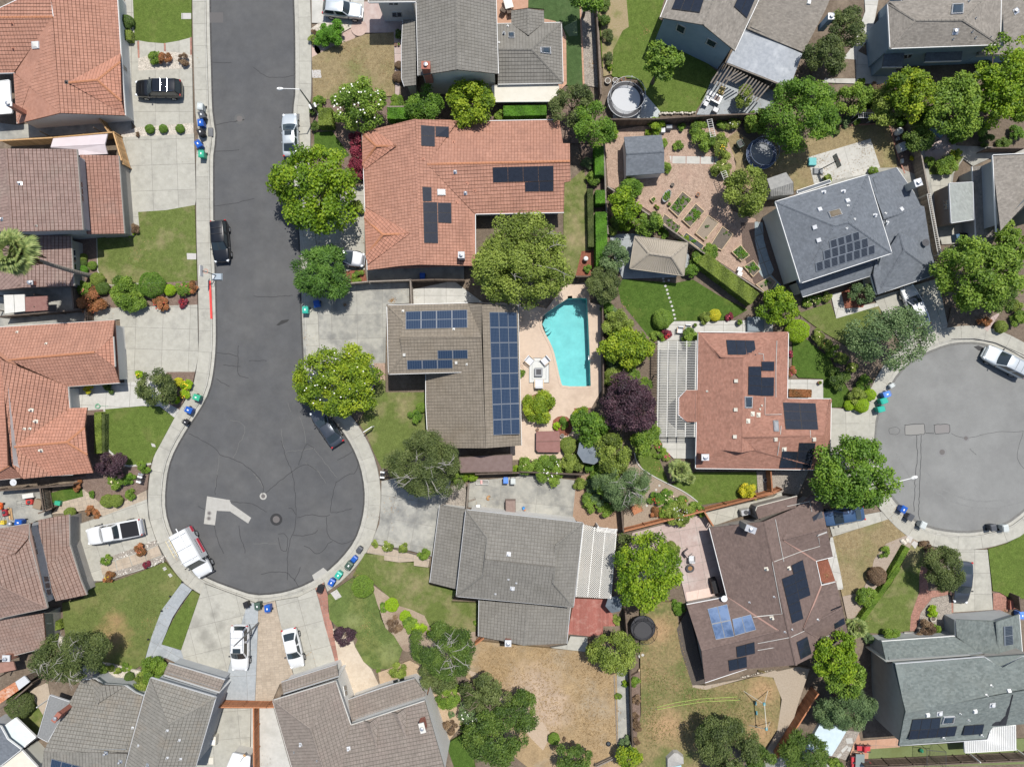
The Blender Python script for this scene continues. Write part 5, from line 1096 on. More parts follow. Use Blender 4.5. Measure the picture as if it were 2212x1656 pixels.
# utility covers on the pavements
def ucover(s): slabs('utility_cover',s,mat('utility_cover',(.40,.385,.36),(.44,.42,.40),s=4,rough=.8),(9,9),0,.06,'lid')
for s in ('A1 1508,116 1588,116 1588,165 1508,165','A2 1552,553 1630,555 1630,605 1556,605','B1 488,585 560,585 568,650 492,652','A3 1258,520 1290,528 1298,552 1268,548','A3 1358,1548 1380,1535 1395,1555 1372,1572','A3 1402,1600 1425,1590 1442,1612 1420,1625','B4 648,205 700,175 740,235 690,262','D3 1215,1330 1240,1280 1282,1300 1262,1345','D3 1265,1350 1290,1325 1325,1345 1300,1395'): ucover(s)
strip('road_edge_line',resample(P('D2 1600,1262 1800,1260 1960,1290 2208,1400'),.5),.06,tarm,.168)
# pool
z0=-1.45; b=MB(); n=len(pool); b.prism(pool,z0-.01,z0)
water_tile=mat('pool_plaster',(.25,.50,.50),(.29,.55,.545),s=1,rough=.6,mot=.10,ms=.8)
ar=sum(pool[i].x*pool[(i+1)%n].y-pool[(i+1)%n].x*pool[i].y for i in range(n))
for i in range(n):
 a,c=pool[i],pool[(i+1)%n]; q=[(a.x,a.y,z0),(c.x,c.y,z0),(c.x,c.y,-.02),(a.x,a.y,-.02)]
 b.add([q[0],q[3],q[2],q[1]] if ar>0 else q,[(0,1,2,3)])
pb=tag(b.build('pool_basin',water_tile),kind='structure')
cp=pool+[pool[0],pool[1]]; strip('pool_coping',offs(cp,.12 if ar>0 else -.12),.26,deckm,gz(pool[0].x+.3,pool[0].y)+.05,.05,pb,None)
c=P('C2 300,1140')[0]
for r,zt in ((1.15,-.75),(.8,-.35),(.45,-.1)):
 b=MB(); q=[(c.x+.1+r*math.cos(t),c.y+r*math.sin(t)) for t in [math.radians(k) for k in range(-75,76,10)]]+[(c.x-.05,c.y)]; b.prism(q,z0,zt); b.build('pool_step',water_tile,pb)
m,nn,N,L,B=nt('pool_water'); N.remove(B)
tr=N.new('ShaderNodeBsdfTransparent'); tr.inputs[0].default_value=(.70,.93,.94,1); gl=N.new('ShaderNodeBsdfGlossy'); gl.inputs['Roughness'].default_value=.02; fr=N.new('ShaderNodeFresnel'); fr.inputs[0].default_value=1.33
bp=N.new('ShaderNodeBump'); bp.inputs['Strength'].default_value=.15; g=N.new('ShaderNodeNewGeometry'); L.new(noise(N,L,g.outputs['Position'],3,3),bp.inputs['Height']); L.new(bp.outputs[0],gl.inputs['Normal']); L.new(bp.outputs[0],fr.inputs['Normal'])
ms=N.new('ShaderNodeMixShader'); L.new(fr.outputs[0],ms.inputs[0]); L.new(tr.outputs[0],ms.inputs[1]); L.new(gl.outputs[0],ms.inputs[2]); L.new(ms.outputs[0],N['Material Output'].inputs[0])
b=MB(); b.prism(pool,0,-.07); tag(b.build('water',m),kind='structure')
# ---------------------------------------------------------------- fences
def plankmesh(w,hh,m_):
 b=MB(); b.box((0,0,hh/2),(w,.022,hh)); me=bpy.data.meshes.new('board'); me.from_pydata(b.v,[],b.f); me.materials.append(m_); me.update(); return me
FB={}
def fence(label,s,hh=1.75,m_=None,w=.16,rail=True,group=None,name='fence',cat='fence',board=True):
 m_=m_ or wood; p=P(s,hh); c0=p[0]; f=empty(name,(c0.x,c0.y,0),0,label,cat,group)
 k=(w,hh,m_.name)
 if k not in FB: FB[k]=plankmesh(w-.012,hh-.06,m_)
 nb=0; st=MB()
 for a,c in zip(p,p[1:]):
  d=Vector((c.x-a.x,c.y-a.y,0)); L=d.length
  if L<.1: continue
  d/=L; rz=math.atan2(d.y,d.x)
  for i in range(max(1,int(L/w))):
   q=a+d*((i+.5)*w)
   if nb<300:
    o=bpy.data.objects.new('board',FB[k]); COL.objects.link(o); o.parent=f; o.location=(q.x-c0.x+random.uniform(-.006,.006),q.y-c0.y,random.uniform(-.02,.02)); o.rotation_euler=(0,0,rz); nb+=1
   else: st.box((q.x-c0.x,q.y-c0.y,hh/2-.03),(w-.012,.022,hh-.06),rz)
  np_=max(1,int(L/2.4)); side=Vector((-d.y,d.x,0))*.06
  for i in range(np_+1):
   q=a+d*(L*i/np_)+side; b=MB(); b.box((q.x-c0.x,q.y-c0.y,hh/2),(.09,.09,hh-.01),rz); b.build('post',m_,f)
  mid=(a+c)/2
  if rail:
   b=MB(); b.box((mid.x-c0.x,mid.y-c0.y,hh),(L+.05,.14,.045),rz); b.build('cap_rail',m_,f)
  b=MB(); q=mid+side*.6
  for zz in (.35,hh-.35): b.box((q.x-c0.x,q.y-c0.y,zz),(L,.04,.09),rz)
  b.build('rail',m_,f)
 if st.v: tag(st.build('board',m_,f),kind='stuff')
 return f
FENCES=[('light timber fence between the top left house and maroon house','A1 0,1165 440,1140 938,1095 1015,1360',1.8,woodL),
('short light timber gate beside the top left house wall','A1 822,985 900,1095',1.6,woodL),
('dark timber fence along the side yard of the maroon house','A2 592,830 610,1012 700,1014 0,1075',1.8,woodD),
('dark side gate above the left terracotta roof','A2 700,1014 706,1118',1.7,woodD),
('dark fence under the satellite dish of the left terracotta house','A3 -40,918 605,866',1.8,woodD),
('dark open timber gate beside the small green grass patch','A3 330,895 360,1085',1.8,woodD),('thin dark timber screen panel beside the teal bin on paving','A3 318,1103 425,1062',1.5,woodD),
('dark timber fence below the terracotta house at the wide concrete driveway','B2 770,802 952,785 1300,772',1.8,wood),('pair of timber gates in the driveway beside the tan house','B2 1300,772 1308,970',1.8,wood),('timber fence with a cap under the big olive tree','B2 1312,775 1500,768 1740,772',1.8,woodD),
('grey rail fence behind the hedge at the dry front lawn','B1 1110,884 1300,882',1.2,wood),
('tall dark timber fence beside the green turf strip','C1 738,-60 780,780',1.9,woodD),('long dark timber fence behind the round grey trampoline','C1 862,988 1230,985 1690,955 2208,938',1.9,woodD),
('timber fence behind the dry lawn under yellow green trees','D1 800,917 1000,905 1285,910',1.8,wood),('leaning timber fence with pale cap rail beside the slate house','D1 1285,915 1345,1200 1430,1656 D2 1470,300 1535,600',1.9,wood),
('pale narrow fence line between hedge and bark garden','C1 806,1190 822,1656 C2 840,390',1.6,wood),('diagonal timber fence below the raised vegetable beds','C2 838,0 900,40 1280,300 1620,540 1900,725 2160,895',1.6,wood),
('dark fence at the top end of the swimming pool','C2 575,742 722,742',1.7,woodD),('dark timber fence between the pool deck and the shrub border','C2 740,745 795,985 802,1656 C3 805,200',1.7,woodD),
('grey fence behind the grey house patio under flowering shrubs','B3 1840,778 2208,766 C3 110,758 640,782',1.7,woodD),('timber side gate beside the grey house patio','B3 1782,855 1765,1062',1.7,wood),
('tall dark fence end beside the lattice patio cover','C3 945,1000 968,1250',1.8,woodD),('redwood slatted fence beside the rose bed','C3 970,1252 1330,1160 1640,1082',1.7,woodR),('redwood slatted fence behind the yellow shrub','C3 1640,1082 2208,938 D3 205,905',1.7,woodR),('short redwood fence at the brick red house corner','D3 112,745 125,925',1.7,woodR),('short redwood gate at the pink patio entrance','C3 1640,1092 1710,1205',1.7,woodR),
('tall dark boundary fence between the two dry back yards','C4 985,380 1022,850 1045,1515',1.9,woodD),('brown timber fence beside the pale blue sport court','D4 505,1050 170,1580',1.8,woodR),
('redwood fence across the gap between the two bottom houses','A4 1800,1160 2208,1163 B4 170,1160',1.8,woodR),('tall redwood fence dividing the narrow concrete side yards','A4 2098,1170 2103,1740',1.8,woodR),('black fence behind the round olive hedge','A4 -20,1190 120,1090 265,965',1.8,woodD),
('short fence piece under the grey house near the straw yard','B4 1838,645 1908,590',1.5,woodR),('low timber edging fence along the straw yard','C4 890,900 918,1500',.45,wood),('low planter board edging beside the olive grass yard','C4 1097,850 1106,1515',.35,woodB),
('dark fence by the right edge trees above the brick path','D4 2170,250 2185,370',1.6,woodD),('long dark fence along the bottom edge of the green turf','D4 900,1662 2300,1600',1.8,woodD),('dark timber fence behind the top right yellow tree','D1 2208,1225 1900,1225',1.7,woodD),
('dark fence between the gravel court and the brown roofed house','D3 0,965 205,905',1.7,woodR),('short fence section below the black stump bowl','C4 740,1656 900,1580',1.2,wood)]
for lb,s,hh,m_ in FENCES: fence(lb,s,hh,m_)
# ---------------------------------------------------------------- vegetation
LM={
'bright':leafmat('leaf_bright',(.045,.095,.008),(.10,.17,.012),(.19,.255,.022)),
'yellow':leafmat('leaf_yellow_green',(.05,.10,.010),(.125,.185,.016),(.235,.28,.028)),
'green':leafmat('leaf_green',(.04,.09,.014),(.075,.145,.022),(.13,.205,.032)),
'mid':leafmat('leaf_mid',(.055,.105,.018),(.10,.165,.028),(.17,.235,.045)),
'dark':leafmat('leaf_dark',(.030,.06,.016),(.062,.105,.025),(.105,.15,.038)),
'olive':leafmat('leaf_olive',(.055,.082,.018),(.125,.168,.038),(.205,.25,.068)),
'dkolive':leafmat('leaf_dark_olive',(.036,.055,.022),(.07,.094,.038),(.112,.136,.058)),
'grey':leafmat('leaf_grey_green',(.045,.078,.042),(.082,.13,.07),(.135,.185,.105)),
'plum':leafmat('leaf_plum',(.018,.011,.014),(.045,.024,.032),(.08,.04,.05),.2),
'crimson':leafmat('leaf_crimson',(.07,.010,.018),(.14,.02,.035),(.21,.04,.055)),
'gold':leafmat('leaf_gold',(.16,.18,.015),(.33,.32,.02),(.50,.42,.03)),
'lime':leafmat('leaf_lime',(.10,.17,.008),(.17,.27,.012),(.25,.36,.02)),
'rust':leafmat('leaf_rust',(.10,.06,.02),(.22,.10,.04),(.34,.14,.06)),
'hedge':leafmat('leaf_hedge',(.04,.10,.012),(.07,.17,.018),(.11,.24,.028)),
'drybrown':leafmat('leaf_dry_brown',(.07,.045,.028),(.13,.085,.05),(.20,.14,.08)),
'cypress':leafmat('leaf_feathery',(.03,.075,.018),(.06,.125,.028),(.10,.18,.04)),
'frond':leafmat('leaf_frond',(.06,.095,.035),(.13,.17,.07),(.23,.25,.12),.2)}
FL={'white':mat('petal_white',(.82,.80,.74),rough=.6),'red':mat('petal_red',(.50,.035,.03),rough=.6),'pink':mat('petal_pink',(.60,.10,.16),rough=.6),'yellow':mat('petal_yellow',(.70,.50,.03),rough=.6),'coral':mat('petal_coral',(.55,.16,.08),rough=.6),'cream':mat('petal_cream',(.75,.65,.42),rough=.6)}
def leaves(name,rad,m,ls=.22,asp=1.5,cov=2.6,clump=None,seed=0,spiky=0.,low=-.35,nmax=34000,shape='ball',parent=None,rough=1.0):
 g=np.random.default_rng(seed); a,b_,c=rad; mr=(a+b_)/2
 ls*=.82 if mr>1 else 1; cov*=1.12
 area=2*math.pi*mr*(mr*.5+c*.9); la=ls*ls/asp*.6
 N=int(min(nmax,max(120,cov*area/la)))
 nc=int((clump or np.clip(7+mr*mr*3.2,6,70))*1.7)
 d=g.normal(size=(nc,3)); d[:,2]=np.abs(d[:,2])*.9-.28; d/=np.linalg.norm(d,axis=1)[:,None]
 if shape=='box': rf=g.uniform(.3,1,nc)
 else: rf=np.where(g.random(nc)<.72,g.uniform(.80,1.02,nc),g.uniform(.35,.75,nc))
 rc=mr*g.uniform(.24,.46,nc)*min(1.2,(20/nc)**.36)
 az=np.arctan2(d[:,1],d[:,0]); ph=g.uniform(0,6.28,3); lob=1+rough*(.085*np.sin(2*az+ph[0])+.075*np.sin(3*az+ph[1])+.06*np.sin(5*az+ph[2])); rf=rf*lob
 cen=d*rf[:,None]*np.array([a,b_,c])*(1-.17*rough)
 if shape=='smooth':
  v=g.normal(size=(N,3)); v[:,2]=np.abs(v[:,2])-.25; v/=np.linalg.norm(v,axis=1)[:,None]
  p=v*np.array([a,b_,c])*(1-.10*g.random(N)**2)[:,None]*(1+.05*np.sin(v[:,:1]*7+v[:,1:2]*5)); dd=v; ct=g.random(N)*.6
 elif shape=='box':
  v=g.uniform(-1,1,(N,3)); k=g.integers(0,4,N); s=np.sign(g.uniform(-1,1,N))
  top=k>=2; v[top,2]=1; sx=k==0; v[sx,0]=s[sx]; sy=k==1; v[sy,1]=s[sy]; dd=np.zeros((N,3)); dd[top,2]=1; dd[sx,0]=s[sx]; dd[sy,1]=s[sy]
  p=v*np.array([a,b_,c])*(1-.06*g.random((N,1))); ct=.5*(.5+.5*np.sin(p[:,0]*3+p[:,1]*2.3))*.8+g.random(N)*.2
 else:
  w=rc**2; idx=g.choice(nc,N,p=w/w.sum()); v=g.normal(size=(N,3)); v/=np.linalg.norm(v,axis=1)[:,None]
  v=v+d[idx]*.45+np.array([0,0,.30]); v/=np.linalg.norm(v,axis=1)[:,None]
  p=cen[idx]+v*(rc[idx]*(.35+.72*g.random(N)**.7+.25*(g.random(N)>.94)))[:,None]*np.array([1,1,.85]); dd=v; ct=(g.random(nc)*.75)[idx]
  p[:,2]=np.maximum(p[:,2],low*c)
 n=dd*.5+np.array([0,0,.62])+g.normal(size=(N,3))*.5; n/=np.linalg.norm(n,axis=1)[:,None]
 t=g.normal(size=(N,3))
 if spiky: t=t*(1-spiky)+dd*spiky*2+p/np.linalg.norm(p,axis=1)[:,None]*spiky
 t-=n*(t*n).sum(1)[:,None]; t/=np.linalg.norm(t,axis=1)[:,None]+1e-9
 u=np.cross(n,t); L=ls*g.uniform(.65,1.35,N)[:,None]; wv=L/asp*.5
 q=np.empty((N,4,3)); q[:,0]=p-t*L*.5; q[:,1]=p+u*wv-n*L*.06; q[:,2]=p+t*L*.5-n*L*.1; q[:,3]=p-u*wv-n*L*.06
 tint=np.clip(ct*.8+g.random(N)*.55-.08,0,1)
 me=bpy.data.meshes.new(name); me.vertices.add(N*4); me.vertices.foreach_set('co',q.astype(np.float32).ravel())
 me.loops.add(N*4); me.loops.foreach_set('vertex_index',np.arange(N*4,dtype=np.int32)); me.polygons.add(N)
 me.polygons.foreach_set('loop_start',np.arange(0,N*4,4,dtype=np.int32))
 try: me.polygons.foreach_set('loop_total',np.full(N,4,dtype=np.int32))
 except Exception: pass
 me.materials.append(m); me.update(calc_edges=True)
 at_=me.attributes.new('tint','FLOAT','POINT'); at_.data.foreach_set('value',np.repeat(tint,4).astype(np.float32))
 me['cen']=[float(x) for x in (cen*1.0).ravel()[:90]]
 return me
PETAL={}
def flowermesh(col,r):
 k=(col,r)
 if k not in PETAL:
  b=MB(); vs=[(0,0,.0)]
  for i in range(10):
   t=i*math.pi/5; q=r*(1 if i%2==0 else .55); vs.append((q*math.cos(t),q*math.sin(t),r*.35 if i%2==0 else r*.15))
  b.add(vs,[(0,i+1,(i+1)%10+1) for i in range(10)]); me=bpy.data.meshes.new('flower'); me.from_pydata(b.v,[],b.f); me.materials.append(FL[col]); me.update(); PETAL[k]=me
 return PETAL[k]
def flowers(par,rad,col,n,r,seed=0,spread=.97):
 g=random.Random(seed); me=flowermesh(col,r)
 for i in range(n):
  t=g.uniform(0,6.283); z=g.uniform(.25,1); s=math.sqrt(1-z*z*.97)*spread*.97
  o=bpy.data.objects.new('flower',me); COL.objects.link(o); o.parent=par
  o.location=(rad[0]*s*math.cos(t),rad[1]*s*math.sin(t),rad[2]*z*1.03+.02); o.rotation_euler=(g.uniform(-.5,.5),g.uniform(-.5,.5),g.uniform(0,6))
def trunk(par,h,r,top,cens,m,limbs=5,seed=0,show=False,rad=None):
 b=MB(); g=random.Random(seed)
 b.tube([(0,0,-.1),(.06,.03,h*.35),(0,.05,h*.7),(0,0,h)],[r*1.3,r,r*.85,r*.7],8); b.build('trunk',m,par)
 lb=MB()
 for i in range(limbs):
  if cens and i*3+2<len(cens): e=Vector(cens[i*3:i*3+3])+Vector((0,0,top))
  else: e=Vector((g.uniform(-1,1),g.uniform(-1,1),top+.5))
  s=Vector((0,0,h*.75)); mid=(s+e)/2+Vector((0,0,-.15*(e-s).length*.5))
  lb.tube([s,mid,e],[r*.5,r*.33,r*.12],5,False)
 lb.build('limb',m,par)
 if show and rad:
  for i in range(show):
   t=g.uniform(0,6.28); z=g.uniform(.55,1.02); s=math.sqrt(max(0,1-z*z))*.9+.08
   base=Vector((rad[0]*.3*math.cos(t),rad[1]*.3*math.sin(t),top+rad[2]*.55)); tip=Vector((rad[0]*s*math.cos(t+g.uniform(-.4,.4)),rad[1]*s*math.sin(t+g.uniform(-.4,.4)),top+rad[2]*z))
   lb=MB(); mid=base.lerp(tip,.55)+Vector((g.uniform(-.3,.3),g.uniform(-.3,.3),.35)); lb.tube([base,mid,tip],[.045,.032,.015],4,False)
   for k in range(3):
    e=tip+Vector((g.uniform(-.8,.8),g.uniform(-.8,.8),g.uniform(-.1,.35))); st=mid.lerp(tip,g.uniform(.2,.9)); lb.tube([st,st.lerp(e,.5)+Vector((0,0,.08)),e],[.022,.017,.009],4,False)
   lb.build('bare_branch',m,par)
TN=[0]
def tree(cx,cy,rx,ry,H,kind,label,name='tree',ls=.27,asp=1.5,cov=2.6,bark_=None,fl=None,show=0,spiky=0.,cz=.58,rz=None,clump=None,group=None,rough=1.,parts2=None):
 TN[0]+=1; sd=TN[0]*17
 hc=H*cz; f=K*(1-H*.72/HC); gx=(cx-1106)*f; gy=-(cy-828)*f
 a,b_=rx*f*.95,ry*f*.95; c=rz or min(H*.42,(a+b_)/2*.85)
 t=empty(name,(gx,gy,0),0,label,'tree',group)
 me=leaves('crown',(a,b_,c),LM[kind],ls,asp,cov,clump,sd,spiky,rough=rough)
 cr=link('crown',me,t); cr.location=(0,0,hc)
 trunk(t,hc,max(.10,H*.022),hc,list(me['cen']),bark_ or barkB,6,sd,show,(a,b_,c))
 if fl:
  flowers(cr,(a,b_,c),fl[0],fl[1],fl[2],sd)
 return t
tree(681,402,101,99,8.2,'bright','big bright green maple at the kerb beside the silver parked car',ls=.34,clump=55,rough=.8)
tree(697,588,67,66,5.5,'cypress','dark feathery juniper tree beside the grey car driveway',ls=.40,asp=3.6,spiky=.75,cov=3.2)
tree(725,822,93,84,6.5,'yellow','round yellow green magnolia with white blossoms above the dark blue car',ls=.27,fl=('white',22,.09),clump=70,rough=.45)
tree(773,222,62,52,6.0,'mid','magnolia full of large white flowers at the dry front lawn corner',ls=.26,fl=('white',36,.11),rough=.7)
tree(917,222,46,38,4.5,'green','round green tree between the magnolia and lime leaved tree',ls=.22); tree(1020,218,58,50,5.5,'yellow','lime leaved tree leaning over the terracotta roof edge',ls=.30,rough=.9)
tree(1128,562,127,110,9.5,'olive','largest pale olive tree between terracotta roof and swimming pool',ls=.25,clump=85,show=4,bark_=barkP,rough=1.1)
tree(1238,222,53,43,6,'dkolive','dark brownish tree beside the green turf strip end',ls=.2); tree(1284,265,50,46,6.2,'green','dark green tree left of the slate roofed shed',ls=.22)
tree(1437,119,46,44,9,'mid','walnut tree casting a shadow on the lawn below the blue house',ls=.34,clump=34,rough=1.1)
tree(1738,242,93,78,8,'green','broad leafy tree behind the blue trampoline',ls=.24,clump=70)
tree(1836,52,38,48,7,'dkolive','dark tree between the two top right houses, upper crown',ls=.22); tree(1795,112,48,44,6.5,'dkolive','dark tree beside the silver patio roof, lower crown',ls=.22)
tree(1980,190,58,55,7.5,'yellow','tree with yellowish leaves in front of the top right house',ls=.3,rough=1.1); tree(2075,225,62,78,7.5,'mid','tall green tree right of the yellow leaved tree',ls=.28); tree(2190,170,72,105,9,'bright','large bright tree at the upper right edge',ls=.3,clump=60)
tree(1920,225,42,38,5,'olive','small olive tree left of the yellow leaved tree',ls=.22); tree(1850,212,45,32,4,'mid','low green tree at the fence corner above the dry lawn',ls=.22)
tree(2128,590,96,92,8.5,'mid','large spreading tree right of the slate house',ls=.3,clump=60); tree(2200,520,40,42,7,'mid','smaller green tree at the right edge above the spreading tree',ls=.28)
tree(1934,728,92,80,8.5,'grey','loose feathery grey green street tree over the silver car',ls=.26,cov=1.35,clump=50,asp=1.8,rough=1.25,bark_=barkP)
tree(1688,664,46,42,4,'bright','bright citrus tree at the corner below the slate house',ls=.26,clump=24); tree(1852,1024,94,92,8.5,'green','round green ash tree at the right cul-de-sac kerb',ls=.30,clump=70,rough=.85); tree(2043,1228,48,52,5,'dkolive','olive green conifer beside the brick path',ls=.2,asp=2.2,spiky=.4)
LM['ash']=LM['green']
tree(1614,408,54,54,5.2,'olive','round leafy fruit tree in the bark garden left of the slate house',ls=.24); tree(1352,440,34,42,5,'bright','yellow green tree beside the diagonal fence',ls=.28,rough=1.1); tree(1404,482,26,32,3.5,'mid','small dark green tree right beside the gazebo corner',ls=.24); tree(1362,405,24,24,3,'green','feathery small tree below the slate shed',ls=.25,asp=2.5)
tree(1360,872,63,66,6.5,'plum','dark purple leaved plum tree left of the white pergola',ls=.22,clump=48); tree(1277,924,37,44,4.5,'green','fresh green shrub tree left of the purple plum',ls=.26); tree(1325,980,38,48,5,'olive','olive yellow tree below the purple plum',ls=.24); tree(1398,945,30,44,4.5,'mid','light green tree below the pergola edge',ls=.24)
tree(1358,752,66,46,4.5,'yellow','wide yellow green shrub tree left of the pergola',ls=.28,rough=1.1); tree(1335,700,34,30,3.5,'olive','brownish olive shrub tree at the lush lawn edge',ls=.2); tree(1306,612,36,40,5,'dkolive','grey olive tree at the top right of the swimming pool',ls=.16); tree(1326,550,28,40,4.5,'grey','grey green slender tree left of the gazebo',ls=.2)
tree(918,1008,92,80,9,'dkolive','large dark tree with pale bare branches beside the bulb sidewalk',ls=.24,asp=3,cov=2.2,show=12,bark_=barkP,rough=1.1,clump=60)
LM['dk2']=LM['dkolive']
tree(141,1422,86,62,8,'dkolive','dark tree with twisting pale branches at the lower left lawn',ls=.22,asp=2.4,cov=2.2,show=14,bark_=barkP,rough=1.1); tree(955,1412,80,62,8.5,'dark','dark conifer with bare white branches above the straw yard',ls=.22,asp=2.6,show=12,bark_=barkP,rough=1.1); tree(945,1465,42,42,6,'dkolive','lower dark tree lobe beside the bottom house window',ls=.2)
tree(1350,1052,62,52,6,'grey','loose birch with long white limbs by the rose bed',ls=.2,asp=3.2,cov=1.5,show=9,bark_=barkP,rough=1.2); tree(1310,1040,34,36,4,'mid','green fruit tree in the dirt strip beside the birch',ls=.24)
tree(1400,1238,78,82,7.5,'bright','yellow green tree beside the lattice patio cover',ls=.28,clump=60,rough=.9); tree(1345,1175,24,22,3,'dkolive','small dark shrub tree at the lattice top corner',ls=.2); tree(1326,1412,54,52,5.5,'olive','olive tree straddling the dark boundary fence',ls=.22,rough=1.1)
tree(1070,1600,72,72,8.5,'dark','large dark oak at the bottom beside the straw yard',ls=.22,clump=60); tree(1050,1508,58,42,6,'dkolive','dark pruned tree above the bottom oak',ls=.22,show=5); tree(1128,1540,36,44,6,'dark','dark tree with cut stems at the worn path',ls=.2); tree(1022,1540,32,32,4.5,'grey','white flowered oleander beside the bottom oak',ls=.22,fl=('white',30,.08))
tree(1238,1640,42,36,5,'dark','dark round tree at the bottom of the straw yard',ls=.22); tree(1363,1640,30,30,4,'yellow','yellow green shrub tree on the boundary fence at the bottom',ls=.24); tree(1574,1618,76,66,6.5,'dkolive','dusty olive tree at the bottom of the olive yard',ls=.2,rough=1.1)
tree(1812,1425,56,56,6.5,'bright','two toned bright tree below the brown roofed house',ls=.26,clump=40); tree(1830,1470,50,44,6,'mid','green lower crown beside the brown timber fence',ls=.26); tree(1837,1535,72,46,5.5,'grey','grey green olive beside the green grey house wall',ls=.22,asp=2.4,rough=1.1); tree(1745,1632,66,38,5,'dark','dark green pine bush at the bottom right',ls=.28,asp=3,spiky=.6); tree(1640,1640,34,26,4,'dark','small dark tree at the bottom edge left of the pine bush',ls=.22)
tree(334,838,46,43,4.2,'dkolive','round dark olive tree by the yellow flower bed',ls=.2,clump=34,rough=.7); tree(237,1004,34,31,3.2,'plum','purple maple below the left corner lawn',ls=.18); tree(743,1375,22,21,2.2,'plum','small purple maple on the lawn beside the white sedan',ls=.16)
tree(771,357,15,40,3,'crimson','crimson leaved maple against the terracotta wall',ls=.2); tree(768,298,14,18,2.6,'crimson','crimson maple shaded by the magnolia',ls=.2); tree(1867,635,26,26,3.2,'grey','small grey green tree in front of the slate house entry',ls=.2)
tree(1270,-20,40,38,7,'green','tree at the top edge shading the green turf',ls=.26)
tree(1640,258,22,26,3,'mid','small tree in front of the weathered pergola by the fence',ls=.22); tree(1608,208,22,24,2.8,'olive','pale yellow green shrub beside the fire pit patio',ls=.16); tree(1990,290,36,30,4,'dark','dark leafy tree behind the leaning fence corner',ls=.22); tree(2165,640,40,36,5,'dark','shaded tree above the right cul-de-sac',ls=.24)
# palms
def palm(base,crown,H,n,L,label,seed,dead=True,r=.2):
 g=random.Random(seed); p=W(*base); q=W(*crown[:3],H); t=empty('palm_tree',(p.x,p.y,0),0,label,'tree'); d=q-p
 b=MB(); pts=[Vector((d.x*k*k,d.y*k*k,H*k)) for k in [i/10 for i in range(11)]]
 b.tube(pts,[r*1.7 if i==0 else r*(1.1-.3*i/10) for i in range(11)],10)
 for i in range(40):
  k=(i+.5)/40; c=Vector((d.x*k*k,d.y*k*k,H*k)); rr=r*(1.12-.3*k)
  b.lathe(tuple(c),[(rr,-.03),(rr*1.12,.0),(rr,.03)],9)
 b.build('trunk',mat('palm_bark',(.17,.15,.13),(.24,.215,.19),s=9,rough=1),t)
 if dead:
  b=MB()
  for i in range(90):
   a=g.uniform(0,6.28); e=Vector((math.cos(a),math.sin(a),0)); s=pts[-1]+Vector((0,0,-.2)); rr=g.uniform(.5,.95)*L*.6
   m1=s+e*rr*.7+Vector((0,0,-.4)); m2=s+e*rr*g.uniform(.5,.8)+Vector((0,0,-g.uniform(1.2,2.6))); w=Vector((-e.y,e.x,0))*.10
   b.add([s-w*.3,s+w*.3,m1+w,m1-w,m2+w*.7,m2-w*.7],[(0,1,2,3),(3,2,4,5)])
  tag(b.build('dead_frond',LM['drybrown'],t),kind='stuff')
 for i in range(n):
  a=i*2.4+g.uniform(-.2,.2); el=1.25-1.35*(i/n)+g.uniform(-.1,.1); e=Vector((math.cos(a)*math.cos(el),math.sin(a)*math.cos(el),math.sin(el)))
  s=pts[-1]; st=s+e*L*.45; w=Vector((-math.sin(a),math.cos(a),0)); up=w.cross(e)*-1
  b=MB(); b.tube([s,st],.025,4)
  tv=[]
  for k in range(-9,10):
   th=k*.16; dr=(e*math.cos(th)+w*math.sin(th)); ln=L*.62*(1-.25*abs(k)/9)*g.uniform(.85,1.05); tip=st+dr*ln+Vector((0,0,-.22*ln*(1+abs(k)/9))); md=st+dr*ln*.6
   pw=(w*math.cos(th)-e*math.sin(th))*ln*.085; b.add([st,md+pw-Vector((0,0,.02)),tip,md-pw-Vector((0,0,.02))],[(0,1,2,3)])
  o=b.build('frond',LM['frond'],t); at_=o.data.attributes.new('tint','FLOAT','POINT'); at_.data.foreach_set('value',np.array([g.random() for _ in o.data.vertices],dtype=np.float32))
palm(('A2',760,742),('A2',125,545),12.2,38,2.3,'tall fan palm with bent grey trunk leaning over the maroon house',3)
palm(('C3',1440,790),('C3',1430,745),1.6,24,1.35,'low yellow green fan palm beside the brick red house',4,False,.15); palm(('D4',820,520),('D4',820,500),1.8,24,1.25,'low fan palm at the corner of the brown roofed house',5,False,.14); palm(('C3',1520,830),('C3',1515,812),1.0,14,.75,'small side fan palm cluster under the brick red eave',6,False,.1)
# ------------ shrubs
SHM={}
SN=[0]
def sh(t,x,y,r,kind,label,shape='ball',hh=None,fl=None,asp=1.0,name='shrub',cat='shrub',group=None,rz=0.,spiky=0.):
 SN[0]+=1
 rr=r*U; hh_=hh or rr*1.5
 bk=min((.25,.4,.6,.9,1.4,2.0),key=lambda q:abs(math.log(q/rr))); k=(kind,shape,bk,SN[0]%2,spiky>0)
 if k not in SHM:
  ls=.055+.085*bk; SHM[k]=leaves('foliage',(bk,bk,bk),LM[kind],ls if shape!='smooth' else ls*.7,1.6 if not spiky else 4,3.2 if shape=='smooth' else 3.0,None,SN[0],spiky,shape=shape,nmax=9000,low=-.9 if shape=='box' else -.5)
 p=W(t,x,y,hh_*.6); z=gz(p.x,p.y)
 s=empty(name,(p.x,p.y,z),rz,label,cat,group); o=link('foliage',SHM[k],s); sc=rr/bk; sz=hh_/(bk*1.75)
 o.scale=(sc*1.04,sc*1.04*asp,sz); o.location=(0,0,hh_*.45); o.rotation_euler=(0,0,random.uniform(0,6.28) if asp==1 and shape!='box' else 0)
 b=MB(); b.tube([(0,0,-.05),(.02,.01,hh_*.5)],[.04+.02*rr,.03],5); b.build('stem',barkB,s)
 if fl: flowers(s,(rr,rr*asp,hh_*.95),fl[0],fl[1],fl[2],SN[0],.95)
 return s
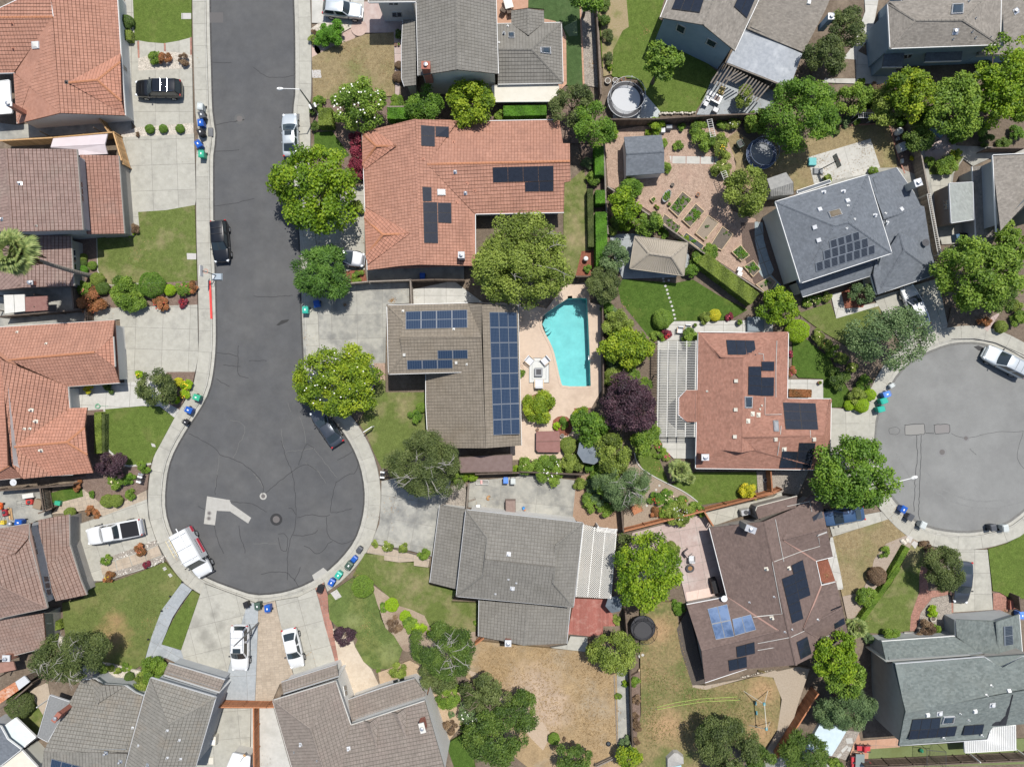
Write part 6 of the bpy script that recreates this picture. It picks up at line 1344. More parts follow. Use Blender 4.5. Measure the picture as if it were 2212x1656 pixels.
def hedge(s,hh,kind,label,w):
 p=P(s,hh); c=sum(p,Vector())/len(p); a,b_=p[0],p[-1]; L=(b_-a).length; rz=math.atan2(b_.y-a.y,b_.x-a.x)
 e=empty('hedge',(c.x,c.y,gz(c.x,c.y)),rz,label,'hedge'); me=leaves('foliage',(L/2,w/2,hh/2),LM[kind],.12,1.5,4.2,None,int(L*10),0,shape='box',nmax=26000); o=link('foliage',me,e); o.location=(0,0,hh/2)
 b=MB(); b.box((0,0,hh*.45),(L*.94,w*.8,hh*.85)); b.build('branches',mat('hedge_core',(.05,.07,.025),rough=1),e)
hedge('B1 1110,940 1310,940',1.5,'hedge','clipped green hedge right of the flowered magnolia',1.2); hedge('B1 2070,920 C1 330,912',1.5,'hedge','clipped bright hedge behind the cream patio roof',1.15); hedge('B1 595,895 595,1040',1.6,'olive','square clipped olive hedge block at the street corner',1.45); hedge('C2 775,30 775,140',1.7,'hedge','short bright hedge section beside the narrow fence',1.0); hedge('C2 782,210 788,660',1.9,'hedge','long bright hedge beside the pale lawn strip',1.2); hedge('C1 765,1210 768,1450',1.8,'hedge','bright hedge left of the slate roofed shed',.95)
hedge('A3 818,265 822,605',.9,'olive','flat dry olive hedge under the terracotta windows',.75); hedge('A3 862,280 862,600',.8,'dkolive','low dark hedge beside the white lawn kerb',.35); hedge('C2 1620,590 2060,930',1.8,'olive','long olive hedge along the diagonal fence',1.5); hedge('D4 1170,0 860,440',.9,'mid','low green hedge sloping beside the grey mulch bed',.5); hedge('D3 1240,1380 1090,1640',.8,'mid','low clipped hedge beside the dry front lawn',.55); hedge('D3 260,105 445,110',.8,'rust','red tipped hedge strip at the brick red house entry',.8); hedge('C3 650,725 775,725',1.0,'green','low green hedge beside the grey parasol',.6); hedge('A4 460,450 475,520',.9,'olive','narrow olive hedge at the lower left house corner',.8); hedge('C2 690,20 700,500',1.2,'dkolive','dull hedge strip along the pale lawn edge',.6)
S=[('A1',1052,182,54,'dark','smooth','round dark topiary bush against the top left house wall',None),('A1',1062,308,40,'olive','box','square trimmed olive bush at the top left house corner',None),('A1',1285,480,48,'mid','ball','green bush in the gravel bed beside black car',None),('A1',1358,478,50,'rust','ball','reddish bush in the gravel bed beside black car',None),('A1',1520,500,42,'drybrown','ball','bare brown shrub at the right of the gravel bed',None),
('A1',1242,1070,36,'green','smooth','left one of three small balls in the narrow gravel strip',None),('A1',1355,1068,34,'green','smooth','middle one of three small balls in the narrow gravel strip',None),('A1',1494,1068,35,'green','smooth','right one of three small balls in the narrow gravel strip',None),('A1',1146,1115,18,'drybrown','ball','tiny dry plant at the left end of the gravel strip',None),
('A2',1252,812,100,'green','smooth','large smooth dark green ball beside the patchy lawn',None),('A2',1010,870,120,'mid','ball','big leafy shrub casting shadow on the driveway',None),('A2',1100,930,100,'mid','ball','lower leafy shrub lobe touching the driveway',None),('A2',1410,858,46,'lime','smooth','small lime ball right of the large green ball',None),('A2',1525,850,60,'mid','ball','shrub beside the sidewalk with pinkish tips',('pink',10,.07)),('A2',1595,830,45,'rust','ball','pink brown shrub touching the sidewalk',None),('A2',1322,970,58,'rust','ball','red flowered low shrub at the bed edge',('red',26,.08)),('A2',1518,962,34,'crimson','ball','small red flowered clump by the sidewalk corner',('red',14,.07)),('A2',700,840,60,'mid','ball','pink rose bush below the palm trunk',('pink',22,.09)),('A2',775,870,48,'rust','ball','dark red shrub beside the rose bush',('red',10,.07)),('A2',850,840,52,'dark','smooth','dark round bush between rose bush and leafy shrub',None),('A2',810,770,55,'olive','smooth','pale round bush at the palm base',None),('A2',770,965,95,'rust','ball','wide red leaved ground shrub beside the driveway',('coral',40,.07)),('A2',690,965,45,'mid','ball','green shrub left of the red ground shrub',None),('A2',692,588,32,'olive','smooth','uppermost small bush in the shaded entry bed',None),('A2',690,635,32,'dark','smooth','small dark bush beside the palm trunk top',None),('A2',768,652,34,'mid','smooth','small round bush at the lawn edge of the entry bed',None),('A2',692,690,38,'hedge','smooth','small green bush just above the palm trunk',None),('A2',1080,380,32,'lime','ball','lime bush at the rust roof corner',None),('A2',1125,352,36,'drybrown','ball','pale dry plant at the top of the patchy lawn',None),('A2',1068,240,18,'olive','ball','tiny potted plant at the garage corner',None),
('A3',1482,15,36,'gold','smooth','smooth yellow ball by the sidewalk',None),('A3',1550,40,46,'lime','ball','yellow flowering plant beside the smooth yellow ball',('yellow',34,.09)),('A3',1528,120,38,'lime','ball','yellow flowering plant nearest the teal cart',('yellow',24,.09)),('A3',1458,160,32,'lime','ball','yellow flowering plant under the dark olive tree',('yellow',18,.08)),('A2',1158,1555,32,'lime','ball','yellow flowering plant above the dark olive tree',('yellow',14,.08)),('A3',740,72,34,'gold','ball','yellow shrub in the shaded entry court',None),('A3',900,68,40,'dark','ball','dark shrub in the shaded entry court',None),
('A3',970,830,65,'mid','ball','white flowering shrub below the purple maple',('cream',34,.09)),('A3',1075,820,46,'green','ball','round green shrub beside the mailbox cluster',None),('A3',1180,710,34,'mid','ball','upper light grass tuft beside the lawn kerb',None),('A3',1215,742,30,'mid','ball','lower light grass tuft beside the sidewalk',None),('A3',770,942,26,'green','ball','small plant on the brown mulch mound',None),('A3',1090,945,42,'mid','ball','spiky tuft at the right of the mulch mound',None),('A3',893,1000,52,'olive','smooth','left of two olive balls on the mulch mound',None),('A3',968,998,50,'olive','smooth','right of two olive balls on the mulch mound',None),('A3',655,875,42,'rust','ball','brown red shrub beside the grass patch',None),('A3',585,1095,44,'olive','smooth','olive ball at the flagstone path corner',None),('A3',745,1085,36,'rust','ball','orange leaved shrub above the driveway',None),('A3',795,1110,30,'rust','ball','small orange shrub next to the driveway edge',None),('A3',888,1485,36,'mid','ball','light shrub in the upper cobble strip',('cream',6,.06)),('A3',1165,1400,48,'rust','ball','orange shrub in the upper cobble strip',('coral',16,.07)),('A3',1218,1520,28,'crimson','ball','small red shrub in the lower cobble strip',None),('A3',912,1625,42,'rust','ball','yellow red shrub at the cobble strip end',('yellow',12,.06)),
('A4',420,575,52,'olive','smooth','smooth dark bush at the lower left house corner',None),('A4',150,1150,105,'dkolive','smooth','large round olive hedge ball behind the rusty shed',None),('A4',1200,960,95,'olive','ball','large clipped shrub lower lobe at the bottom house entry',None),('A4',1275,850,105,'mid','ball','large clipped shrub upper lobe by the grey walkway',None),('A4',850,830,42,'dark','ball','dark shrub in the stone bed',None),('A4',925,820,30,'olive','ball','small yellowish shrub in the stone bed',None),('A4',1045,830,34,'mid','ball','bright shrub at the lawn side of the stone bed',None),('A4',980,850,26,'olive','ball','tiny pale shrub in the stone bed',None),('A4',1080,900,38,'dark','smooth','dark round shrub by the bottom house window',None),
('B1',650,265,95,'hedge','ball','wide green shrub between silver car and round pavings',None),('B1',590,300,70,'hedge','ball','lower left part of the wide green shrub by the round pavings',None),('B1',510,270,24,'drybrown','ball','brown succulent at the sidewalk edge',None),('B1',500,330,34,'olive','ball','pale succulent clump beside the sidewalk',None),('B1',1205,545,32,'drybrown','smooth','brown bush beside the grey lower roof',None),('B1',1200,640,44,'drybrown','smooth','larger brown bush beside the grey lower roof',None),('B1',1210,285,34,'dark','ball','dark shrub at the mauve path top',None),('B1',1195,845,60,'mid','ball','low shrub right of the flowered magnolia',None),('B1',545,850,50,'mid','ball','low shrub left of the flowered magnolia',None),('B1',500,920,34,'dark','ball','dark shrub at the street lamp base',None),('B1',515,1050,36,'dark','ball','dark ivy shrub by the sidewalk below the lamp',None),('B1',2060,950,50,'mid','ball','shrub at the left end of the bright hedge',None),
('B2',860,180,55,'olive','ball','sunlit shrub below the big maple by the garage',None),('B2',860,745,46,'mid','ball','small shrubs in the red mulch corner',None),('B3',1390,228,40,'mid','smooth','pale round bush at the tan house wall',None),('B3',1340,310,52,'green','ball','dark glossy shrub at the tan house wall',None),('B3',1415,1430,46,'mid','ball','leafy plant at the end of the stepped path',None),('B3',1245,1380,38,'olive','ball','grey plant in the middle of the driveway border',None),('B3',1115,1365,42,'olive','ball','white flowering groundcover in the driveway border',('white',18,.05)),('B3',1015,1345,28,'olive','ball','small groundcover at the sidewalk end of the border',None),('B3',1790,790,60,'bright','ball','feathery green shrub beside the brown metal roof',None),('B3',1700,800,52,'mid','ball','green shrub under the branchy tree edge',None),
('B4',910,160,86,'mid','smooth','large round bush at the top of the lawn border',None),('B4',1150,308,54,'lime','smooth','bright lime ball in the lawn border',None),('B4',1085,325,36,'green','ball','green bush left of the lime ball',None),('B4',1262,400,46,'lime','smooth','small round yellow green ball in the lawn border',None),('B4',1300,460,60,'mid','ball','dark gap shrub between the lawn border balls',None),('B4',1380,495,54,'lime','ball','yellow green shrub with dark centre in the lawn border',None),('B4',1480,530,36,'lime','ball','bright shrub at the lawn border end',None),('B4',1755,565,38,'lime','smooth','lone lime ball near the grey lower roof',None),('B4',1845,455,20,'mid','ball','small plant at the grey house wall',None),('B4',1175,470,60,'drybrown','ball','brown low shrub on pale mulch',None),('B4',1205,850,62,'olive','ball','mossy mound at the bottom lawn tip',None),('B4',1035,860,18,'mid','smooth','tiny ball at the patio edge',None),('B4',1645,1205,24,'grey','ball','grey agave in the sandy bed',None),('B4',1745,1315,34,'mid','ball','spiky plant in the sandy bed',None),('B4',1625,1310,52,'drybrown','ball','dark sparse shrub in the sandy bed',None),('B4',1615,1070,90,'mid','ball','fresh green conifer tip below the branchy tree',None),
('C1',800,160,52,'dark','ball','dark shrub beside the tall fence at the dry ground top',None),('C1',840,300,46,'dkolive','ball','bronze shrub beside the tall fence',None),('C1',845,490,42,'dkolive','ball','lower shrub beside the tall fence',None),('C1',815,35,46,'dark','ball','top shrub beside the tall fence',None),('C1',860,565,26,'bright','ball','small green weed at the dry ground end',None),('C1',1230,1050,66,'bright','ball','citrus bush above the slate shed',None),('C1',1448,1055,30,'green','ball','small round tree in the bark garden',None),('C1',1580,1070,68,'mid','ball','upper of two citrus bushes in the bark garden',None),('C1',1635,1175,78,'mid','ball','lower of two citrus bushes in the bark garden',None),('C1',1420,1208,34,'mid','ball','small sapling right of the slate shed',None),('C1',1780,1030,40,'mid','ball','left rose shrub under the dark fence',('cream',6,.08)),('C1',1875,1030,50,'olive','ball','right rose shrub under the dark fence',('white',10,.08)),('C1',1775,1160,55,'olive','ball','upper yellow rose bush in the bark garden',('cream',16,.08)),('C1',1775,1245,72,'olive','ball','lower yellow rose bush in the bark garden',('yellow',18,.08)),('C1',1780,1400,66,'olive','ball','sparse rose bush by the brick planter',('cream',16,.08)),('C1',1040,1560,80,'mid','ball','feathery green shrub below the slate shed',None),('C1',1320,1390,40,'mid','ball','climbing shrub on the right slate shed wall',None),('C1',1290,1190,34,'mid','ball','climbing shrub at the slate shed corner',None),('C1',880,1110,50,'bright','ball','bright shrub under the dark green tree',None),('C1',680,1350,46,'grey','ball','pale variegated shrub by the terracotta wall',None),('C1',720,1470,62,'mid','ball','fern like shrub left of the narrow fence',None),('C1',2060,1030,70,'olive','ball','olive shrub left of the broad leafy tree',None),
('C2',990,290,70,'bright','ball','yellow green shrub beside the gazebo patio',None),('C2',890,330,60,'olive','ball','yellowish shrub beside the hedge end',None),('C2',1300,380,44,'green','ball','dark green shrub below the diagonal fence',None),('C2',1470,440,40,'bright','ball','green shrub at the gazebo right top corner',None),('C2',1600,600,75,'mid','ball','light feathery shrub right of the gazebo',None),('C2',1690,540,66,'mid','ball','light feathery shrub over the diagonal fence',None),('C2',1530,690,60,'green','ball','dark shrub at the gazebo lower right corner',None),('C2',1290,1095,78,'mid','smooth','large green ball bush on the lush lawn',None),('C2',1320,1222,38,'red' if False else 'crimson','ball','red flowering bush at the patio corner',('red',30,.08)),('C2',1250,1235,46,'mid','ball','green shrub left of the red flowering bush',None),('C2',1515,1240,66,'mid','ball','pale green potted shrub at the pergola top',('cream',6,.07)),('C2',1645,1085,46,'olive','ball','tall grass plant at the patio edge',None),('C2',1722,1062,48,'gold','smooth','bright yellow flowering ball on the patio',('yellow',26,.09)),('C2',1846,1078,30,'crimson','ball','small magenta flowering plant on the patio',('pink',14,.07)),('C2',860,1060,52,'grey','ball','variegated climber on the pool fence',None),('C2',860,900,40,'grey','ball','upper variegated climber on the pool fence',None),('C2',670,680,30,'green','ball','small shrub in the red mulch by the pool fence',None),('C2',120,1545,28,'mid','ball','small plant at the tan house wall by the pool',None),('C2',900,1560,80,'olive','ball','dull olive shrub above the purple plum',None),('C2',1000,1600,70,'mid','ball','green shrub above the purple plum',None),('C2',880,1480,60,'grey','ball','grey leafless shrub above the purple plum',None),
('C3',265,215,120,'yellow','ball','yellow green island shrub beside the pool deck',None),('C3',468,358,42,'green','ball','green plant in the red mulch ring',None),('C3',412,380,28,'lime','ball','small lime plant in the red mulch ring',None),('C3',515,540,68,'olive','smooth','brown green shrub right of the spa cover',None),('C3',545,690,90,'olive','ball','tall shrub left of the grey parasol',None),('C3',170,705,75,'mid','ball','left white rose shrub on the grey fence',('cream',20,.08)),('C3',350,740,108,'mid','ball','large white rose shrub on the grey fence',('white',44,.08)),('C3',465,690,46,'olive','ball','rose shrub in front of the spa shed',('cream',14,.08)),('C3',60,740,34,'bright','ball','small bright shrub at the brown metal roof corner',None),('C3',1258,540,34,'mid','ball','pink flowering plant by the lawn path',('pink',24,.09)),('C3',1275,605,44,'mid','ball','green plant between the two pink flowering plants',None),('C3',1328,632,32,'olive','ball','lower pink flowering plant by the lawn path',('pink',14,.08)),('C3',1240,990,55,'green','ball','red rose bush in the dry bed',('red',14,.09)),('C3',1320,960,55,'green','ball','yellow rose bush at the top of the dry bed',('cream',14,.09)),('C3',1370,1010,55,'green','ball','white rose bush in the middle of the dry bed',('cream',16,.08)),('C3',1450,1000,45,'mid','ball','small rose bush at the right of the dry bed',('coral',10,.07)),('C3',1310,1080,50,'mid','ball','orange rose bush low in the dry bed',('coral',10,.07)),('C3',1430,1105,95,'olive','ball','wide white flowering shrub at the redwood fence',('white',60,.06)),('C3',1580,1065,55,'mid','ball','shrub at the point where redwood fences meet',('coral',8,.06)),('C3',1230,1090,40,'rust','ball','sparse brown rose at the left of the dry bed',None),('C3',2000,930,68,'gold','ball','bright golden shrub by the redwood fence',None),('C3',1365,1390,58,'olive','ball','weedy shrubs in the curved stone planter',None),('C3',610,860,50,'olive','ball','dry weeds on the brown dirt strip',None),
('C4',1420,335,58,'green','ball','dark green bush at the brown house corner',None),('C4',390,1410,46,'mid','smooth','smooth round bush in the straw yard',None),('C4',1058,940,40,'mid','ball','leafy plant at the top of the planter strip',None),('C4',1072,1085,34,'drybrown','ball','upper dead brown plant in the planter strip',None),('C4',1065,1215,26,'drybrown','ball','small dead brown plant in the planter strip',None),('C4',1072,1295,38,'drybrown','ball','large dead brown plant in the planter strip',None),('C4',1072,1425,28,'drybrown','ball','lowest dead brown plant in the planter strip',None),('C4',920,1055,24,'mid','ball','small weeds on the left of the boundary fence',None),('C4',970,955,26,'bright','ball','climbing weed on the boundary fence',None),('C4',980,1430,44,'grey','ball','grey bush beside the boundary fence bottom',None),('C4',1660,1330,58,'cypress','ball','blue green bush left of the dusty olive tree',None),('C4',910,440,34,'olive','ball','bush beside the red deck corner',None),('C4',475,1410,16,'drybrown','ball','tiny dry plant right of the smooth round bush',None),
('D1',1900,560,54,'grey','ball','pale shrub under the top right eave',None),('D1',1820,640,40,'grey','ball','pale shrub near the top right fence',None),('D1',1300,1160,50,'bright','ball','climbing shrub on the leaning fence',None),('D1',1385,985,80,'green','ball','green shrub behind the fence corner',None),('D1',1180,1000,46,'green','ball','dark plant at the dry lawn corner bed',None),('D1',1278,1315,22,'gold','ball','small yellow flower at the leaning fence',None),('D1',730,1010,40,'grey','ball','left pale plant by the brick edging',None),('D1',830,1000,30,'mid','ball','small plant by the brick edging',None),('D1',650,1085,34,'dark','ball','dark plant under the broad leafy tree',None),('D1',955,1425,38,'mid','ball','small bush above the slate roof edge',None),('D1',1560,1370,80,'mid','ball','groundcover in the round planting bed right of the fence',None),('D1',1640,1280,44,'yellow','ball','yellow flowering plants beside the curved path',('yellow',10,.08)),('D1',1420,1340,34,'mid','ball','low plant at the patio brick edge',None),('D1',580,1490,34,'olive','ball','weed at the concrete pad edge',None),('D1',860,680,26,'bright','ball','small potted plant on the grey side yard',None),('D1',1000,740,60,'drybrown','ball','dry grass bed above the fence',None),
('D2',340,1190,92,'lime','smooth','bright lime shrub at the slate house front lawn corner',None),('D2',580,910,40,'olive','ball','upper rose bush below the slate house',('cream',12,.08)),('D2',430,945,44,'mid','ball','left rose bush below the slate house',('cream',10,.08)),('D2',495,940,34,'mid','ball','middle rose bush below the slate house',('cream',8,.08)),('D2',495,1235,50,'olive','ball','top rose in the diagonal rose border',('cream',12,.08)),('D2',560,1310,52,'olive','ball','second rose in the diagonal rose border',('coral',12,.08)),('D2',620,1360,46,'mid','ball','third rose in the diagonal rose border',('cream',10,.08)),('D2',690,1420,50,'olive','ball','fourth rose in the diagonal rose border',('yellow',12,.08)),('D2',780,1500,44,'olive','ball','lowest rose in the diagonal rose border',('cream',10,.08)),('D2',270,1380,26,'crimson','ball','thin pink flowering plant on the brick red house wall',('pink',8,.07)),('D2',290,1530,40,'rust','ball','pink flowering shrub on the brick red house wall',('pink',18,.08)),('D2',2015,1160,50,'olive','smooth','round yellow green ball at the right cul-de-sac corner',None),('D2',1880,1110,46,'rust','ball','pinkish bush beside the right cul-de-sac sidewalk',None),('D2',2160,1090,60,'mid','ball','green shrub at the right edge bed',None),('D2',2140,990,50,'olive','ball','dry yellowish shrub at the right edge bed',None),('D2',680,1590,80,'dark','ball','dark shrub on the lush lawn edge',None),
('D3',930,120,48,'lime','smooth','uppermost lime ball by the teal carts',None),('D3',860,205,60,'lime','smooth','large lime ball by the teal carts',None),('D3',765,210,42,'lime','smooth','left lime ball at the driveway edge',None),('D3',830,130,66,'olive','ball','feathery shrub behind the lime balls',None),('D3',880,20,60,'green','ball','dark green shrub above the lime balls',None),('D3',1395,1365,40,'drybrown','ball','dry round shrub on the sidewalk edge',None),('D3',1055,1420,40,'mid','ball','agave clump in the stone bed',None),
('D4',990,75,72,'drybrown','smooth','large brown dried ball bush by the low hedge',None),('D4',890,240,80,'mid','ball','green shrub at the lower end of the grey bed',None),('D4',1460,365,42,'lime','ball','lime plant in the front gravel bed',None),('D4',1395,520,70,'drybrown','ball','reddish dry shrub by the garden steps',None),('D4',1475,515,40,'mid','ball','green shrub next to the reddish dry shrub',None),('D4',1105,570,70,'mid','ball','low green shrub row along the green grey house',None),('D4',920,600,40,'grey','ball','grey gravel plant by the low fan palm',None),('D4',660,1640,50,'mid','ball','small hedge ball at the bottom patio',None)]
for t,x,y,r,kind,shape,lb,fl in S: sh(t,x,y,r,kind,lb,shape,None,fl)
# fallen leaves and litter lying on yards, drives and kerbs: too many to count
def litter(name,m,spots,n,l0,seed):
 g=np.random.default_rng(seed); V=[];T=[]
 for (x,y,r) in spots:
  for _ in range(n):
   a=g.uniform(0,6.283); q=r*abs(g.normal())*.7; px,py=x+q*math.cos(a),y+q*math.sin(a); z=gz(px,py)+.012
   if z<.05: continue
   L=l0*g.uniform(.6,1.5); t=g.uniform(0,6.283); c_,s_=math.cos(t)*L,math.sin(t)*L
   V+=[(px-c_,py-s_,z),(px+s_*.45,py-c_*.45,z+.01),(px+c_,py+s_,z),(px-s_*.45,py+c_*.45,z+.006)]; T+=[g.random()]*4
 me=bpy.data.meshes.new(name); me.from_pydata(V,[],[(i,i+1,i+2,i+3) for i in range(0,len(V),4)]); me.materials.append(m); me.update(); at_=me.attributes.new('tint','FLOAT','POINT'); at_.data.foreach_set('value',np.array(T,dtype=np.float32)); tag(link(name,me),'scattered dry fallen leaves over the yards, drives and kerbs','fallen leaves',None,'stuff')
def sp(t,x,y,r): p=W(t,x,y); return (p.x,p.y,r)
LM['litter']=leafmat('leaf_litter',(.10,.06,.03),(.20,.12,.05),(.30,.19,.09))
g_=random.Random(4)
litter('fallen_leaves',LM['litter'],[sp('B2',1150,942,.28),sp('B2',762,978,.22),sp('B2',1150,942,.3)]+[sp(g_.choice('ABCD')+g_.choice('1234'),g_.uniform(0,2208),g_.uniform(0,1656),g_.uniform(.5,2.2)) for _ in range(70)]+[sp('B2',430,1250,1.5),sp('B3',1150,1050,2.2),sp('B2',300,560,1.6),sp('B3',900,300,1.2),sp('C2',250,900,1.5),sp('A4',600,900,1.6)],55,.05,31)
def tufts(s,m,n,l0,seed,label):
 g=np.random.default_rng(seed); pl=P(s); x0=min(p.x for p in pl); x1=max(p.x for p in pl); y0=min(p.y for p in pl); y1=max(p.y for p in pl); pp=[(p.x,p.y) for p in pl]; V=[];T=[]; f1,f2=g.uniform(0,6,2)
 for _ in range(n):
  x,y=g.uniform(x0,x1),g.uniform(y0,y1); d=.5+.25*math.sin(x*1.3+f1)+.25*math.sin(y*1.1+f2+x*.6)
  if g.random()>d or not inpoly(x,y,pp): continue
  z=gz(x,y); t0=g.random()
  for k in range(3):
   L=l0*g.uniform(.6,1.5); t=g.uniform(0,6.283); c_,s_=math.cos(t)*L,math.sin(t)*L; w=.3
   V+=[(x-s_*w*.5,y+c_*w*.5,z),(x+s_*w*.5,y-c_*w*.5,z),(x+c_+s_*w*.3,y+s_-c_*w*.3,z+L*.6),(x+c_-s_*w*.3,y+s_+c_*w*.3,z+L*.6)]; T+=[min(1,max(0,t0*.7+g.random()*.3))]*4
 me=bpy.data.meshes.new('grass_tuft'); me.from_pydata(V,[],[(i,i+1,i+2,i+3) for i in range(0,len(V),4)]); me.materials.append(m); me.update(); at_=me.attributes.new('tint','FLOAT','POINT'); at_.data.foreach_set('value',np.array(T,dtype=np.float32)); tag(link('grass_tuft',me),label,'grass',None,'stuff')
tD=leafmat('tuft_dry',(.15,.10,.05),(.235,.165,.085),(.33,.25,.14)); tG=leafmat('tuft_green',(.035,.055,.012),(.07,.095,.022),(.14,.135,.05))
tufts('B4 1870,640 C4 140,650 650,690 890,700 900,1100 915,1600 400,1600 330,1300 60,1080 B4 1860,950',tD,9000,.10,1,'dry straw tufts over the bare yard at the bottom centre'); tufts('C4 1110,600 1380,290 1420,500 1530,980 2208,900 D4 60,900 150,1100 100,1400 C4 2100,1450 1110,1500',tD,6000,.09,2,'dry grass tufts over the olive yard'); tufts('C4 1150,800 1500,1000 2200,1000 D4 100,1000 C4 2000,1300 1700,1300 1150,1500',tG,5000,.08,3,'green grass tufts over the olive yard')
tufts('B1 495,490 640,405 930,300 1160,280 1170,800 500,830',tD,3500,.06,4,'dry tufts on the brown front lawn at the top'); tufts('D3 640,1300 1080,1160 1200,1280 960,1480 925,1656 690,1656',tD,2500,.06,5,'dry tufts on the dry lawn of the brown house'); tufts('A4 785,130 1180,32 1375,-40 1500,118 1270,560 1130,820 760,750 560,570',tG,6000,.06,6,'green tufts on the lower left lawn'); tufts('B4 640,230 830,90 1040,330 1170,560 1230,680 1000,820 900,650',tG,4000,.06,7,'green tufts on the curved bottom lawn'); tufts('D1 620,1060 980,1040 1100,1060 1150,1380 900,1440 330,1560 C1 2100,1500',tD,2500,.06,8,'dry tufts around the concrete pad')
g_=random.Random(9)
for lb,gr,pts,ks,n in (('green filler shrub in the dense border beside the pool fence','filler shrubs beside the pool fence','C2 830,1000 900,1250 860,1400 960,1420 1080,1380 860,1600 1000,1500 1150,1640 1050,1560 850,1150 C3 620,300 900,520 780,420 980,640 1060,480 640,520 900,700 700,760 860,760',('mid','olive','green','yellow'),19),('shaded filler shrub below the upper right trees','filler shrubs below the upper right trees','D1 1500,900 1600,1000 1760,900 1850,1050 1300,820 1180,850 1040,880 940,830 1950,700 2000,900 1720,760 1900,1150 2050,1180 1650,1130 2150,1100',('dark','mid','green'),15),('low filler shrub around the birch and the dirt strip','filler shrubs around the birch','C3 700,880 780,960 860,900 1000,800 1120,880 760,860 690,1000 820,1060',('mid','olive','grey'),8)):
 t=None; xs=[]
 for k in pts.split():
  if k[0].isalpha(): t=k
  else: xs.append((t,)+tuple(map(float,k.split(','))))
 xs.sort(key=lambda q:OY[q[0][1]]+q[2]*.26087)
 O='first second third fourth fifth sixth seventh eighth ninth tenth eleventh twelfth thirteenth fourteenth fifteenth sixteenth seventeenth eighteenth nineteenth'.split()
 for i,(t,x,y) in enumerate(xs):
  r_=g_.uniform(42,78); k_=g_.choice(ks); sh(t,x,y,r_,k_,{'mid':'mid green','olive':'olive','green':'fresh green','yellow':'yellow green','dark':'dark green','grey':'grey green'}[k_]+lb[lb.index(' '):]+', '+O[i]+' from the top','ball',None,None,g_.uniform(.8,1.25),group=gr)
# ---------------------------------------------------------------- vehicles
def paint(n,c,metal=.2,rough=.3): return mat('paint_'+n,c,rough=rough,metal=metal,spec=.5,coat=1.)
pBlack=paint('black',(.006,.007,.009)); pWhite=paint('white',(.62,.63,.63),0,.3); pSilver=paint('silver',(.47,.51,.53),.35,.35); pGrey=paint('grey',(.30,.31,.33),.5,.3); pDkB=paint('dark_blue_grey',(.055,.065,.08),.4,.3); pBlue=paint('blue',(.05,.10,.19),.4,.3); pRed=paint('red',(.55,.02,.05),0,.4)
chrome=mat('chrome',(.6,.6,.6),rough=.15,metal=1)
def hull(L,Wd,prof,zb,name,m,par,n=7):
 # prof: list of (t along -0.5..0.5, half width factor, top z)
 vs=[];fs=[]; hw=Wd/2
 ring=[(-.86,zb,0),(-.97,zb+.12,0),(-1.0,.62,1),(-.97,.86,2),(-.88,1,3),(-.5,1.012,3),(0,1.02,3)]
 ring=ring+[(-a,z,k) for a,z,k in ring[-2::-1]]
 for t,w,zt in prof:
  for a,z,k in ring:
   zz=z if k==0 else zb+(zt-zb)*(z if k<3 else (z if k==3 else 1))
   if k==1: zz=zb+(zt-zb)*.55
   if k==2: zz=zb+(zt-zb)*.88
   vs.append((t*L,a*hw*w,zz))
 m_=len(ring)
 for i in range(len(prof)-1):
  for j in range(m_): fs.append((i*m_+j,(i+1)*m_+j,(i+1)*m_+(j+1)%m_,i*m_+(j+1)%m_))
 fs.append(tuple(range(m_))); fs.append(tuple((len(prof)-1)*m_+j for j in range(m_))[::-1])
 b=MB(); b.add(vs,fs); o=b.build(name,m,par,True)
 bm=bmesh.new(); bm.from_mesh(o.data); bmesh.ops.recalc_face_normals(bm,faces=bm.faces); bm.to_mesh(o.data); bm.free()
 md=o.modifiers.new('s','SUBSURF'); md.levels=1; md.render_levels=1
 return o
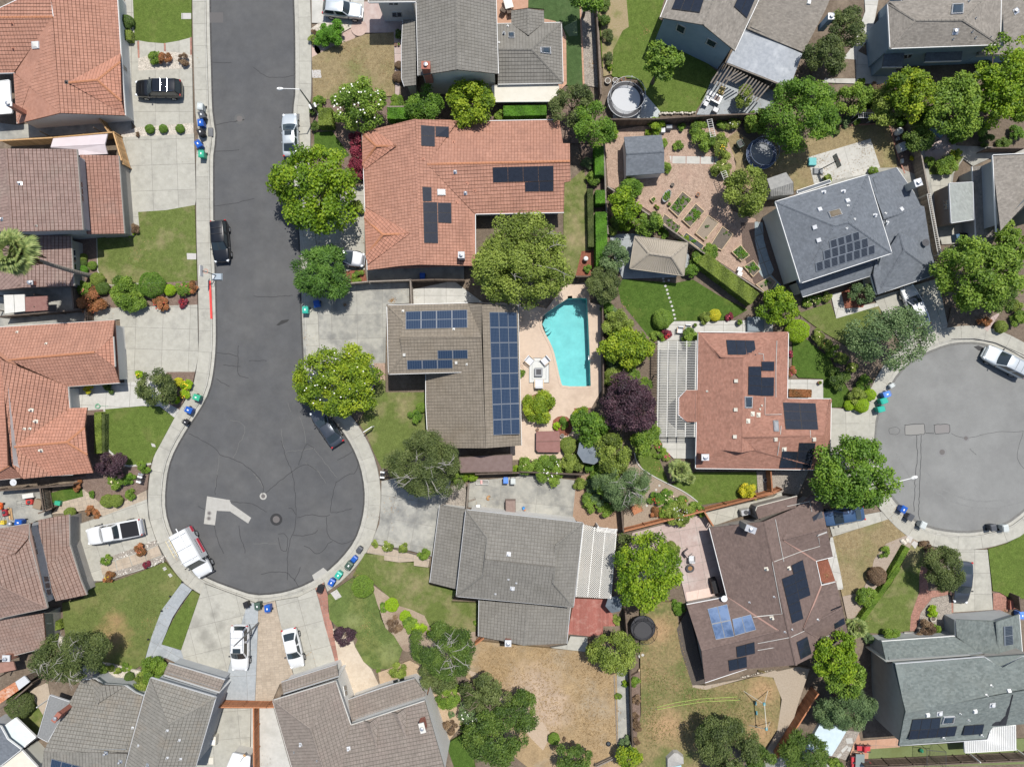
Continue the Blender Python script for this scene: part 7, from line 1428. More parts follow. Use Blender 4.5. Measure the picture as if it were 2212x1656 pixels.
def cabin(L,Wd,zb,H,xr,xrt,xft,xf,m,par,wt=.72,roofm_=None,pill=.10):
 # base rect at belt height, top rect at roof; body coloured shell with glass set 8 mm proud
 hb=Wd/2*.90; ht=Wd/2*wt; zt=H-.05
 base=[(xr,-hb,zb),(xf,-hb,zb),(xf,hb,zb),(xr,hb,zb)]; top=[(xrt,-ht,zt),(xft,-ht,zt),(xft,ht,zt),(xrt,ht,zt)]
 b=MB(); b.add(base+top,[(0,1,5,4),(1,2,6,5),(2,3,7,6),(3,0,4,7)]); b.build('pillars',m,par)
 # roof crowned
 vs=[];fs=[]; nx,ny=6,6
 for i in range(nx+1):
  for j in range(ny+1):
   u=i/nx;v=j/ny; x=xrt-.02+(xft-xrt+.04)*u; y=-ht-.01+(2*ht+.02)*v; k=(1-(2*u-1)**4)*(1-(2*v-1)**4)
   rc=.06*((abs(2*u-1)**8)*(abs(2*v-1)**8)); vs.append((x*(1-rc) if False else x,y*(1-rc),zt+.055*k**.7-.02*(1-k)))
 for i in range(nx):
  for j in range(ny): fs.append((i*(ny+1)+j,(i+1)*(ny+1)+j,(i+1)*(ny+1)+j+1,i*(ny+1)+j+1))
 b=MB(); b.add(vs,fs); b.build('roof',roofm_ or m,par,True)
 def glassq(n,a,c,d,e,ins,curve=0):
  A,B,C,D=map(Vector,(a,c,d,e)); ce=(A+B+C+D)/4; nn=(B-A).cross(D-A).normalized()
  q=[]
  K_=6
  pa=A.lerp(D,ins[1]).lerp(B.lerp(C,ins[1]),ins[0]); pb=A.lerp(D,ins[1]).lerp(B.lerp(C,ins[1]),1-ins[0]); pc=A.lerp(D,1-ins[1]).lerp(B.lerp(C,1-ins[1]),1-ins[0]); pd=A.lerp(D,1-ins[1]).lerp(B.lerp(C,1-ins[1]),ins[0])
  vs=[];fs=[]
  for i in range(K_+1):
   t=i/K_; off=nn*(.012+curve*(1-(2*t-1)**2)); vs.append(pa.lerp(pb,t)+off*(1.5 if curve else 1)); vs.append(pd.lerp(pc,t)+off)
  for i in range(K_): fs.append((2*i,2*i+2,2*i+3,2*i+1))
  b=MB(); b.add(vs,fs); return b.build(n,glassC,par,True)
 glassq('windshield',base[1],base[2],top[2],top[1],(.06,.02),.06); glassq('rear_window',base[3],base[0],top[0],top[3],(.09,.08),.03)
 for (i,j) in ((0,1),(2,3)):
  A,B=Vector(base[i]),Vector(base[j]); D,C=Vector(top[i]),Vector(top[j])
  glassq('side_window',A,A.lerp(B,.5),D.lerp(C,.5),D,(.09,.10)); glassq('side_window',A.lerp(B,.5),B,C,D.lerp(C,.5),(.09,.10))
def wheels(par,L,Wd,r=.33,fx=.31,rx=-.29):
 for x in (L*fx,L*rx):
  for s in (-1,1):
   b=MB(); y=s*(Wd/2-.10); pr=[(r*.72,-.11),(r*.95,-.115),(r,-.07),(r,.07),(r*.95,.115),(r*.72,.11)]; n=18; vs=[];fs=[]
   for rr,w in pr:
    for k in range(n): t=2*math.pi*k/n; vs.append((x+rr*math.cos(t),y+w,r+rr*math.sin(t)))
   for i in range(len(pr)-1):
    for k in range(n): fs.append((i*n+k,(i+1)*n+k,(i+1)*n+(k+1)%n,i*n+(k+1)%n))
   b.add(vs,fs); w_=b.build('wheel',tyre,par)
   b=MB(); vs=[(x,y+s*.05,r)]+[(x+r*.7*math.cos(2*math.pi*k/15),y+s*(.10 if k%3 else .06),r+r*.7*math.sin(2*math.pi*k/15)) for k in range(15)]; b.add(vs,[(0,k+1,(k+1)%15+1) if s<0 else (0,(k+1)%15+1,k+1) for k in range(15)]); b.build('rim',steel,w_)
def lamps(par,L,Wd,zf,zr,wf=.7,wr=.78,fi=.06,ri=.02):
 for s in (-1,1):
  b=MB(); b.box((L/2-fi-.10,s*Wd/2*wf,zf),(.30,.26,.10),-s*.45,0,.7); b.build('headlight',headl,par)
  b=MB(); b.box((-L/2+ri+.08,s*Wd/2*wr,zr),(.16,.26,.16),s*.35,0,.8); b.build('taillight',redl,par)
  b=MB(); b.box((L*.18,s*(Wd/2+.08),.98),(.12,.20,.13),s*.2,0,.8); b.build('mirror',par['_p'] if False else dgrey,par)
PF={'sedan':([(-.5,.70,.80),(-.475,.88,.98),(-.40,.97,1.02),(-.2,1,.95),(.1,1,.96),(.20,.99,.98),(.34,.96,.90),(.44,.88,.80),(.485,.74,.70),(.5,.60,.62)],.30),
'suv':([(-.5,.78,.85),(-.48,.93,1.05),(-.40,.99,1.06),(-.2,1,1.05),(.1,1,1.06),(.20,.99,1.10),(.34,.97,1.05),(.45,.90,.96),(.487,.78,.86),(.5,.62,.74)],.33)}
def vehicle(label,t,x,y,ang,kind,p,L,Wd,H,rack=None,sun=False,name='parked_car',cat='car',group='cars parked on the street and driveways'):
 q=W(t,x,y,H*.75); z=gz(q.x,q.y) or .006
 r=empty(name,(q.x,q.y,z),R(ang),label,cat,group)
 pf,zb=PF['sedan' if kind in('sedan','coupe') else 'suv']
 hull(L,Wd,pf,zb,'body',p,r)
 if kind=='sedan': cabin(L,Wd,.93,H,-.40*L,-.22*L,.06*L,.235*L,p,r,.68)
 elif kind=='suv': cabin(L,Wd,1.02,H,-.485*L,-.43*L,.05*L,.215*L,p,r,.74)
 elif kind=='retro': cabin(L,Wd,1.02,H,-.48*L,-.38*L,.05*L,.19*L,p,r,.72)
 wheels(r,L,Wd); lamps(r,L,Wd,.72 if kind=='sedan' else .86,.86 if kind=='sedan' else 1.0,ri=.03)
 b=MB(); b.box((L/2-.02,0,.42),(.14,Wd*.62,.16)); b.build('bumper',p,r)
 if rack:
  b=MB(); w=Wd/2*.66
  for s in (-1,1): b.tube([(-.40*L,s*w,H+.05),(.0*L,s*w,H+.06)],.022,5)
  b.build('roof_rail',rack,r)
  for xx in (-.28,-.14): b=MB(); b.tube([(xx*L,-w,H+.07),(xx*L,w,H+.07)],.022,5); b.build('cross_bar',rack,r)
 if sun: b=MB(); b.box((.0*L,0,H+.008),(.5,Wd*.42,.012)); b.build('sunroof',glassC,r)
 b=MB()
 for s in (-1,1):
  for xx in (-.16,.05): b.box((xx*L,s*(Wd/2-.0),.80),(.14,.03,.03))
 b.build('door_handle',p,r)
 return r
vehicle('black SUV with chrome roof rails in the top left driveway','A1',1298,722,180,'suv',pBlack,5.0,1.95,1.74,chrome)
vehicle('black SUV parked at the kerb above the basketball hoop','A2',1810,445,-85.5,'suv',pBlack,4.55,1.86,1.66,dgrey)
vehicle('silver retro hatchback in the driveway at the top','B1',733,68,-6,'retro',pSilver,4.25,1.72,1.58)
vehicle('silver blue car with sunroof parked half under the maple','B1',296,1110,92,'sedan',pSilver,4.7,1.80,1.46,None,True)
vehicle('grey sedan half hidden under the feathery juniper','B2',735,578,-9,'sedan',pGrey,4.7,1.80,1.45)
vehicle('white SUV with roof rack and sunroof beside the lamp post','A4',1983,672,-90.5,'suv',pWhite,4.95,1.96,1.74,mgrey,True)
vehicle('white sedan in the driveway at the bottom centre','B4',330,668,-77,'sedan',pWhite,4.35,1.78,1.44)
vehicle('dark blue grey sedan with red tail lights under the magnolia','B3',600,390,124,'sedan',pDkB,4.6,1.80,1.44)
vehicle('silver minivan at the right edge of the pale cul-de-sac','D2',2085,1448,153,'suv',pWhite if False else pSilver,4.95,1.92,1.72,lgrey)
vehicle('silver white car under the loose grey green tree','D2',1318,990,113,'sedan',pWhite,4.7,1.82,1.46)
vehicle('blue car under the round ash tree beside brown house','D3',725,1128,190,'sedan',pBlue,4.6,1.80,1.45)
vehicle('dark sedan half under the olive green conifer','D4',1712,130,-96,'sedan',pDkB,4.6,1.80,1.44)
# pickup
q=W('A3',943,1258,1.2); r=empty('pickup_truck',(q.x,q.y,gz(q.x,q.y)),R(190.8),'white pickup truck with black bed cover in a left driveway','pickup truck')
hull(6.0,2.0,[(-.5,.86,1.0),(-.49,.95,1.10),(-.40,.99,1.12),(0,1,1.12),(.2,1,1.14),(.36,.98,1.10),(.46,.92,1.02),(.49,.80,.92),(.5,.66,.8)],.38,'body',pWhite,r)
cabin(6.0,2.0,1.10,1.86,-.10*6,-.05*6,.13*6,.235*6,pWhite,r,.76)
wheels(r,6.0,2.0,.39,.31,-.28); lamps(r,6.0,2.0,.92,1.0)
b=MB(); b.box((-1.83,0,1.175),(1.85,1.62,.035)); b.build('bed_cover',black,r)
b=MB(); b.box((-2.90,0,1.05),(.10,1.6,.35)); b.build('tailgate',pWhite,r); b=MB(); b.box((-3.06,0,.62),(.18,1.75,.16)); b.build('bumper',chrome,r); b=MB(); b.box((2.93,0,.62),(.16,1.5,.2)); b.build('bumper',chrome,r)
# service van
q=W('A3',1578,1440,1.6); r=empty('service_van',(q.x,q.y,.05),R(-61.5),'white service van with roof ladder and red side panels at the bulb kerb','van')
L_,W_=5.5,2.05
b=MB(); vs=[]
def sect(x,hw,zb,zt,rr=.16): return [(x,-hw,zb),(x,-hw,zt-rr*1.6),(x,-hw*.93,zt-rr*.5),(x,-hw*.80,zt),(x,hw*.80,zt),(x,hw*.93,zt-rr*.5),(x,hw,zt-rr*1.6),(x,hw,zb)]
st=[(-2.72,.93,.45,2.10),(-2.68,1.0,.42,2.22),(.55,1.02,.42,2.24),(.95,1.0,.42,2.12)]
for s in st: vs+=sect(*s)
fs=[]
for i in range(len(st)-1):
 for j in range(8): fs.append((i*8+j,(i+1)*8+j,(i+1)*8+(j+1)%8,i*8+(j+1)%8))
fs+=[tuple(range(8)),tuple(range(24,32))[::-1]]; b.add(vs,fs); o=b.build('body',pWhite,r)
bm=bmesh.new(); bm.from_mesh(o.data); bmesh.ops.recalc_face_normals(bm,faces=bm.faces); bm.to_mesh(o.data); bm.free()
hull(2.1,2.02,[(-.5,.96,1.25),(0,1,1.22),(.25,.96,1.10),(.42,.86,.98),(.5,.66,.8)],.42,'hood',pWhite,r).location=(1.72,0,0)
b=MB(); b.add([(1.55,-.88,1.25),(1.55,.88,1.25),(.93,.76,2.06),(.93,-.76,2.06)],[(0,1,2,3)]); b.build('windshield',glassC,r)
for s in (-1,1):
 q4=[(1.5,s*.93,1.22),(.55,s*1.0,1.22),(.55,s*.97,1.86),(.95,s*.93,1.86)]; b=MB(); b.add(q4,[(0,1,2,3) if s>0 else (3,2,1,0)]); b.build('side_window',glassC,r)
 b=MB(); b.add([(1.56,s*.88,1.24),(.93,s*.76,2.08),(.93,s*.95,1.9),(1.5,s*.95,1.2)],[(0,1,2,3),(3,2,1,0)]); b.build('pillar',pWhite,r)
 for x0,x1 in ((-2.7,-2.05),(-1.2,.45)): b=MB(); b.box(((x0+x1)/2,s*1.045,.80),(x1-x0,.02,.45)); b.build('red_panel',pRed,r)
 b=MB(); b.box((1.15,s*1.22,1.35),(.10,.30,.26)); b.build('mirror',black,r)
wheels(r,L_,W_+.06,.36,.33,-.31); lamps(r,5.5,2.0,.88,1.3)
b=MB(); b.box((2.78,0,.50),(.14,1.8,.22)); b.build('bumper',dgrey,r); b=MB(); b.box((-2.80,0,.50),(.14,1.8,.18)); b.build('bumper',dgrey,r)
for xx in (-2.3,-.9,.45): b=MB(); b.tube([(xx,-.95,2.24),(xx,-.92,2.42),(xx,.92,2.42),(xx,.95,2.24)],.03,5); b.build('roof_bar',white,r)
b=MB(); b.tube([(-3.1,.35,2.36),(.6,.35,2.36)],.06,6); b.build('conduit_tube',white,r)
for s in (-1,1):
 b=MB()
 for k in range(9): b.box((-1.15+k*.19,s*1.028,1.30+.02*(k%2)),(.10,.012,.16))
 b.build('lettering',dgrey,r)
 b=MB(); b.box((-1.55,s*1.02,1.62),(2.1,.012,.10)); b.build('stripe',lgrey,r)
lad=empty('ladder',(0,0,0),0,'short ladder lying on the white service van roof rack','ladder'); q=r.matrix_basis
lad.location=q@Vector((-1.45,-.98,2.50)); lad.rotation_euler=(0,0,R(-61.5))
for s in (-.2,.2): b=MB(); b.tube([(-1.0,s,0),(1.0,s,0)],.035,5); b.build('rail',mat('ladder_wood',(.62,.52,.30),rough=.7),lad)
for k in range(5): b=MB(); b.tube([(-.8+k*.4,-.2,0),(-.8+k*.4,.2,0)],.03,5); b.build('rung',lgrey,lad)
# ---------------------------------------------------------------- wheeled carts
cartm={'blue':mat('cart_blue',(.015,.085,.36),rough=.4),'teal':mat('cart_teal',(.03,.35,.27),rough=.4),'green':mat('cart_green',(.04,.33,.20),rough=.4),'dgreen':mat('cart_dark_green',(.05,.085,.065),rough=.5),'grey':mat('cart_grey',(.07,.075,.085),rough=.5),'black':mat('cart_black',(.02,.02,.023),rough=.5),'pale':mat('cart_pale_grey',(.45,.48,.47),rough=.5),'lblue':mat('cart_light_blue',(.09,.22,.62),rough=.4)}
def cart(t,x,y,col,ang,label,s=1.0,lab=True,opened=False):
 q=W(t,x,y,1.0); z=gz(q.x,q.y) or .006; m_=cartm[col]; r=empty('wheeled_cart',(q.x,q.y,z),R(ang),label,'trash cart','wheeled refuse carts'); w,d,h=.60*s,.68*s,1.0*s
 b=MB(); vs=[]
 for zz,k in ((.06,.80),(h*.95,1.0)):
  for a,c in ((-1,-1),(1,-1),(1,1),(-1,1)): vs.append((a*d/2*k,c*w/2*k,zz))
 b.add(vs,[(3,2,1,0),(0,1,5,4),(1,2,6,5),(2,3,7,6),(3,0,4,7)]); b.build('body',m_,r)
 if opened:
  b=MB(); b.box((0,0,h*.90),(d*.9,w*.9,.02)); b.build('contents',black,r); b=MB()
  for a,c,e,f in ((0,w/2,d,.05),(0,-w/2,d,.05),(d/2,0,.05,w),(-d/2,0,.05,w)): b.box((a,c,h*.955),(e+.04,f,.05))
  b.build('rim',m_,r)
 else:
  b=MB(); b.add([(-d*.56,-w*.54,h*.955),(d*.56,-w*.54,h*.955),(d*.56,w*.54,h*.955),(-d*.56,w*.54,h*.955),(-d*.52,-w*.48,h*1.03),(d*.30,-w*.46,h*1.06),(d*.30,w*.46,h*1.06),(-d*.52,w*.48,h*1.03),(d*.52,-w*.44,h*1.0),(d*.52,w*.44,h*1.0)],[(4,5,6,7),(5,8,9,6),(0,1,8,5,4),(2,3,7,6,9),(1,2,9,8),(3,0,4,7),(3,2,1,0)]); l=b.build('lid',m_,r)
  if lab: b=MB(); b.box((-.04,0,h*1.05),(.20*s,.13*s,.012)); b.build('sticker',white,l)
 b=MB(); b.tube([(-d*.62,-w*.40,h*.97),(-d*.66,-w*.36,h),(-d*.66,w*.36,h),(-d*.62,w*.40,h*.97)],.022,5); b.build('handle',m_,r)
 for s_ in (-1,1):
  b=MB(); n=12; vs=[(-d*.42+.13*math.cos(6.283*k/n),s_*w*.46+e,.13+.13*math.sin(6.283*k/n)) for e in (-.03,.03) for k in range(n)]; b.add(vs,[(k,(k+1)%n,(k+1)%n+n,k+n) for k in range(n)]+[tuple(range(n))[::-1],tuple(range(n,2*n))]); b.build('wheel',black,r)
for a in (('A1',1660,885,'pale',-95,'pale grey cart at the top of the left row'),('A1',1672,955,'grey',-70,'dark grey cart between pale grey and blue carts'),('A1',1664,1020,'blue',-85,'upper blue cart of the row by the catch basin'),('A1',1664,1098,'black',-65,'black cart between the two blue carts of the row'),('A1',1645,1195,'blue',-60,'lower blue cart of the row above the green cart'),('A1',1670,1278,'green',-90,'green cart at the bottom of the left row'),
('A3',1630,143,'green',-20,'green cart beside the yellow flowers on the bend sidewalk'),('A3',1565,248,'blue',-25,'blue cart alone on the bend sidewalk'),('A3',1527,350,'black',-30,'small black cart on the bend sidewalk',.8),('A3',462,1022,'green',-10,'small teal green cart on the flagstone path',.75,False),('B2',432,1022,'teal',-90,'teal cart at the driveway edge under the juniper'),('B2',525,970,'blue',-80,'shaded blue cart under the juniper',1.,False),
('B3',878,1402,'grey',55,'grey cart at the right of the bulb sidewalk',.85,False),('B3',835,1480,'blue',50,'small blue cart at the right of the bulb sidewalk',.85,False),('B3',795,1528,'dgreen',55,'large dark green cart at the right of the bulb sidewalk',1.1),('B3',707,1610,'teal',55,'teal cart on the lower bulb sidewalk'),('B4',650,125,'blue',60,'blue cart between teal cart and open black bin'),('B4',560,175,'black',70,'open black bin on the lower bulb sidewalk',1.,False,True),('A4',2040,310,'black',105,'small black cart at the bottom of the bulb',.85,False),('A4',2140,315,'dgreen',95,'dark green cart at the bottom of the bulb'),('B4',125,335,'blue',95,'blue cart at the bottom of the bulb beside the dark green one'),
('D3',1068,118,'lblue',-160,'faded blue cart at the pale cul-de-sac kerb'),('D3',1045,172,'teal',-160,'upper teal cart at the pale cul-de-sac kerb',1.,False),('D3',1022,240,'teal',-165,'lower teal cart at the pale cul-de-sac kerb',1.,False),('D3',1130,45,'pale',-150,'pale bin above the faded blue cart',.7,False),('D3',1215,1070,'blue',60,'bright blue cart beside the ash tree'),('D3',1272,1135,'grey',60,'grey cart below the bright blue cart',1.,False),('D3',1378,1200,'pale',65,'pale cart at the lower kerb of the pale cul-de-sac',1.,False),('D3',1958,1222,'grey',100,'grey cart at the lower right kerb',1.,False),('D3',2060,1225,'pale',100,'pale cart at the lower right kerb',1.,False),
('C1',1935,1190,'dgreen',-60,'open dark green cart in the bark garden',1.,False,True),('A3',160,1175,'blue',170,'blue cart beside the lower left house wall'),('B2',1400,740,'blue',-90,'blue bin in the dark side yard',.9,False),('D4',2195,400,'lblue',90,'blue cart at the right edge beside the green grey garage')): cart(*a)
# ---------------------------------------------------------------- street furniture
def lamp(top,head,h,label,m_=None,hd=True):
 m_=m_ or lgrey; p=W(*top,h); r=empty('street_lamp',(p.x,p.y,0),0,label,'street lamp'); b=MB(); b.tube([(0,0,0),(0,0,h)],[.11,.06],10); b.build('pole',m_ if False else mat('lamp_pole',(.20,.21,.22),rough=.4,metal=.5),r)
 b=MB(); b.lathe((0,0,0),[(.2,.1),(.2,.2),(.12,.25)],10); b.build('base',concW,r)
 q=W(*head,h+.2)-Vector((p.x,p.y,0)); b=MB(); b.tube([(0,0,h-.05),(q.x*.3,q.y*.3,h+.12),(q.x*.9,q.y*.9,h+.2)],.04,6); b.build('arm',white,r)
 d=Vector((q.x,q.y,0)).normalized(); s=Vector((-d.y,d.x,0)); b=MB(); c=Vector((q.x,q.y,h+.2)); pr=[(-.32,.07),(-.15,.15),(.1,.17),(.3,.10)]; vs=[]
 for x,w in pr: vs+=[c+d*x-s*w+Vector((0,0,-.06)),c+d*x+s*w+Vector((0,0,-.06)),c+d*x+s*w*.7+Vector((0,0,.07)),c+d*x-s*w*.7+Vector((0,0,.07))]
 fs=[]
 for i in range(3):
  for j in range(4): fs.append((i*4+j,i*4+(j+1)%4,(i+1)*4+(j+1)%4,(i+1)*4+j))
 fs+=[(3,2,1,0),(12,13,14,15)]; b.add(vs,fs); hd_=b.build('lamp_head',white,r); b=MB(); b.lathe(tuple(c+Vector((0,0,.07))),[(.05,0),(.05,.06),(.02,.08)],8); b.build('photocell',mgrey,hd_)
lamp(('B1',385,740),('B1',222,735),6.3,'street lamp with long arm over the dark road at the top'); lamp(('A4',1937,655),('A4',1924,515),7.0,'street lamp leaning in view over the white SUV roof'); lamp(('D3',1100,855),('D3',1300,805),6.6,'street lamp whose arm pokes out of the ash tree')
def thing(name,label,cat,t,x,y,h=0,rz=0,group=None,z=None):
 p=W(t,x,y,h); return empty(name,(p.x,p.y,gz(p.x,p.y) if z is None else z),R(rz),label,cat,group)
def part(r,name,m_,f):
 b=MB(); f(b); return b.build(name,m_,r)
def manhole(t,x,y,rr,m_,label):
 p=W(t,x,y); r=empty('manhole_cover',(p.x,p.y,.006),0,label,'manhole cover'); part(r,'collar',m_,lambda b:b.lathe((0,0,0),[(rr*1.75,0),(rr*1.75,.005)],28)); part(r,'lid',mat('cast_iron',(.12,.11,.105),rough=.7),lambda b:b.lathe((0,0,0),[(rr,.005),(rr,.011),(rr*.8,.013)],24))
dk=mat('asphalt_collar',(.035,.035,.036),rough=.9); lk=mat('asphalt_collar_pale',(.19,.19,.185),rough=.9)
manhole('A1',1984,985,.33,mat('collar_pale',(.10,.10,.098),rough=.9),'round manhole cover in the upper straight road'); manhole('B3',190,1152,.38,dk,'manhole cover with dark collar in the bulb'); manhole('B3',82,960,.22,pm,'small round cover in the upper bulb'); manhole('D3',1530,595,.30,lk,'manhole cover in the pale cul-de-sac'); manhole('A3',1733,1100,.15,mat('patch_collar',(.25,.24,.22),rough=.9),'upper small valve lid on the concrete patch'); manhole('A3',1730,1143,.15,MC['patch_collar'],'lower small valve lid on the concrete patch'); manhole('D3',1727,480,.22,lk,'small cover on the right of the pale cul-de-sac')
def basin(t,x,y,label,rz):
 r=thing('storm_drain',label,'storm drain',t,x,y,0,rz); part(r,'frame',dgrey,lambda b:b.box((0,0,.015),(.55,.95,.03)))
 for k in range(7): part(r,'bar',mgrey,lambda b:b.box((0,-.36+k*.12,.036),(.46,.05,.02)))
basin('A1',1750,1100,'storm drain grate at the left kerb bulge',0); basin('B1',365,985,'storm drain grate at the right kerb beside the parked car',0)
def mailbox(t,x,y,n,label,rz,wp=True):
 r=thing('mailbox_cluster',label,'mailbox',t,x,y,1.,rz)
 part(r,'rail',wood,lambda b:(b.box((0,0,.85),(1.1,.12,.08)),b.box((-.4,0,.45),(.09,.09,.9)),b.box((.4,0,.45),(.09,.09,.9))))
 for k in range(n):
  bx=part(r,'mailbox',[white,dgrey,white,steel][k%4],lambda b:(b.box((-.42+k*.28,0,1.0),(.19,.48,.16)),b.lathe((-.42+k*.28,0,1.08),[(.08,0),(.04,.05)],8))); part(bx,'flag',dgrey,lambda b:b.box((-.31+k*.28,.05,1.1),(.02,.16,.06)))
mailbox('A3',1165,808,4,'cluster of black and white mailboxes beside the bulb sidewalk',75); mailbox('B3',1070,772,3,'small mailbox cluster under the dark branchy tree',85); mailbox('B1',505,878,3,'dark mailbox row at the lamp base',20)
r=thing('sign_post','white yard sign post with hanging bar on the lawn','sign','B3',960,402,1.,33); part(r,'post',white,lambda b:b.box((.38,0,.8),(.09,.09,1.6))); part(r,'arm',white,lambda b:b.box((-.05,0,1.5),(1.1,.08,.09))); part(r,'sign_board',white,lambda b:b.box((-.1,0,1.05),(.75,.03,.6)))
r=thing('basketball_hoop','portable basketball hoop at the kerb beside the red kerb paint','basketball hoop','A2',1800,745,0,0)
part(r,'base',mat('clear_grey_plastic',(.30,.35,.39),rough=.3),lambda b:b.box((0,-.02,.12),(1.15,.75,.22),0,0,.85)); part(r,'sandbag',white,lambda b:(b.box((-.32,.0,.27),(.22,.22,.14),.3,0,.7),b.box((-.3,-.2,.27),(.24,.2,.12),0,0,.7)))
part(r,'pole',dgrey,lambda b:b.tube([(-.05,.1,.2),(-.1,.12,2.6),(-.28,.12,3.0)],.045,7)); part(r,'backboard',white,lambda b:b.box((-.36,.13,3.05),(.04,1.15,.75))); part(r,'rim',mat('rim_orange',(.6,.15,.06),rough=.5),lambda b:b.tube([(.0+.23*math.cos(k*.5236),.12+.23*math.sin(k*.5236),2.85) for k in range(13)],.018,5,False)); part(r,'net',white,lambda b:[b.tube([(.23*math.cos(k*.7),.12+.23*math.sin(k*.7),2.85),(.13*math.cos(k*.7+.3),.12+.13*math.sin(k*.7+.3),2.45)],.008,4) for k in range(9)])
r=thing('basketball_hoop','portable basketball hoop on the pale concrete pad','basketball hoop','D1',495,1420,0,20); part(r,'base',mat('bh_base',(.16,.17,.18),rough=.5),lambda b:b.box((0,-.05,.12),(1.15,.75,.24),0,0,.8)); bb=W('D1',655,1335,2.9)-W('D1',495,1420,0);
r.rotation_euler=(0,0,0); part(r,'pole',dgrey,lambda b:b.tube([(0,0,.2),(bb.x*.75,bb.y*.75,2.2),(bb.x*.9,bb.y*.9,2.75)],.05,7))
d=Vector((.92,.38,0)); s=Vector((-.38,.92,0)); c=Vector((bb.x,bb.y,2.85))
part(r,'backboard',mat('clear_board',(.45,.46,.42),rough=.2),lambda b:b.add([c-s*.68-Vector((0,0,.4)),c+s*.68-Vector((0,0,.4)),c+s*.68+d*.03+Vector((0,0,.45)),c-s*.68+d*.03+Vector((0,0,.45))],[(0,1,2,3),(3,2,1,0)]))
part(r,'frame',dgrey,lambda b:[b.tube([p_,q_],.025,5) for p_,q_ in ((c-s*.68-Vector((0,0,.4)),c+s*.68-Vector((0,0,.4))),(c+s*.68-Vector((0,0,.4)),c+s*.68+Vector((0,0,.45))),(c+s*.68+Vector((0,0,.45)),c-s*.68+Vector((0,0,.45))),(c-s*.68+Vector((0,0,.45)),c-s*.68-Vector((0,0,.4))))]); part(r,'rim',MC['rim_orange'],lambda b:b.tube([c+d*(.25+.22*math.cos(k*.5236))+s*.22*math.sin(k*.5236)-Vector((0,0,.2)) for k in range(13)],.018,5,False))
def trampoline(t,x,y,rr,matc,padc,framec,label,H=2.3,poles=6,lean=(0,0)):
 r=thing('trampoline',label,'trampoline',t,x,y,.8,0); n=40; ci=lambda q,z,k=n:[(q*math.cos(6.2832*i/k),q*math.sin(6.2832*i/k),z) for i in range(k+1)]
 part(r,'frame',framec,lambda b:b.tube(ci(rr,.82),.04,6,False)); part(r,'mat',matc,lambda b:b.add([(0,0,.78)]+ci(rr*.80,.80)[:-1],[(0,i+1,(i+1)%n+1) for i in range(n)]))
 def pad(b):
  a=ci(rr*.80,.815)[:-1]; c=ci(rr*.98,.84)[:-1]; b.add(a+c,[(i,i+n,(i+1)%n+n,(i+1)%n) for i in range(n)])
 part(r,'pad',padc,pad)
 for k in range(poles):
  a=6.2832*k/poles+.3; part(r,'pole',framec,lambda b:b.tube([(rr*1.03*math.cos(a),rr*1.03*math.sin(a),0),(rr*1.03*math.cos(a),rr*1.03*math.sin(a),H-.1),(rr*.93*math.cos(a),rr*.93*math.sin(a),H)],.028,6))
 part(r,'top_ring',framec,lambda b:b.tube(ci(rr*.95,H),.022,5,False))
 def net(b):
  for k in range(72):
   a=6.2832*k/72; b.tube([(rr*.80*math.cos(a),rr*.80*math.sin(a),.84),(rr*.95*math.cos(a),rr*.95*math.sin(a),H)],.006,3,False)
  for z in np.linspace(1.0,H-.15,7): b.tube(ci(rr*(.80+.15*(z-.84)/(H-.84)),z),.006,3,False)
 tag(part(r,'net',black,net),kind='stuff')
trampoline('C1',985,830,1.95,mat('tramp_mat_pale',(.42,.43,.44),rough=.6),mat('tramp_pad_dark',(.05,.05,.055),rough=.6),lgrey,'large round trampoline with pale bed beside the tall fence'); trampoline('C1',2105,1280,1.62,mat('tramp_mat_grey',(.20,.21,.22),rough=.6),mat('tramp_pad_blue',(.06,.085,.15),rough=.5),mat('tramp_frame_blue',(.16,.20,.28),rough=.5),'blue rimmed trampoline under the broad leafy tree',1.9); trampoline('C4',1122,492,1.32,mat('tramp_mat_black',(.05,.05,.053),rough=.7),MC['tramp_pad_dark'],black,'small black trampoline below the yellow green tree',2.2)
# raised vegetable beds
def rbed(s,label,soilm,plants,hh=.4):
 p=P(s,hh); c=sum(p,Vector())/4; r=empty('raised_bed',(c.x,c.y,0),0,label,'raised bed','raised vegetable beds'); n=4
 for i in range(n):
  a=p[i]-c; b_=p[(i+1)%n]-c; d=(b_-a); L=d.length; m_=(a+b_)/2; part(r,'side_board',woodB,lambda b:b.box((m_.x,m_.y,hh/2+.05),(L-.03 if i%2 else L+.06,.06,hh),math.atan2(d.y,d.x)))
 part(r,'soil',soilm,lambda b:b.prism([(q.x-c.x)*.97 if False else ((q.x-c.x)*.97,(q.y-c.y)*.97) for q in p],.1,hh-.02))
 g=random.Random(int(abs(c.x)*100))
 if plants:
  def f():
   u,v=p[1]-p[0],p[3]-p[0]
   for k in range(plants):
    q=p[0]+u*g.uniform(.12,.88)+v*g.uniform(.1,.9)-c; o=link('vegetable',vegm[g.randrange(3)],r); o.location=(q.x,q.y,hh); s_=g.uniform(.6,1.1); o.scale=(s_,s_,s_)
  f()
vegm=[leaves('vegetable',(.16,.16,.16),LM[k],.12,1.8,2.5,None,900+i) for i,k in enumerate(('mid','grey','hedge'))]
dsoil=mat('bed_soil',(.10,.085,.07),(.16,.135,.11),s=11,rough=1,bump=.7); dsoil2=mat('bed_soil_dry',(.22,.18,.135),(.28,.23,.18),s=11,rough=1,bump=.7)
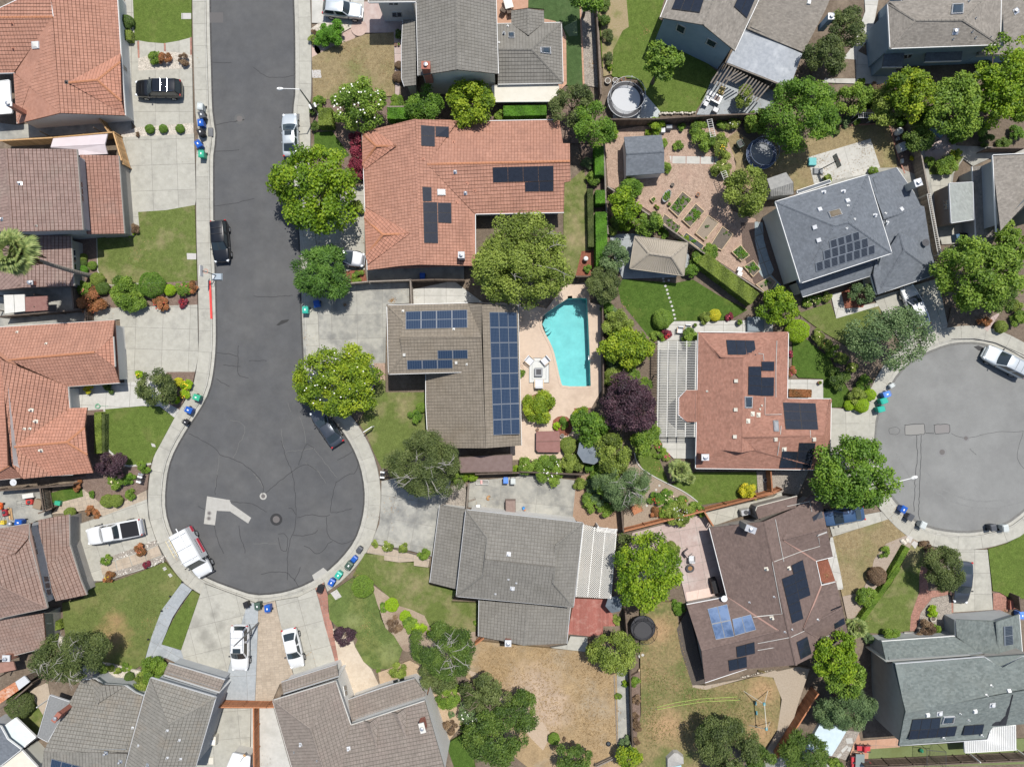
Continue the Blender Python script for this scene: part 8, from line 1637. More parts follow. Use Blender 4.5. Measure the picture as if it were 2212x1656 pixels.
for a in (('C2 1455,42 1535,105 1420,250 1345,180','raised bed with leafy cabbages nearest the oval tub',dsoil,34),('C2 1565,140 1640,205 1520,335 1455,275','raised bed with a bright green row in the middle of the plot',dsoil,26),('C2 1665,235 1755,300 1640,445 1565,385','raised bed with dry soil and nothing growing',dsoil2,3),('C2 1785,330 1875,395 1780,525 1690,480','raised bed half in tree shade with bare dark soil',dsoil,3),('C2 1305,225 1445,335 1400,395 1280,285','long raised bed along the fence with dark soil at left',dsoil,10),('C2 1485,378 1635,488 1610,525 1460,415','narrow raised bed along the fence with dark fabric',mat('bed_fabric',(.06,.065,.07),rough=.8),2),('C2 1935,482 2010,570 1945,615 1865,540','square raised bed packed with green herbs',dsoil,60),('C2 2040,610 2100,685 2040,745 1965,660','raised bed with tomato like plants beside white chairs',dsoil,22),('C2 2180,745 2230,790 2160,890 2065,810','raised bed at the path corner under the citrus tree',dsoil2,6),('C2 1190,105 1215,85 1240,105 1212,132','tiny timber planter cube beside the oval tub',dsoil,4)): rbed(*a)
r=thing('oval_tub','oval galvanised tub planted with greens beside the raised beds','planter','C2',1325,78,.5,62); part(r,'tub',mgrey,lambda b:(b.lathe((0,0,0),[(.42,0),(.46,.5),(.43,.5),(.42,.42)],24))); r.scale=(1.6,.85,1)
for k in range(16): a=k*2.4; q=.34*math.sqrt((k+.5)/16); o=link('vegetable',vegm[k%3],r); o.location=(q*math.cos(a),q*math.sin(a),.45); o.scale=(.55,.9,.8)
# pergola with slats
def slatset(label,s,n,h,w,m_,beams,name='pergola',nb=5,posts=True,skip=()):
 p=P(s,h); c=sum(p,Vector())/4; r=empty(name,(c.x,c.y,0),0,label,'pergola'); a,b_,d,e=[q-c for q in p]
 for i in range(n):
  t=(i+.5)/n; q0=a.lerp(e,t); q1=b_.lerp(d,t)
  if i in skip: continue
  v=q1-q0; m2=(q0+q1)/2; part(r,'slat',m_,lambda b:b.box((m2.x,m2.y,h),(v.length,w,.09),math.atan2(v.y,v.x)))
 for i in range(nb):
  t=(i+.15)/(nb-.7) if nb>1 else .5; t=min(t,.98); q0=a.lerp(b_,t); q1=e.lerp(d,t); v=q1-q0; m2=(q0+q1)/2; part(r,'beam',m_,lambda b:b.box((m2.x,m2.y,h-.13),(v.length,.10,.16),math.atan2(v.y,v.x)))
  if posts and i==0:
   for t2 in (.02,.35,.65,.98): q=q0.lerp(q1,t2); part(r,'post',m_,lambda b:b.box((q.x,q.y,(h-.2)/2),(.11,.11,h-.2)))
 return r
slatset('white slatted pergola along the left side of the brick red house','C2 1250,1282 1582,1275 C3 1568,472 1238,470',58,2.5,.038,offw,4,nb=5)
r=slatset('white pergola frame behind the grey house lattice','C3 750,1212 920,1232 905,1270 740,1252',4,2.3,.06,white,2,nb=3)
# lattice cover
p=P('C3 638,1192 908,1268 C4 862,262 575,244',2.35); c=sum(p,Vector())/4; r=empty('lattice_cover',(c.x,c.y,0),0,'white diagonal lattice patio cover beside the grey house','patio cover')
pl=[(q.x-c.x,q.y-c.y) for q in p]; mb=MB()
for sg in (1,-1):
 ca,sa=math.cos(sg*R(45)),math.sin(sg*R(45)); rot=[(x*ca+y*sa,-x*sa+y*ca) for x,y in pl]; v0=min(q[1] for q in rot); v1=max(q[1] for q in rot); v=v0+.05
 while v<v1:
  q=clip(rot,-99,v,99,v+.05)
  if len(q)>2:
   xs=[a[0] for a in q]; xm,xM=min(xs),max(xs)
   if xM-xm>.1: m2=((xm+xM)/2*ca-(v+.025)*sa,(xm+xM)/2*sa+(v+.025)*ca); mb.box((m2[0],m2[1],2.36+sg*.012),(xM-xm,.05,.02),sg*R(45))
  v+=.155
tag(mb.build('lattice',offw,r),kind='stuff')
for i in range(4): t=i/3; a=p[0].lerp(p[1],t)-c; b_=p[3].lerp(p[2],t)-c; v=b_-a; m2=(a+b_)/2; part(r,'beam',white,lambda b:b.box((m2.x,m2.y,2.25),(v.length,.09,.15),math.atan2(v.y,v.x)))
for q in p[1:3]: part(r,'post',white,lambda b:b.box(((q.x-c.x)*.98,(q.y-c.y)*.98,1.1),(.1,.1,2.2)))
# red deck
p=P('C4 560,262 830,268 905,470 895,490 800,490 795,555 700,575 505,555',.35); c=p[0]; r=empty('red_deck',(c.x,c.y,0),0,'red painted plank deck behind the grey house','deck'); rdm=mat('red_deck_paint',(.27,.095,.075),(.33,.13,.105),(.38,.20,.165),s=9,s3=1.5,rough=.8,tint=.1); pl=[(q.x-c.x,q.y-c.y) for q in p]; u=min(q[0] for q in pl)
while u<max(q[0] for q in pl):
 q=clip(pl,u,-99,u+.128,99)
 if len(q)>2: part(r,'plank',rdm,lambda b:b.prism(q,.05,.35))
 u+=.14
# furniture builders
def chair(t,x,y,rz,m_,fm,label,w=.6,back=.8,arms=True,name='patio_chair',group=None):
 r=thing(name,label,'chair',t,x,y,.4,rz,group); part(r,'seat',m_,lambda b:b.box((0,0,.42),(w,w,.10))); part(r,'backrest',m_,lambda b:b.box((-w*.52,0,.42+back*.28),(.10,w,back*.55),0,-.2))
 if arms:
  for s in (-1,1): part(r,'armrest',fm,lambda b:b.box((0,s*w*.56,.62),(w,.07,.05)))
 for a in (-1,1):
  for b_ in (-1,1): part(r,'leg',fm,lambda b:b.box((a*w*.42,b_*w*.46,.2),(.05,.05,.42)))
 return r
def table(t,x,y,rz,L,w,h,m_,fm,label,name='patio_table',inset=None):
 r=thing(name,label,'table',t,x,y,h,rz); part(r,'tabletop',m_,lambda b:b.box((0,0,h),(L,w,.05)))
 for a in (-1,1):
  for b_ in (-1,1): part(r,'leg',fm,lambda b:b.box((a*L*.44,b_*w*.44,h/2),(.06,.06,h)))
 if inset: part(r,'inset',inset,lambda b:b.box((0,0,h+.028),(L*.62,w*.62,.012)))
 return r
fab=mat('cushion_grey',(.50,.51,.53),(.56,.57,.59),s=8,rough=.9); redf=mat('red_fabric',(.45,.05,.06),rough=.8)
rg=thing('outdoor_rug','grey bordered outdoor rug under the pool seating','rug','C2',268,1520,0,0); part(rg,'border',dgrey,lambda b:b.box((0,0,.014),(2.2,2.75,.012))); part(rg,'field',mat('rug_pale',(.50,.51,.49),(.55,.56,.54),s=14,rough=1),lambda b:b.box((0,0,.022),(2.1,2.65,.01))); part(rg,'inner_border',dgrey,lambda b:b.box((0,0,.029),(1.55,2.0,.006))); part(rg,'centre',MC['rug_pale'],lambda b:b.box((0,0,.034),(1.5,1.95,.006)))
z=.30
table('C2',265,1533,0,.88,.92,.45,mgrey,dgrey,'square grey fire table in the middle of the rug','fire_table',dgrey); chair('C2',190,1440,-40,fab,woodB,'grey cushioned armchair at the upper left of the rug',.75); chair('C2',318,1440,-140,fab,woodB,'grey cushioned armchair at the upper right of the rug',.75); chair('C2',268,1628,90,fab,woodB,'wide grey loveseat at the lower end of the rug',.85,.8,True,'loveseat')
table('C1',1738,822,-28,1.0,.9,.6,white,dgrey,'white square fire pit table on the grey patio','fire_table',mat('fire_bed',(.20,.165,.15),rough=.9));
for k,(x,y) in enumerate(((1690,782),(1668,822),(1645,865))): chair('C1',x,y,-28,lgrey,dgrey,('upper','middle','lower')[k]+' pale chair in the row left of the fire pit table',.48,.7,False)
chair('C1',1725,918,62,lgrey,dgrey,'chair with dark back below the fire pit table',.55); chair('C1',1770,765,-110,mat('straw_yellow',(.45,.36,.14),rough=.9),woodB,'straw coloured chair above the fire pit table',.55)
chair('C2',1432,1190,-95,fab,woodB,'left of two slat armchairs on the patio above the pergola',.6); chair('C2',1492,1175,-95,fab,woodB,'right of two slat armchairs on the patio above the pergola',.6)
chair('C3',1075,1062,-65,woodR,woodR,'redwood bench with pale blanket on the dry bed',.95,.9,True,'garden_bench'); r=thing('blanket','pale blanket over the redwood bench','blanket','C3',1075,1052,.6,-25); part(r,'cloth',offw,lambda b:b.box((0,0,.34),(.85,.35,.03)))
chair('C3',1525,1472,90,lgrey,dgrey,'square metal patio chair beside the fire bowl',.6); chair('C3',1495,1420,40,pinkst,dgrey,'pinkish patio chair further from the fire bowl',.6)
r=thing('fire_bowl','round dark fire bowl with rusty inside on the pink patio','fire bowl','C3',1518,1555,.4,0); part(r,'bowl',dgrey,lambda b:b.lathe((0,0,0),[(.2,0),(.42,.25),(.44,.38),(.36,.38),(.1,.24)],22)); part(r,'ash',mat('rust_ash',(.25,.14,.06),rough=1),lambda b:b.lathe((0,0,0),[(.33,.31),(.05,.33)],16))
r=thing('fire_bowl','dark round bowl half under the yellow green tree','fire bowl','C3',1420,1500,.4,0); part(r,'bowl',dgrey,lambda b:b.lathe((0,0,0),[(.2,0),(.33,.25),(.35,.38),(.28,.38),(.1,.24)],18)); part(r,'rim',mgrey,lambda b:b.lathe((0,0,0),[(.30,.385),(.34,.40),(.30,.405)],18))
for x,y,rz,l in ((842,1490,180,'left'),(905,1492,0,'right')): chair('D4',x,y,rz,redf,dgrey,l+' red chair of the pair at the turf corner',.6)
for x,y,rz,l in ((790,1580,0,'upper'),(792,1635,0,'lower'),(890,1620,180,'right hand')): chair('D4',x,y,rz,redf,dgrey,l+' red chair at the glass dining table',.6)
table('D4',845,1600,88,1.5,.95,.72,mat('table_glass',(.20,.24,.23),rough=.1,coat=.6),dgrey,'glass dining table with red chairs at the bottom patio')
table('D1',1490,1200,25,.9,.6,.7,pinkst,dgrey,'low table on the round patio by the leaning fence');
r=thing('porch_swing','blue grey swing seat on the round patio behind the fence','swing seat','D1',1475,1090,.5,-35); part(r,'seat',mat('swing_blue',(.17,.24,.29),rough=.8),lambda b:b.box((.1,-.15,.45),(1.5,.5,.1))); part(r,'canopy',MC['swing_blue'],lambda b:b.box((0,.2,1.7),(1.7,.45,.06)));
for s in (-1,1): part(r,'leg',dgrey,lambda b:b.tube([(s*.85,-.5,0),(s*.8,.1,1.7),(s*.85,.6,0)],.03,5))
chair('D1',1400,1180,200,black,dgrey,'black folding chair on the round patio',.5,.7,False)
table('B1',2110,25,15,.9,1.3,.72,offw,woodB,'cream dining table on the terracotta patio at the top'); chair('B1',2070,95,60,woodD,woodD,'left wooden chair on the terracotta patio',.5); chair('B1',2125,105,100,woodD,woodD,'right wooden chair on the terracotta patio',.5)
# parasol, pots, grills, sundries
def parasol(t,x,y,rr,h,m_,label,n=8):
 r=thing('parasol',label,'parasol',t,x,y,h,0); part(r,'canopy',m_,lambda b:b.add([(0,0,h+.45)]+[(rr*math.cos(6.2832*k/n+.2),rr*math.sin(6.2832*k/n+.2),h) for k in range(n)],[(0,k+1,(k+1)%n+1) for k in range(n)])); part(r,'vent_cap',m_,lambda b:b.lathe((0,0,0),[(.30,h+.42),(.05,h+.58)],n)); part(r,'pole',dgrey,lambda b:b.tube([(0,0,0),(0,0,h+.5)],.03,6)); part(r,'base',dgrey,lambda b:b.lathe((0,0,0),[(.3,0),(.3,.06),(.05,.1)],12))
parasol('C3',698,582,1.5,2.2,mat('parasol_grey',(.145,.17,.195),(.17,.195,.22),s=2,rough=.8),'slate grey octagonal parasol between the shrubs'); parasol('C4',890,310,.95,2.1,mat('parasol_dark',(.13,.155,.18),rough=.8),'dark grey parasol at the red deck corner',6)
def pot(t,x,y,rr,h,m_,label,plant=None):
 r=thing('plant_pot',label,'plant pot',t,x,y,h,0); part(r,'pot',m_,lambda b:b.lathe((0,0,0),[(rr*.75,0),(rr,h),(rr*.86,h),(rr*.8,h*.85)],16)); part(r,'soil',dsoil,lambda b:b.lathe((0,0,0),[(rr*.82,h*.85),(.02,h*.87)],14))
 if plant: o=link('plant',vegm[0],r); o.location=(0,0,h); o.scale=(rr*5,rr*5,rr*5)
pot('C1',838,668,.32,.4,offw,'left white rimmed pot above the large trampoline'); pot('C1',902,665,.32,.4,offw,'right white rimmed pot above the large trampoline'); pot('C1',968,655,.28,.4,terra,'terracotta pot above the large trampoline'); pot('D1',858,680,.22,.4,offw,'pot with plant on the grey side yard',1); pot('C2',1558,1145,.2,.4,dgrey,'dark pot on the patio beside the armchairs',1); pot('C2',1582,68,.2,.35,terra,'yellowish pot beside the raised bed'); pot('C2',1250,175,.2,.3,terra,'clay pot with seedling near the raised beds',1); pot('C2',1232,160,.16,.3,terra,'smaller clay pot near the raised beds',1); pot('C2',1345,145,.2,.3,woodB,'pot by the oval tub',1); pot('C1',1585,1608,.18,.3,terra,'orange pot in the bark garden'); pot('C1',1372,1532,.2,.3,dgrey,'dark pot above the oval tub'); pot('C3',460,460,.22,.4,concG,'pale stone pot below the mulch ring'); pot('C3',255,408,.18,.3,terra,'clay pot beside the spa cover'); pot('D4',1450,425,.32,.35,cream,'scalloped cream bird bath in front of the garage'); pot('B1',1180,375,.14,.25,terra,'left small pot on the mauve path'); pot('B1',1205,372,.14,.25,woodB,'right small pot on the mauve path',1); pot('C2',1925,1120,.32,.5,dgrey,'large dark pot at the right of the patio',1); pot('D3',515,20,.2,.4,terra,'pot at the brick red house entry corner',1); pot('A4',1110,935,.25,.35,terra,'dark pot at the bottom left entry window',1)
def box(t,x,y,d,m_,label,name,cat,rz=0,lid=None):
 r=thing(name,label,cat,t,x,y,d[2],rz); part(r,'body',m_,lambda b:b.box((0,0,d[2]*.45),(d[0],d[1],d[2]*.9),0,0,.96)); part(r,'lid',lid or m_,lambda b:b.box((0,0,d[2]*.95),(d[0]*1.04,d[1]*1.04,d[2]*.1),0,0,.9)); return r
bbq=mat('bbq_cover',(.20,.145,.125),(.24,.18,.155),s=3,rough=.8)
r=box('B3',2130,1052,(1.05,1.45,1.1),bbq,'brown covered barbecue on the grey house patio','covered_grill','grill'); part(r,'skirt',bbq,lambda b:b.box((0,0,.4),(1.12,1.5,.8),0,0,.92))
cart('B3',2090,832,'lblue',-90,'light blue cart standing alone on the back patio',.85,False); cart('B3',2150,838,'pale',-90,'pale cart standing beside the light blue one on the back patio',.85,False)
r=thing('shelf_rack','white wire laundry rack on its side on the back patio','rack','B3',1897,842,.4,0)
part(r,'frame',white,lambda b:b.tube([(-.68,-.25,.4),(-.68,.25,.4),(.6,.25,.4),(.72,0,.4),(.6,-.25,.4),(-.68,-.25,.4)],.022,5)); part(r,'leg',white,lambda b:[b.tube([(x_,y_,.4),(x_,y_,0)],.015,4) for x_ in (-.6,.55) for y_ in (-.22,.22)])
for k in range(12): part(r,'wire',white,lambda b:b.tube([(-.6+k*.1,-.25,.4),(-.6+k*.1,.25,.4)],.008,4))
part(r,'cloth',mat('towel_pink',(.65,.35,.33),rough=.9),lambda b:b.box((-.1,0,.42),(.2,.4,.03)))
chair('B3',1863,1045,90,white,mgrey,'white slatted chair against the grey house wall',.45,.9,True)
r=thing('timber_post','thick grey timber post lying by the patio gate','timber','B3',1812,990,.1,18); part(r,'post',wood,lambda b:b.box((0,0,.09),(.75,.14,.16))); part(r,'end_cap',dgrey,lambda b:b.box((.38,0,.09),(.03,.15,.17)))
r=thing('toy_pile','blue and white toys at the edge of the back patio','toys','C3',140,1062,.2,0); part(r,'blue_toy',mat('toy_blue',(.05,.25,.6),rough=.4),lambda b:(b.box((0,.05,.22),(.3,.34,.3),.4,0,.6),b.box((.05,-.1,.1),(.2,.3,.15),.8))); part(r,'red_toy',terra,lambda b:b.lathe((.12,-.12,0),[(.1,0),(.13,.2),(.02,.25)],10))
# dog
def creature(par,verts,edges,rad,m_,name):
 me=bpy.data.meshes.new(name); me.from_pydata(verts,edges,[]); me.materials.append(m_); o=link(name,me,par); sk=o.modifiers.new('skin','SKIN');
 for i,v in enumerate(me.skin_vertices[0].data): v.radius=(rad[i],rad[i]); v.use_root=(i==0)
 s=o.modifiers.new('sub','SUBSURF'); s.levels=1; s.render_levels=1; return o
r=thing('dog','tan brown dog lying curled on the concrete back patio','dog','B3',1945,972,.1,0)
furt=mat('dog_fur',(.36,.20,.09),(.44,.27,.14),s=9,rough=1)
creature(r,[(-.08,-.14,.14),(-.10,.0,.16),(-.04,.13,.15),(.06,.17,.15),(.15,.16,.15),(.22,.15,.12),(.02,-.20,.08),(.10,-.16,.05),(.17,-.15,.04),(.05,.22,.06),(.16,.25,.03),(.22,.27,.03),(.10,.10,.05),(.20,.08,.03),(.25,.08,.03),(-.02,-.21,.1),(.08,-.23,.04),(.16,-.21,.03),(-.16,-.20,.06),(-.05,-.29,.04),(.08,-.30,.03)],[(0,1),(1,2),(2,3),(3,4),(4,5),(0,6),(6,7),(7,8),(3,9),(9,10),(10,11),(3,12),(12,13),(13,14),(0,15),(15,16),(16,17),(0,18),(18,19),(19,20)],[.12,.115,.115,.075,.075,.04,.07,.045,.03,.05,.03,.025,.05,.03,.025,.06,.04,.03,.03,.022,.015],furt,'body')
for s in (-1,1): part(r,'ear',mat('dog_ear',(.06,.04,.03),rough=1),lambda b:b.add([(.12,.16+s*.05,.21),(.18,.16+s*.06,.21),(.14,.16+s*.12,.15)],[(0,1,2),(2,1,0)]))
part(r,'muzzle',mat('dog_muzzle',(.05,.035,.028),rough=1),lambda b:b.lathe((.24,.15,.09),[(.035,0),(.045,.03),(.02,.06)],8))
# swing set and slack lines in the olive yard
r=thing('swing_set','pale A frame swing set casting a long shadow in the olive yard','swing set','C4',2135,1200,1.,0,z=.15); o=r.location
def rel(t,x,y,h): return W(t,x,y,h)-Vector((o.x,o.y,0))
pm_=mat('pale_pole',(.52,.49,.40),rough=.6); hb=mat('swing_bracket',(.10,.28,.32),rough=.5)
A_=rel('C4',2130,1130,2.4); B_=rel('C4',2148,1335,2.4); part(r,'top_bar',pm_,lambda b:b.tube([A_,B_],.045,7))
for q in ((1945,1012),(2160,1010)): part(r,'leg',pm_,lambda b:b.tube([A_,rel('C4',q[0],q[1],.1)],.04,6))
for q in ((2180,1272),(1990,1300)): part(r,'leg',pm_,lambda b:b.tube([B_,rel('C4',q[0],q[1],.1)],.04,6))
for q in (A_,B_): part(r,'bracket',hb,lambda b:b.box((q.x,q.y,q.z-.05),(.22,.3,.16)))
for t in (.3,.7):
 q=A_.lerp(B_,t); part(r,'swing_seat',hb,lambda b:b.box((q.x-.3,q.y,.5),(.16,.42,.05))); part(r,'rope',pm_,lambda b:[b.tube([(q.x,q.y+s*.18,q.z),(q.x-.3,q.y+s*.18,.52)],.012,4) for s in (-1,1)])
p0=W('C4',1225,1165,0); r=empty('rope_goal',(p0.x,p0.y,.15),0,'pair of yellow green straps stretched across the olive yard','strap'); o=r.location; yg=mat('strap_lime',(.40,.55,.12),rough=.6)
for s in ('C4 1240,1155 1400,1115 1600,1085 1905,1068','C4 1245,1175 1420,1140 1620,1110 1925,1095'):
 q=[v-Vector((o.x,o.y,0)) for v in P(s,.4)]; part(r,'strap',yg,lambda b:b.tube(q,.02,5))
for s in ((1195,1160),(1235,1170),(1920,1085)): q=rel('C4',s[0],s[1],.3); part(r,'stand',hb,lambda b:b.tube([(q.x-.15,q.y,0),(q.x,q.y,.42),(q.x+.15,q.y-.1,0)],.03,5))
# golf net
r=thing('golf_net','black framed practice net on the green turf','sports net','D4',1430,1545,1.,0);
part(r,'frame',dgrey,lambda b:[b.tube(q,.03,5) for q in ([(-1,-1.0,0),(-1,-1.0,2.0),(-1,1.0,2.0),(-1,1.0,0)],[(.9,-1.0,0),(.9,-.9,2.2),(.9,.9,2.2),(.9,1.0,0)],[(-1,-1,2.),(.9,-.9,2.2)],[(-1,1,2.),(.9,.9,2.2)])])
tag(part(r,'net',mat('net_brown',(.12,.11,.08),rough=1),lambda b:[b.tube([(.9,-.9+k*.1,0),(.9,-.9+k*.1,2.2),(-1,-.95+k*.105,2.)],.006,3,False) for k in range(19)]+[b.tube([(.9-k*.19,-.92,2.2-k*.02),(.9-k*.19,.92,2.2-k*.02)],.006,3,False) for k in range(11)]),kind='stuff'); part(r,'ball_bag',mat('bag_green',(.03,.22,.12),rough=.7),lambda b:b.lathe((-.55,0,0),[(.15,0),(.22,.3),(.1,.5)],10))
# bits and pieces in yards
redp=mat('red_plastic',(.50,.06,.05),rough=.4);
def mower(t,x,y,rz,label,m_):
 r=thing('lawn_mower',label,'lawn mower',t,x,y,.4,rz); part(r,'deck',m_,lambda b:b.box((0,0,.28),(.75,.55,.24),0,0,.85)); part(r,'engine',dgrey,lambda b:b.lathe((.05,0,0),[(.17,.38),(.17,.5),(.1,.56)],12)); part(r,'handle',dgrey,lambda b:b.tube([(-.3,-.22,.4),(-.9,-.2,.95),(-.9,.2,.95),(-.3,.22,.4)],.02,5)); [part(r,'wheel',black,lambda b:b.lathe((a*.3,c*.27,0),[(.1,.05),(.11,.2),(.1,.22)],10)) for a in (-1,1) for c in (-1,1)]
mower('A3',250,1005,0,'red lawn mower beside the dark side gate',redp); mower('A3',48,1095,100,'dark red lawn mower in the left side yard',mat('dark_red_plastic',(.30,.03,.04),rough=.4)); mower('A3',5,1040,80,'orange mower at the left picture edge',mat('orange_plastic',(.65,.12,.03),rough=.4))
box('A3',320,1025,(.85,1.0,.5),mat('cardboard_brown',(.24,.185,.13),rough=.9),'brown tarpaulin covered box by the side gate','covered_box','box',-15); box('A3',240,955,(1.2,.5,.5),offw,'pale tarpaulin bundle above the red lawn mower','tarpaulin_bundle','bundle',8)
for k,(x,y) in enumerate(((88,1100),(108,1105))): r=thing('timber_plank',('left','right')[k]+' of two planks lying beside the dark red mower','plank','A3',x,y,.1,-82); part(r,'plank',woodL,lambda b:b.box((0,0,.06),(1.3,.18,.08))); part(r,'edge',wood,lambda b:b.box((0,.095,.06),(1.3,.012,.07)))
box('A3',30,1175,(.45,.4,.4),mat('yellow_plastic',(.65,.48,.05),rough=.5),'yellow tub in the left side yard','tub','tub'); r=thing('kettle_grill','round black grill with silver lid by the lower left house','grill','A3',98,1185,.7,0); part(r,'bowl',black,lambda b:b.lathe((0,0,0),[(.1,.5),(.27,.65),(.27,.75)],16)); part(r,'lid',steel,lambda b:b.lathe((0,0,0),[(.27,.755),(.2,.92),(.04,.97)],16))
r=thing('garden_hose','coiled pale green hose on the front walkway','hose','A3',820,215,0,0); part(r,'coil',mat('hose_green',(.16,.38,.24),rough=.5),lambda b:b.tube([((.14+.02*(k//16)+.03*math.sin(k))*1.3*math.cos(k*.39),(.14+.02*(k//16)+.03*math.sin(k))*1.3*math.sin(k*.39),.02+.004*k/3) for k in range(70)],.018,5)); part(r,'tail',MC['hose_green'],lambda b:b.tube([(.2,0,.02),(.5,.08,.02),(.8,-.02,.02),(1.1,.03,.02)],.016,5))
box('D1',455,1340,(.8,.8,.35),mat('teal_cover',(.10,.36,.36),rough=.5),'round teal turtle shaped sandbox on the concrete pad','sandbox','sandbox'); pass
r=thing('white_tank','round white barrel on the planting strip by the leaning fence','barrel','D1',1172,1090,.6,0); part(r,'barrel',white,lambda b:b.lathe((0,0,0),[(.3,0),(.36,.3),(.34,.75),(.1,.8)],18)); part(r,'hoop',lgrey,lambda b:b.lathe((0,0,0),[(.355,.2),(.37,.24),(.36,.28)],18))
r=thing('white_barrel','smaller pale bucket below the white barrel','bucket','D1',1165,1150,.4,0); part(r,'bucket',lgrey,lambda b:b.lathe((0,0,0),[(.14,0),(.19,.35),(.16,.35),(.13,.1)],14)); part(r,'handle',mgrey,lambda b:b.tube([(-.18,0,.35),(0,.05,.42),(.18,0,.35)],.01,4))
box('D1',1205,1215,(.75,.9,.8),lgrey,'silver covered equipment beside the leaning fence','covered_equipment','equipment',20); box('D1',1198,1335,(.28,.45,.3),offw,'pale wooden box at the end of the planting strip','wooden_box','box',5)
box('D2',0,0,(.1,.1,.1),lgrey,'pale box','box','box') if False else None
box('C1',1295,1080,(.45,.5,.5),lgrey,'pale box beside the citrus bush under the fence','utility_box','box'); box('C1',1345,1050,(.65,.45,.7),mgrey,'grey storage box against the long dark fence','storage_box','box')
def arch(t,x0,y0,x1,y1,w,h,m_,label):
 a=W(t,x0,y0,h); b_=W(t,x1,y1,h); r=empty('garden_trellis',(a.x,a.y,0),0,label,'trellis'); d=b_-a; L=d.length; d.normalize(); s=Vector((-d.y,d.x,0))*w/2
 for k in (-1,1): part(r,'rail',m_,lambda b:b.tube([s*k+Vector((0,0,h)),d*L+s*k+Vector((0,0,h))],.03,5)); part(r,'post',m_,lambda b:b.tube([s*k,s*k+Vector((0,0,h))],.03,5)); part(r,'post',m_,lambda b:b.tube([d*L+s*k,d*L+s*k+Vector((0,0,h))],.03,5))
 n=max(3,int(L/.22))
 for i in range(n+1): q=d*(L*i/n)+Vector((0,0,h)); part(r,'slat',m_,lambda b:b.tube([q-s*1.25,q+s*1.25],.022,5))
arch('C1',1680,990,1710,1130,.5,1.9,offw,'upper wooden garden trellis beside the citrus bushes'); arch('C1',1795,1420,1825,1500,.5,1.8,offw,'lower wooden garden trellis among the yellow roses'); arch('D2',1420,60,1510,560,.35,2.2,offw,'long pale trellis above the leaning fence'); arch('D2',1640,500,1580,570,.35,1.8,offw,'short leaning trellis beside the big spreading tree'); arch('D1',840,955,970,955,.5,1.7,lgrey,'pale trellis against the fence behind the dry lawn')
for k,(x,y) in enumerate(((1930,685),(1930,722))): box('C2',x,y,(.5,.42,.45),white,('upper','lower')[k]+' white garden chair seat beside the tomato bed','lawn_chair','chair',-20)
box('C2',2060,1140,(1.75,1.55,.5),mat('cold_frame',(.16,.19,.21),rough=.3),'large dark covered box with white frame beside the red house','cold_frame','box',0,MC['cold_frame']);
r=thing('satellite_dish','white dish on the edge of the brown roof','satellite dish','C4',1795,255,2.9,0,z=2.75); part(r,'dish',white,lambda b:b.lathe((0,0,.35),[(.02,0),(.2,.03),(.33,.12)],16)); part(r,'arm',lgrey,lambda b:b.tube([(0,0,0),(0,0,.36),(.2,.2,.6)],.02,5))
r=thing('pool_ladder','steel pool ladder on the right edge of the swimming pool','pool ladder','C2',700,1420,0,0)
for s in (-1,1): part(r,'rail',steel,lambda b:b.tube([(.35,s*.28,.0),(.3,s*.28,.5),(0,s*.28,.55),(-.2,s*.28,.3),(-.25,s*.28,-.5)],.022,6))
for k in range(3): part(r,'step',steel,lambda b:b.box((-.25,0,-.2-k*.2),(.1,.5,.03)))
r=thing('garden_globe','white ball ornament on the red mulch near the big olive tree','ornament','C2',655,598,.6,0); part(r,'globe',white,lambda b:b.lathe((0,0,0),[(.05,.3),(.22,.42),(.28,.6),(.22,.78),(.05,.88)],14)); part(r,'stand',lgrey,lambda b:b.lathe((0,0,0),[(.15,0),(.08,.1),(.08,.32)],10))
r=thing('tyre_ring','grey hoop leaning by the gravel court gate','hoop','D3',62,825,.1,0); part(r,'hoop',lgrey,lambda b:b.tube([(.2*math.cos(k*.5236),.2*math.sin(k*.5236),.12) for k in range(13)],.045,6,False)); part(r,'hub',dgrey,lambda b:b.lathe((0,0,0),[(.13,.02),(.13,.06),(.02,.07)],12))
r=thing('black_bowl','black round bowl on the straw yard','bowl','C4',840,1448,.2,0); part(r,'bowl',black,lambda b:b.lathe((0,0,0),[(.15,0),(.27,.18),(.23,.18),(.1,.05)],18)); part(r,'water',mat('bowl_water',(.06,.07,.08),rough=.05),lambda b:b.lathe((0,0,0),[(.2,.12),(.01,.121)],16))
r=thing('covered_pile','grey tarpaulin cover over a boat shape at the bottom edge','boat cover','C4',1385,1590,.6,12); part(r,'cover',mat('tarp_grey',(.31,.30,.28),(.36,.35,.33),s=3,rough=.8),lambda b:b.add([(-.9,-.6,.5),(.9,-.5,.5),(1.0,.15,.5),(.5,.75,.5),(.1,.85,.5),(-.7,.35,.5),(0,.1,.75),(-1,-.7,0),(1,-.6,0),(1.1,.2,0),(.55,.85,0),(.1,.95,0),(-.8,.4,0)],[(0,1,6),(1,2,6),(2,3,6),(3,4,6),(4,5,6),(5,0,6),(7,8,1,0),(8,9,2,1),(9,10,3,2),(10,11,4,3),(11,12,5,4),(12,7,0,5)])); part(r,'rope',white,lambda b:b.tube([(-.95,-.6,.3),(0,.3,.62),(1.05,.1,.3)],.02,4))
box('C4',1395,1650,(1.2,.5,.35),mat('pale_blue_plastic',(.35,.52,.58),rough=.4),'pale blue plastic lid at the bottom edge of the olive yard','plastic_lid','lid',12)
r=thing('covered_furniture','black covered furniture against the brown house wall','furniture cover','C4',1725,160,.8,-75); part(r,'cover',black,lambda b:b.box((0,0,.45),(1.7,.75,.9),0,0,.8)); part(r,'seam',dgrey,lambda b:b.tube([(-.7,0,.91),(.7,0,.91)],.02,4))
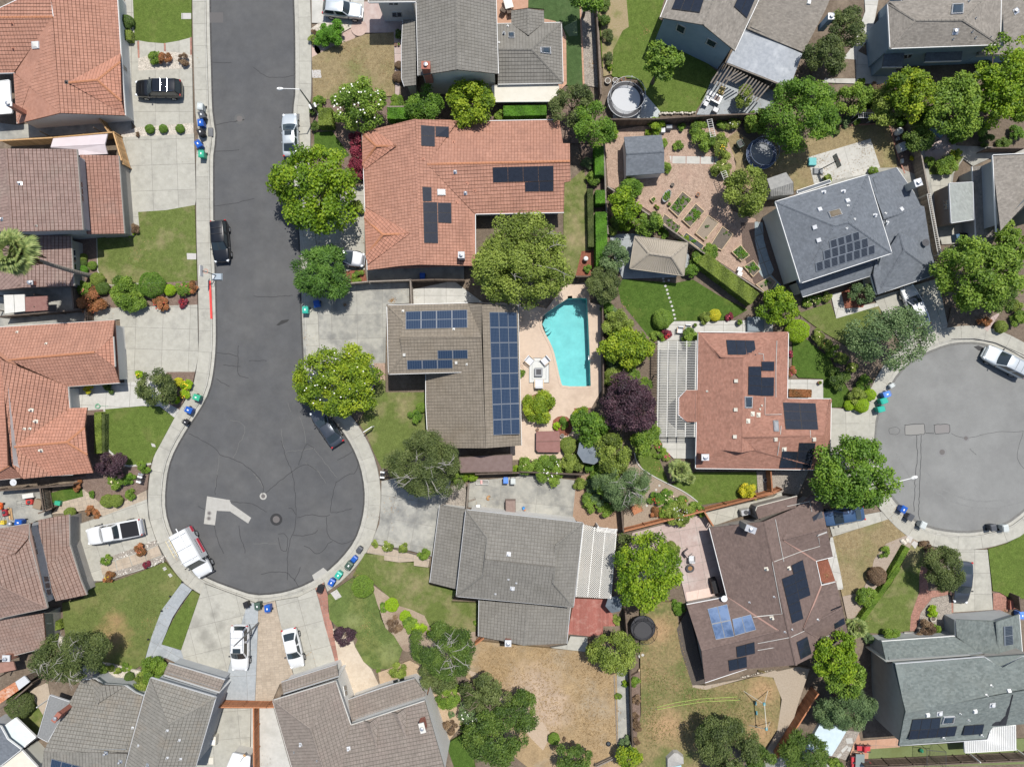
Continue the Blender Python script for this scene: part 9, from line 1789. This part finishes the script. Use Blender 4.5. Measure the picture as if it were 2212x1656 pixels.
r=thing('ac_unit','silver air conditioning unit beside the brown house','air conditioner','C3',1975,1090,.8,12); part(r,'case',steel,lambda b:b.box((0,0,.45),(.95,.6,.9))); part(r,'fan_guard',dgrey,lambda b:b.lathe((0,0,0),[(.25,.905),(.2,.92),(.03,.925)],14))
r=thing('sink_station','cream outdoor sink in the bottom side yard','sink','A4',1765,1435,.8,-5); part(r,'cabinet',cream,lambda b:b.box((0,0,.4),(.65,.95,.8))); part(r,'basin',white,lambda b:b.box((0,-.1,.82),(.5,.5,.06))); part(r,'tap',dgrey,lambda b:b.tube([(0,.2,.8),(0,.2,1.0),(0,.05,1.02)],.02,5))
h=house('small white ribbed shed with broom at the bottom side yard','shed','ribbed_shed'); roof(h,'A4 a:1930,1540,1.9 b:2070,1570,1.9 c:2062,1690,2.1 d:1870,1680,2.1','abcd',mat('white_ribbed',(.60,.60,.59),(.66,.66,.65),s=5,rough=.6),kind='plain',gut=lgrey,cap=None,wall=offw,over=.05)
r=thing('broom','yellow broom leaning on the white ribbed shed','broom','A4',2010,1580,1.9,0,z=1.95); part(r,'handle',dgrey,lambda b:b.tube([(-.25,-.35,.1),(.25,.35,.35)],.02,5)); part(r,'bristles',woodL,lambda b:b.box((.35,.5,.38),(.2,.3,.1),.9))
box('A4',1750,1600,(.5,.7,.08),cream,'cream paving tray in the bottom side yard','tray','tray')
for k,(x,y) in enumerate(((1515,122),(1420,235),(1350,355),(1240,590),(1345,632),(1443,415),(1518,300),(1598,192))):
 r=thing('path_light','small black path light at the grey walkway edge, '+('top left corner','left side, upper joint','left side, lower joint','left side, lowest','inner corner of the grass strip','right side, lower joint','right side, upper joint','top right corner')[k],'path light','A4',x,y,.2,0,'path lights along the grey walkway'); part(r,'stake',black,lambda b:b.tube([(0,0,0),(0,0,.25)],.03,5)); part(r,'cap',black,lambda b:b.lathe((0,0,0),[(.11,.24),(.08,.30),(.02,.33)],10))
r=thing('kids_bike','small red bicycle by the lower left garage','bicycle','A3',680,1485,.4,60); part(r,'frame',redp,lambda b:b.tube([(-.3,0,.3),(0,0,.5),(.3,0,.3),(.25,0,.6)],.035,5));
for s in (-.32,.32): part(r,'wheel',black,lambda b:b.tube([(s+.18*math.cos(k*.5236),0,.2+.18*math.sin(k*.5236)) for k in range(13)],.025,5,False))
r=thing('lawn_scooter','pink and white ride toy at the garage corner','toy','A4',728,190,.3,70); part(r,'body',FL['pink'],lambda b:b.box((0,0,.25),(.4,.12,.2))); part(r,'seat',white,lambda b:b.box((.05,0,.4),(.3,.14,.1)))
def rocks(t,s,label,n,r0,m_,group=None,w=.25,name='stone_border'):
 p=resample(smooth(P(s),1),.1); c=p[0]; r=empty(name,(c.x,c.y,.1),0,label,'stone border'); g=random.Random(n)
 for i in range(n):
  q=p[int((i+.5)/n*(len(p)-1))]-c; rr=r0*g.uniform(.7,1.3); q=q+Vector((g.uniform(-w,w)*.3,g.uniform(-w,w)*.3,0)); vs=[];fs=[]
  for lv,(k,zz) in enumerate(((1,.0),(.9,.55),(.45,.85))):
   for j in range(7): a=6.2832*j/7+lv*.3; vs.append((q.x+rr*k*math.cos(a)*g.uniform(.8,1.2),q.y+rr*k*math.sin(a)*g.uniform(.7,1.1),.08+rr*zz))
  for l in range(2):
   for j in range(7): fs.append((l*7+j,l*7+(j+1)%7,(l+1)*7+(j+1)%7,(l+1)*7+j))
  fs.append(tuple(range(14,21))); part(r,'stone',m_,lambda b:b.add(vs,fs))
stm=mat('field_stone',(.42,.38,.32),(.58,.54,.47),s=5,rough=.95,tint=.2); stg=mat('river_stone',(.38,.35,.30),(.60,.57,.52),s=5,rough=.95,tint=.25)
rocks('C1','C1 1270,945 1400,945 1560,940','row of pale stones along the trampoline yard fence',22,.13,stm); rocks('C4','C4 1500,870 1530,960 1640,990 1760,980 1880,930 2000,890 2208,850','curved line of pale stones below the brown house',60,.085,stm); rocks('D4','D4 0,880 90,885 150,940','curved line of pale stones at the end of the olive yard',18,.09,stm); rocks('C4','C4 1145,640 1130,700 1090,745','stepping stones below the small black trampoline',5,.26,concW)
rocks('A4','A4 830,770 960,785 1120,830','pale stones along the lower left lawn edge',26,.11,stm); rocks('A3','A3 960,1465 1110,1415','river stones in the left end of the upper cobble strip',26,.10,stg,w=.9); rocks('A3','A3 1215,1375 1305,1335','river stones in the right end of the upper cobble strip',22,.10,stg,w=.9); rocks('A3','A3 955,1610 1100,1555','river stones in the left end of the lower cobble strip',26,.10,stg,w=.9); rocks('A3','A3 1250,1520 1365,1468','river stones in the right end of the lower cobble strip',24,.10,stg,w=.9); rocks('B4','B4 690,690 820,655','pinkish stones at the maple bed edge',10,.10,pinkp); rocks('B4','B4 790,885 930,845','row of stones crossing the sandstone patio',9,.12,pinkp)
rocks('D3','D3 1180,1310 1210,1350 1240,1300','two pale boulders at the sidewalk corner bed',3,.3,stm); rocks('B4','B4 868,48 874,52','pale boulder at the top of the lawn',1,.24,stm); rocks('B4','B4 1070,400 1085,470 1150,530','small stones around the pale mulch bed',18,.08,stm)
r=thing('curved_planter','curved cream block planter wall on the pink patio','planter','C3',1370,1420,.2,0)
for k in range(11): a=-1.25+k*.25; part(r,'block',tanp,lambda b:b.box((-.35+.95*math.cos(a),1.15*math.sin(a),.22),(.26,.29,.42),a))
r=thing('bike_rack_gear','dark bicycles and gear behind the brown shed','bicycles','D2',1690,420,.5,0); part(r,'blue_cover',mat('cover_blue',(.06,.12,.20),rough=.6),lambda b:b.box((-.55,0,.35),(.6,.8,.7),.2,0,.7)); part(r,'black_cover',black,lambda b:b.box((.3,.05,.4),(.8,.9,.75),-.2,0,.7))
r=thing('brick_planter','low red brick pier at the right edge driveway','brick pier','D4',2130,315,.6,0)
for j in range(5):
 for i in range(4): part(r,'brick',redbrick,lambda b:b.box((-.36+i*.24+(.05 if j%2 else 0),0,.07+j*.12),(.225,.95,.11)))
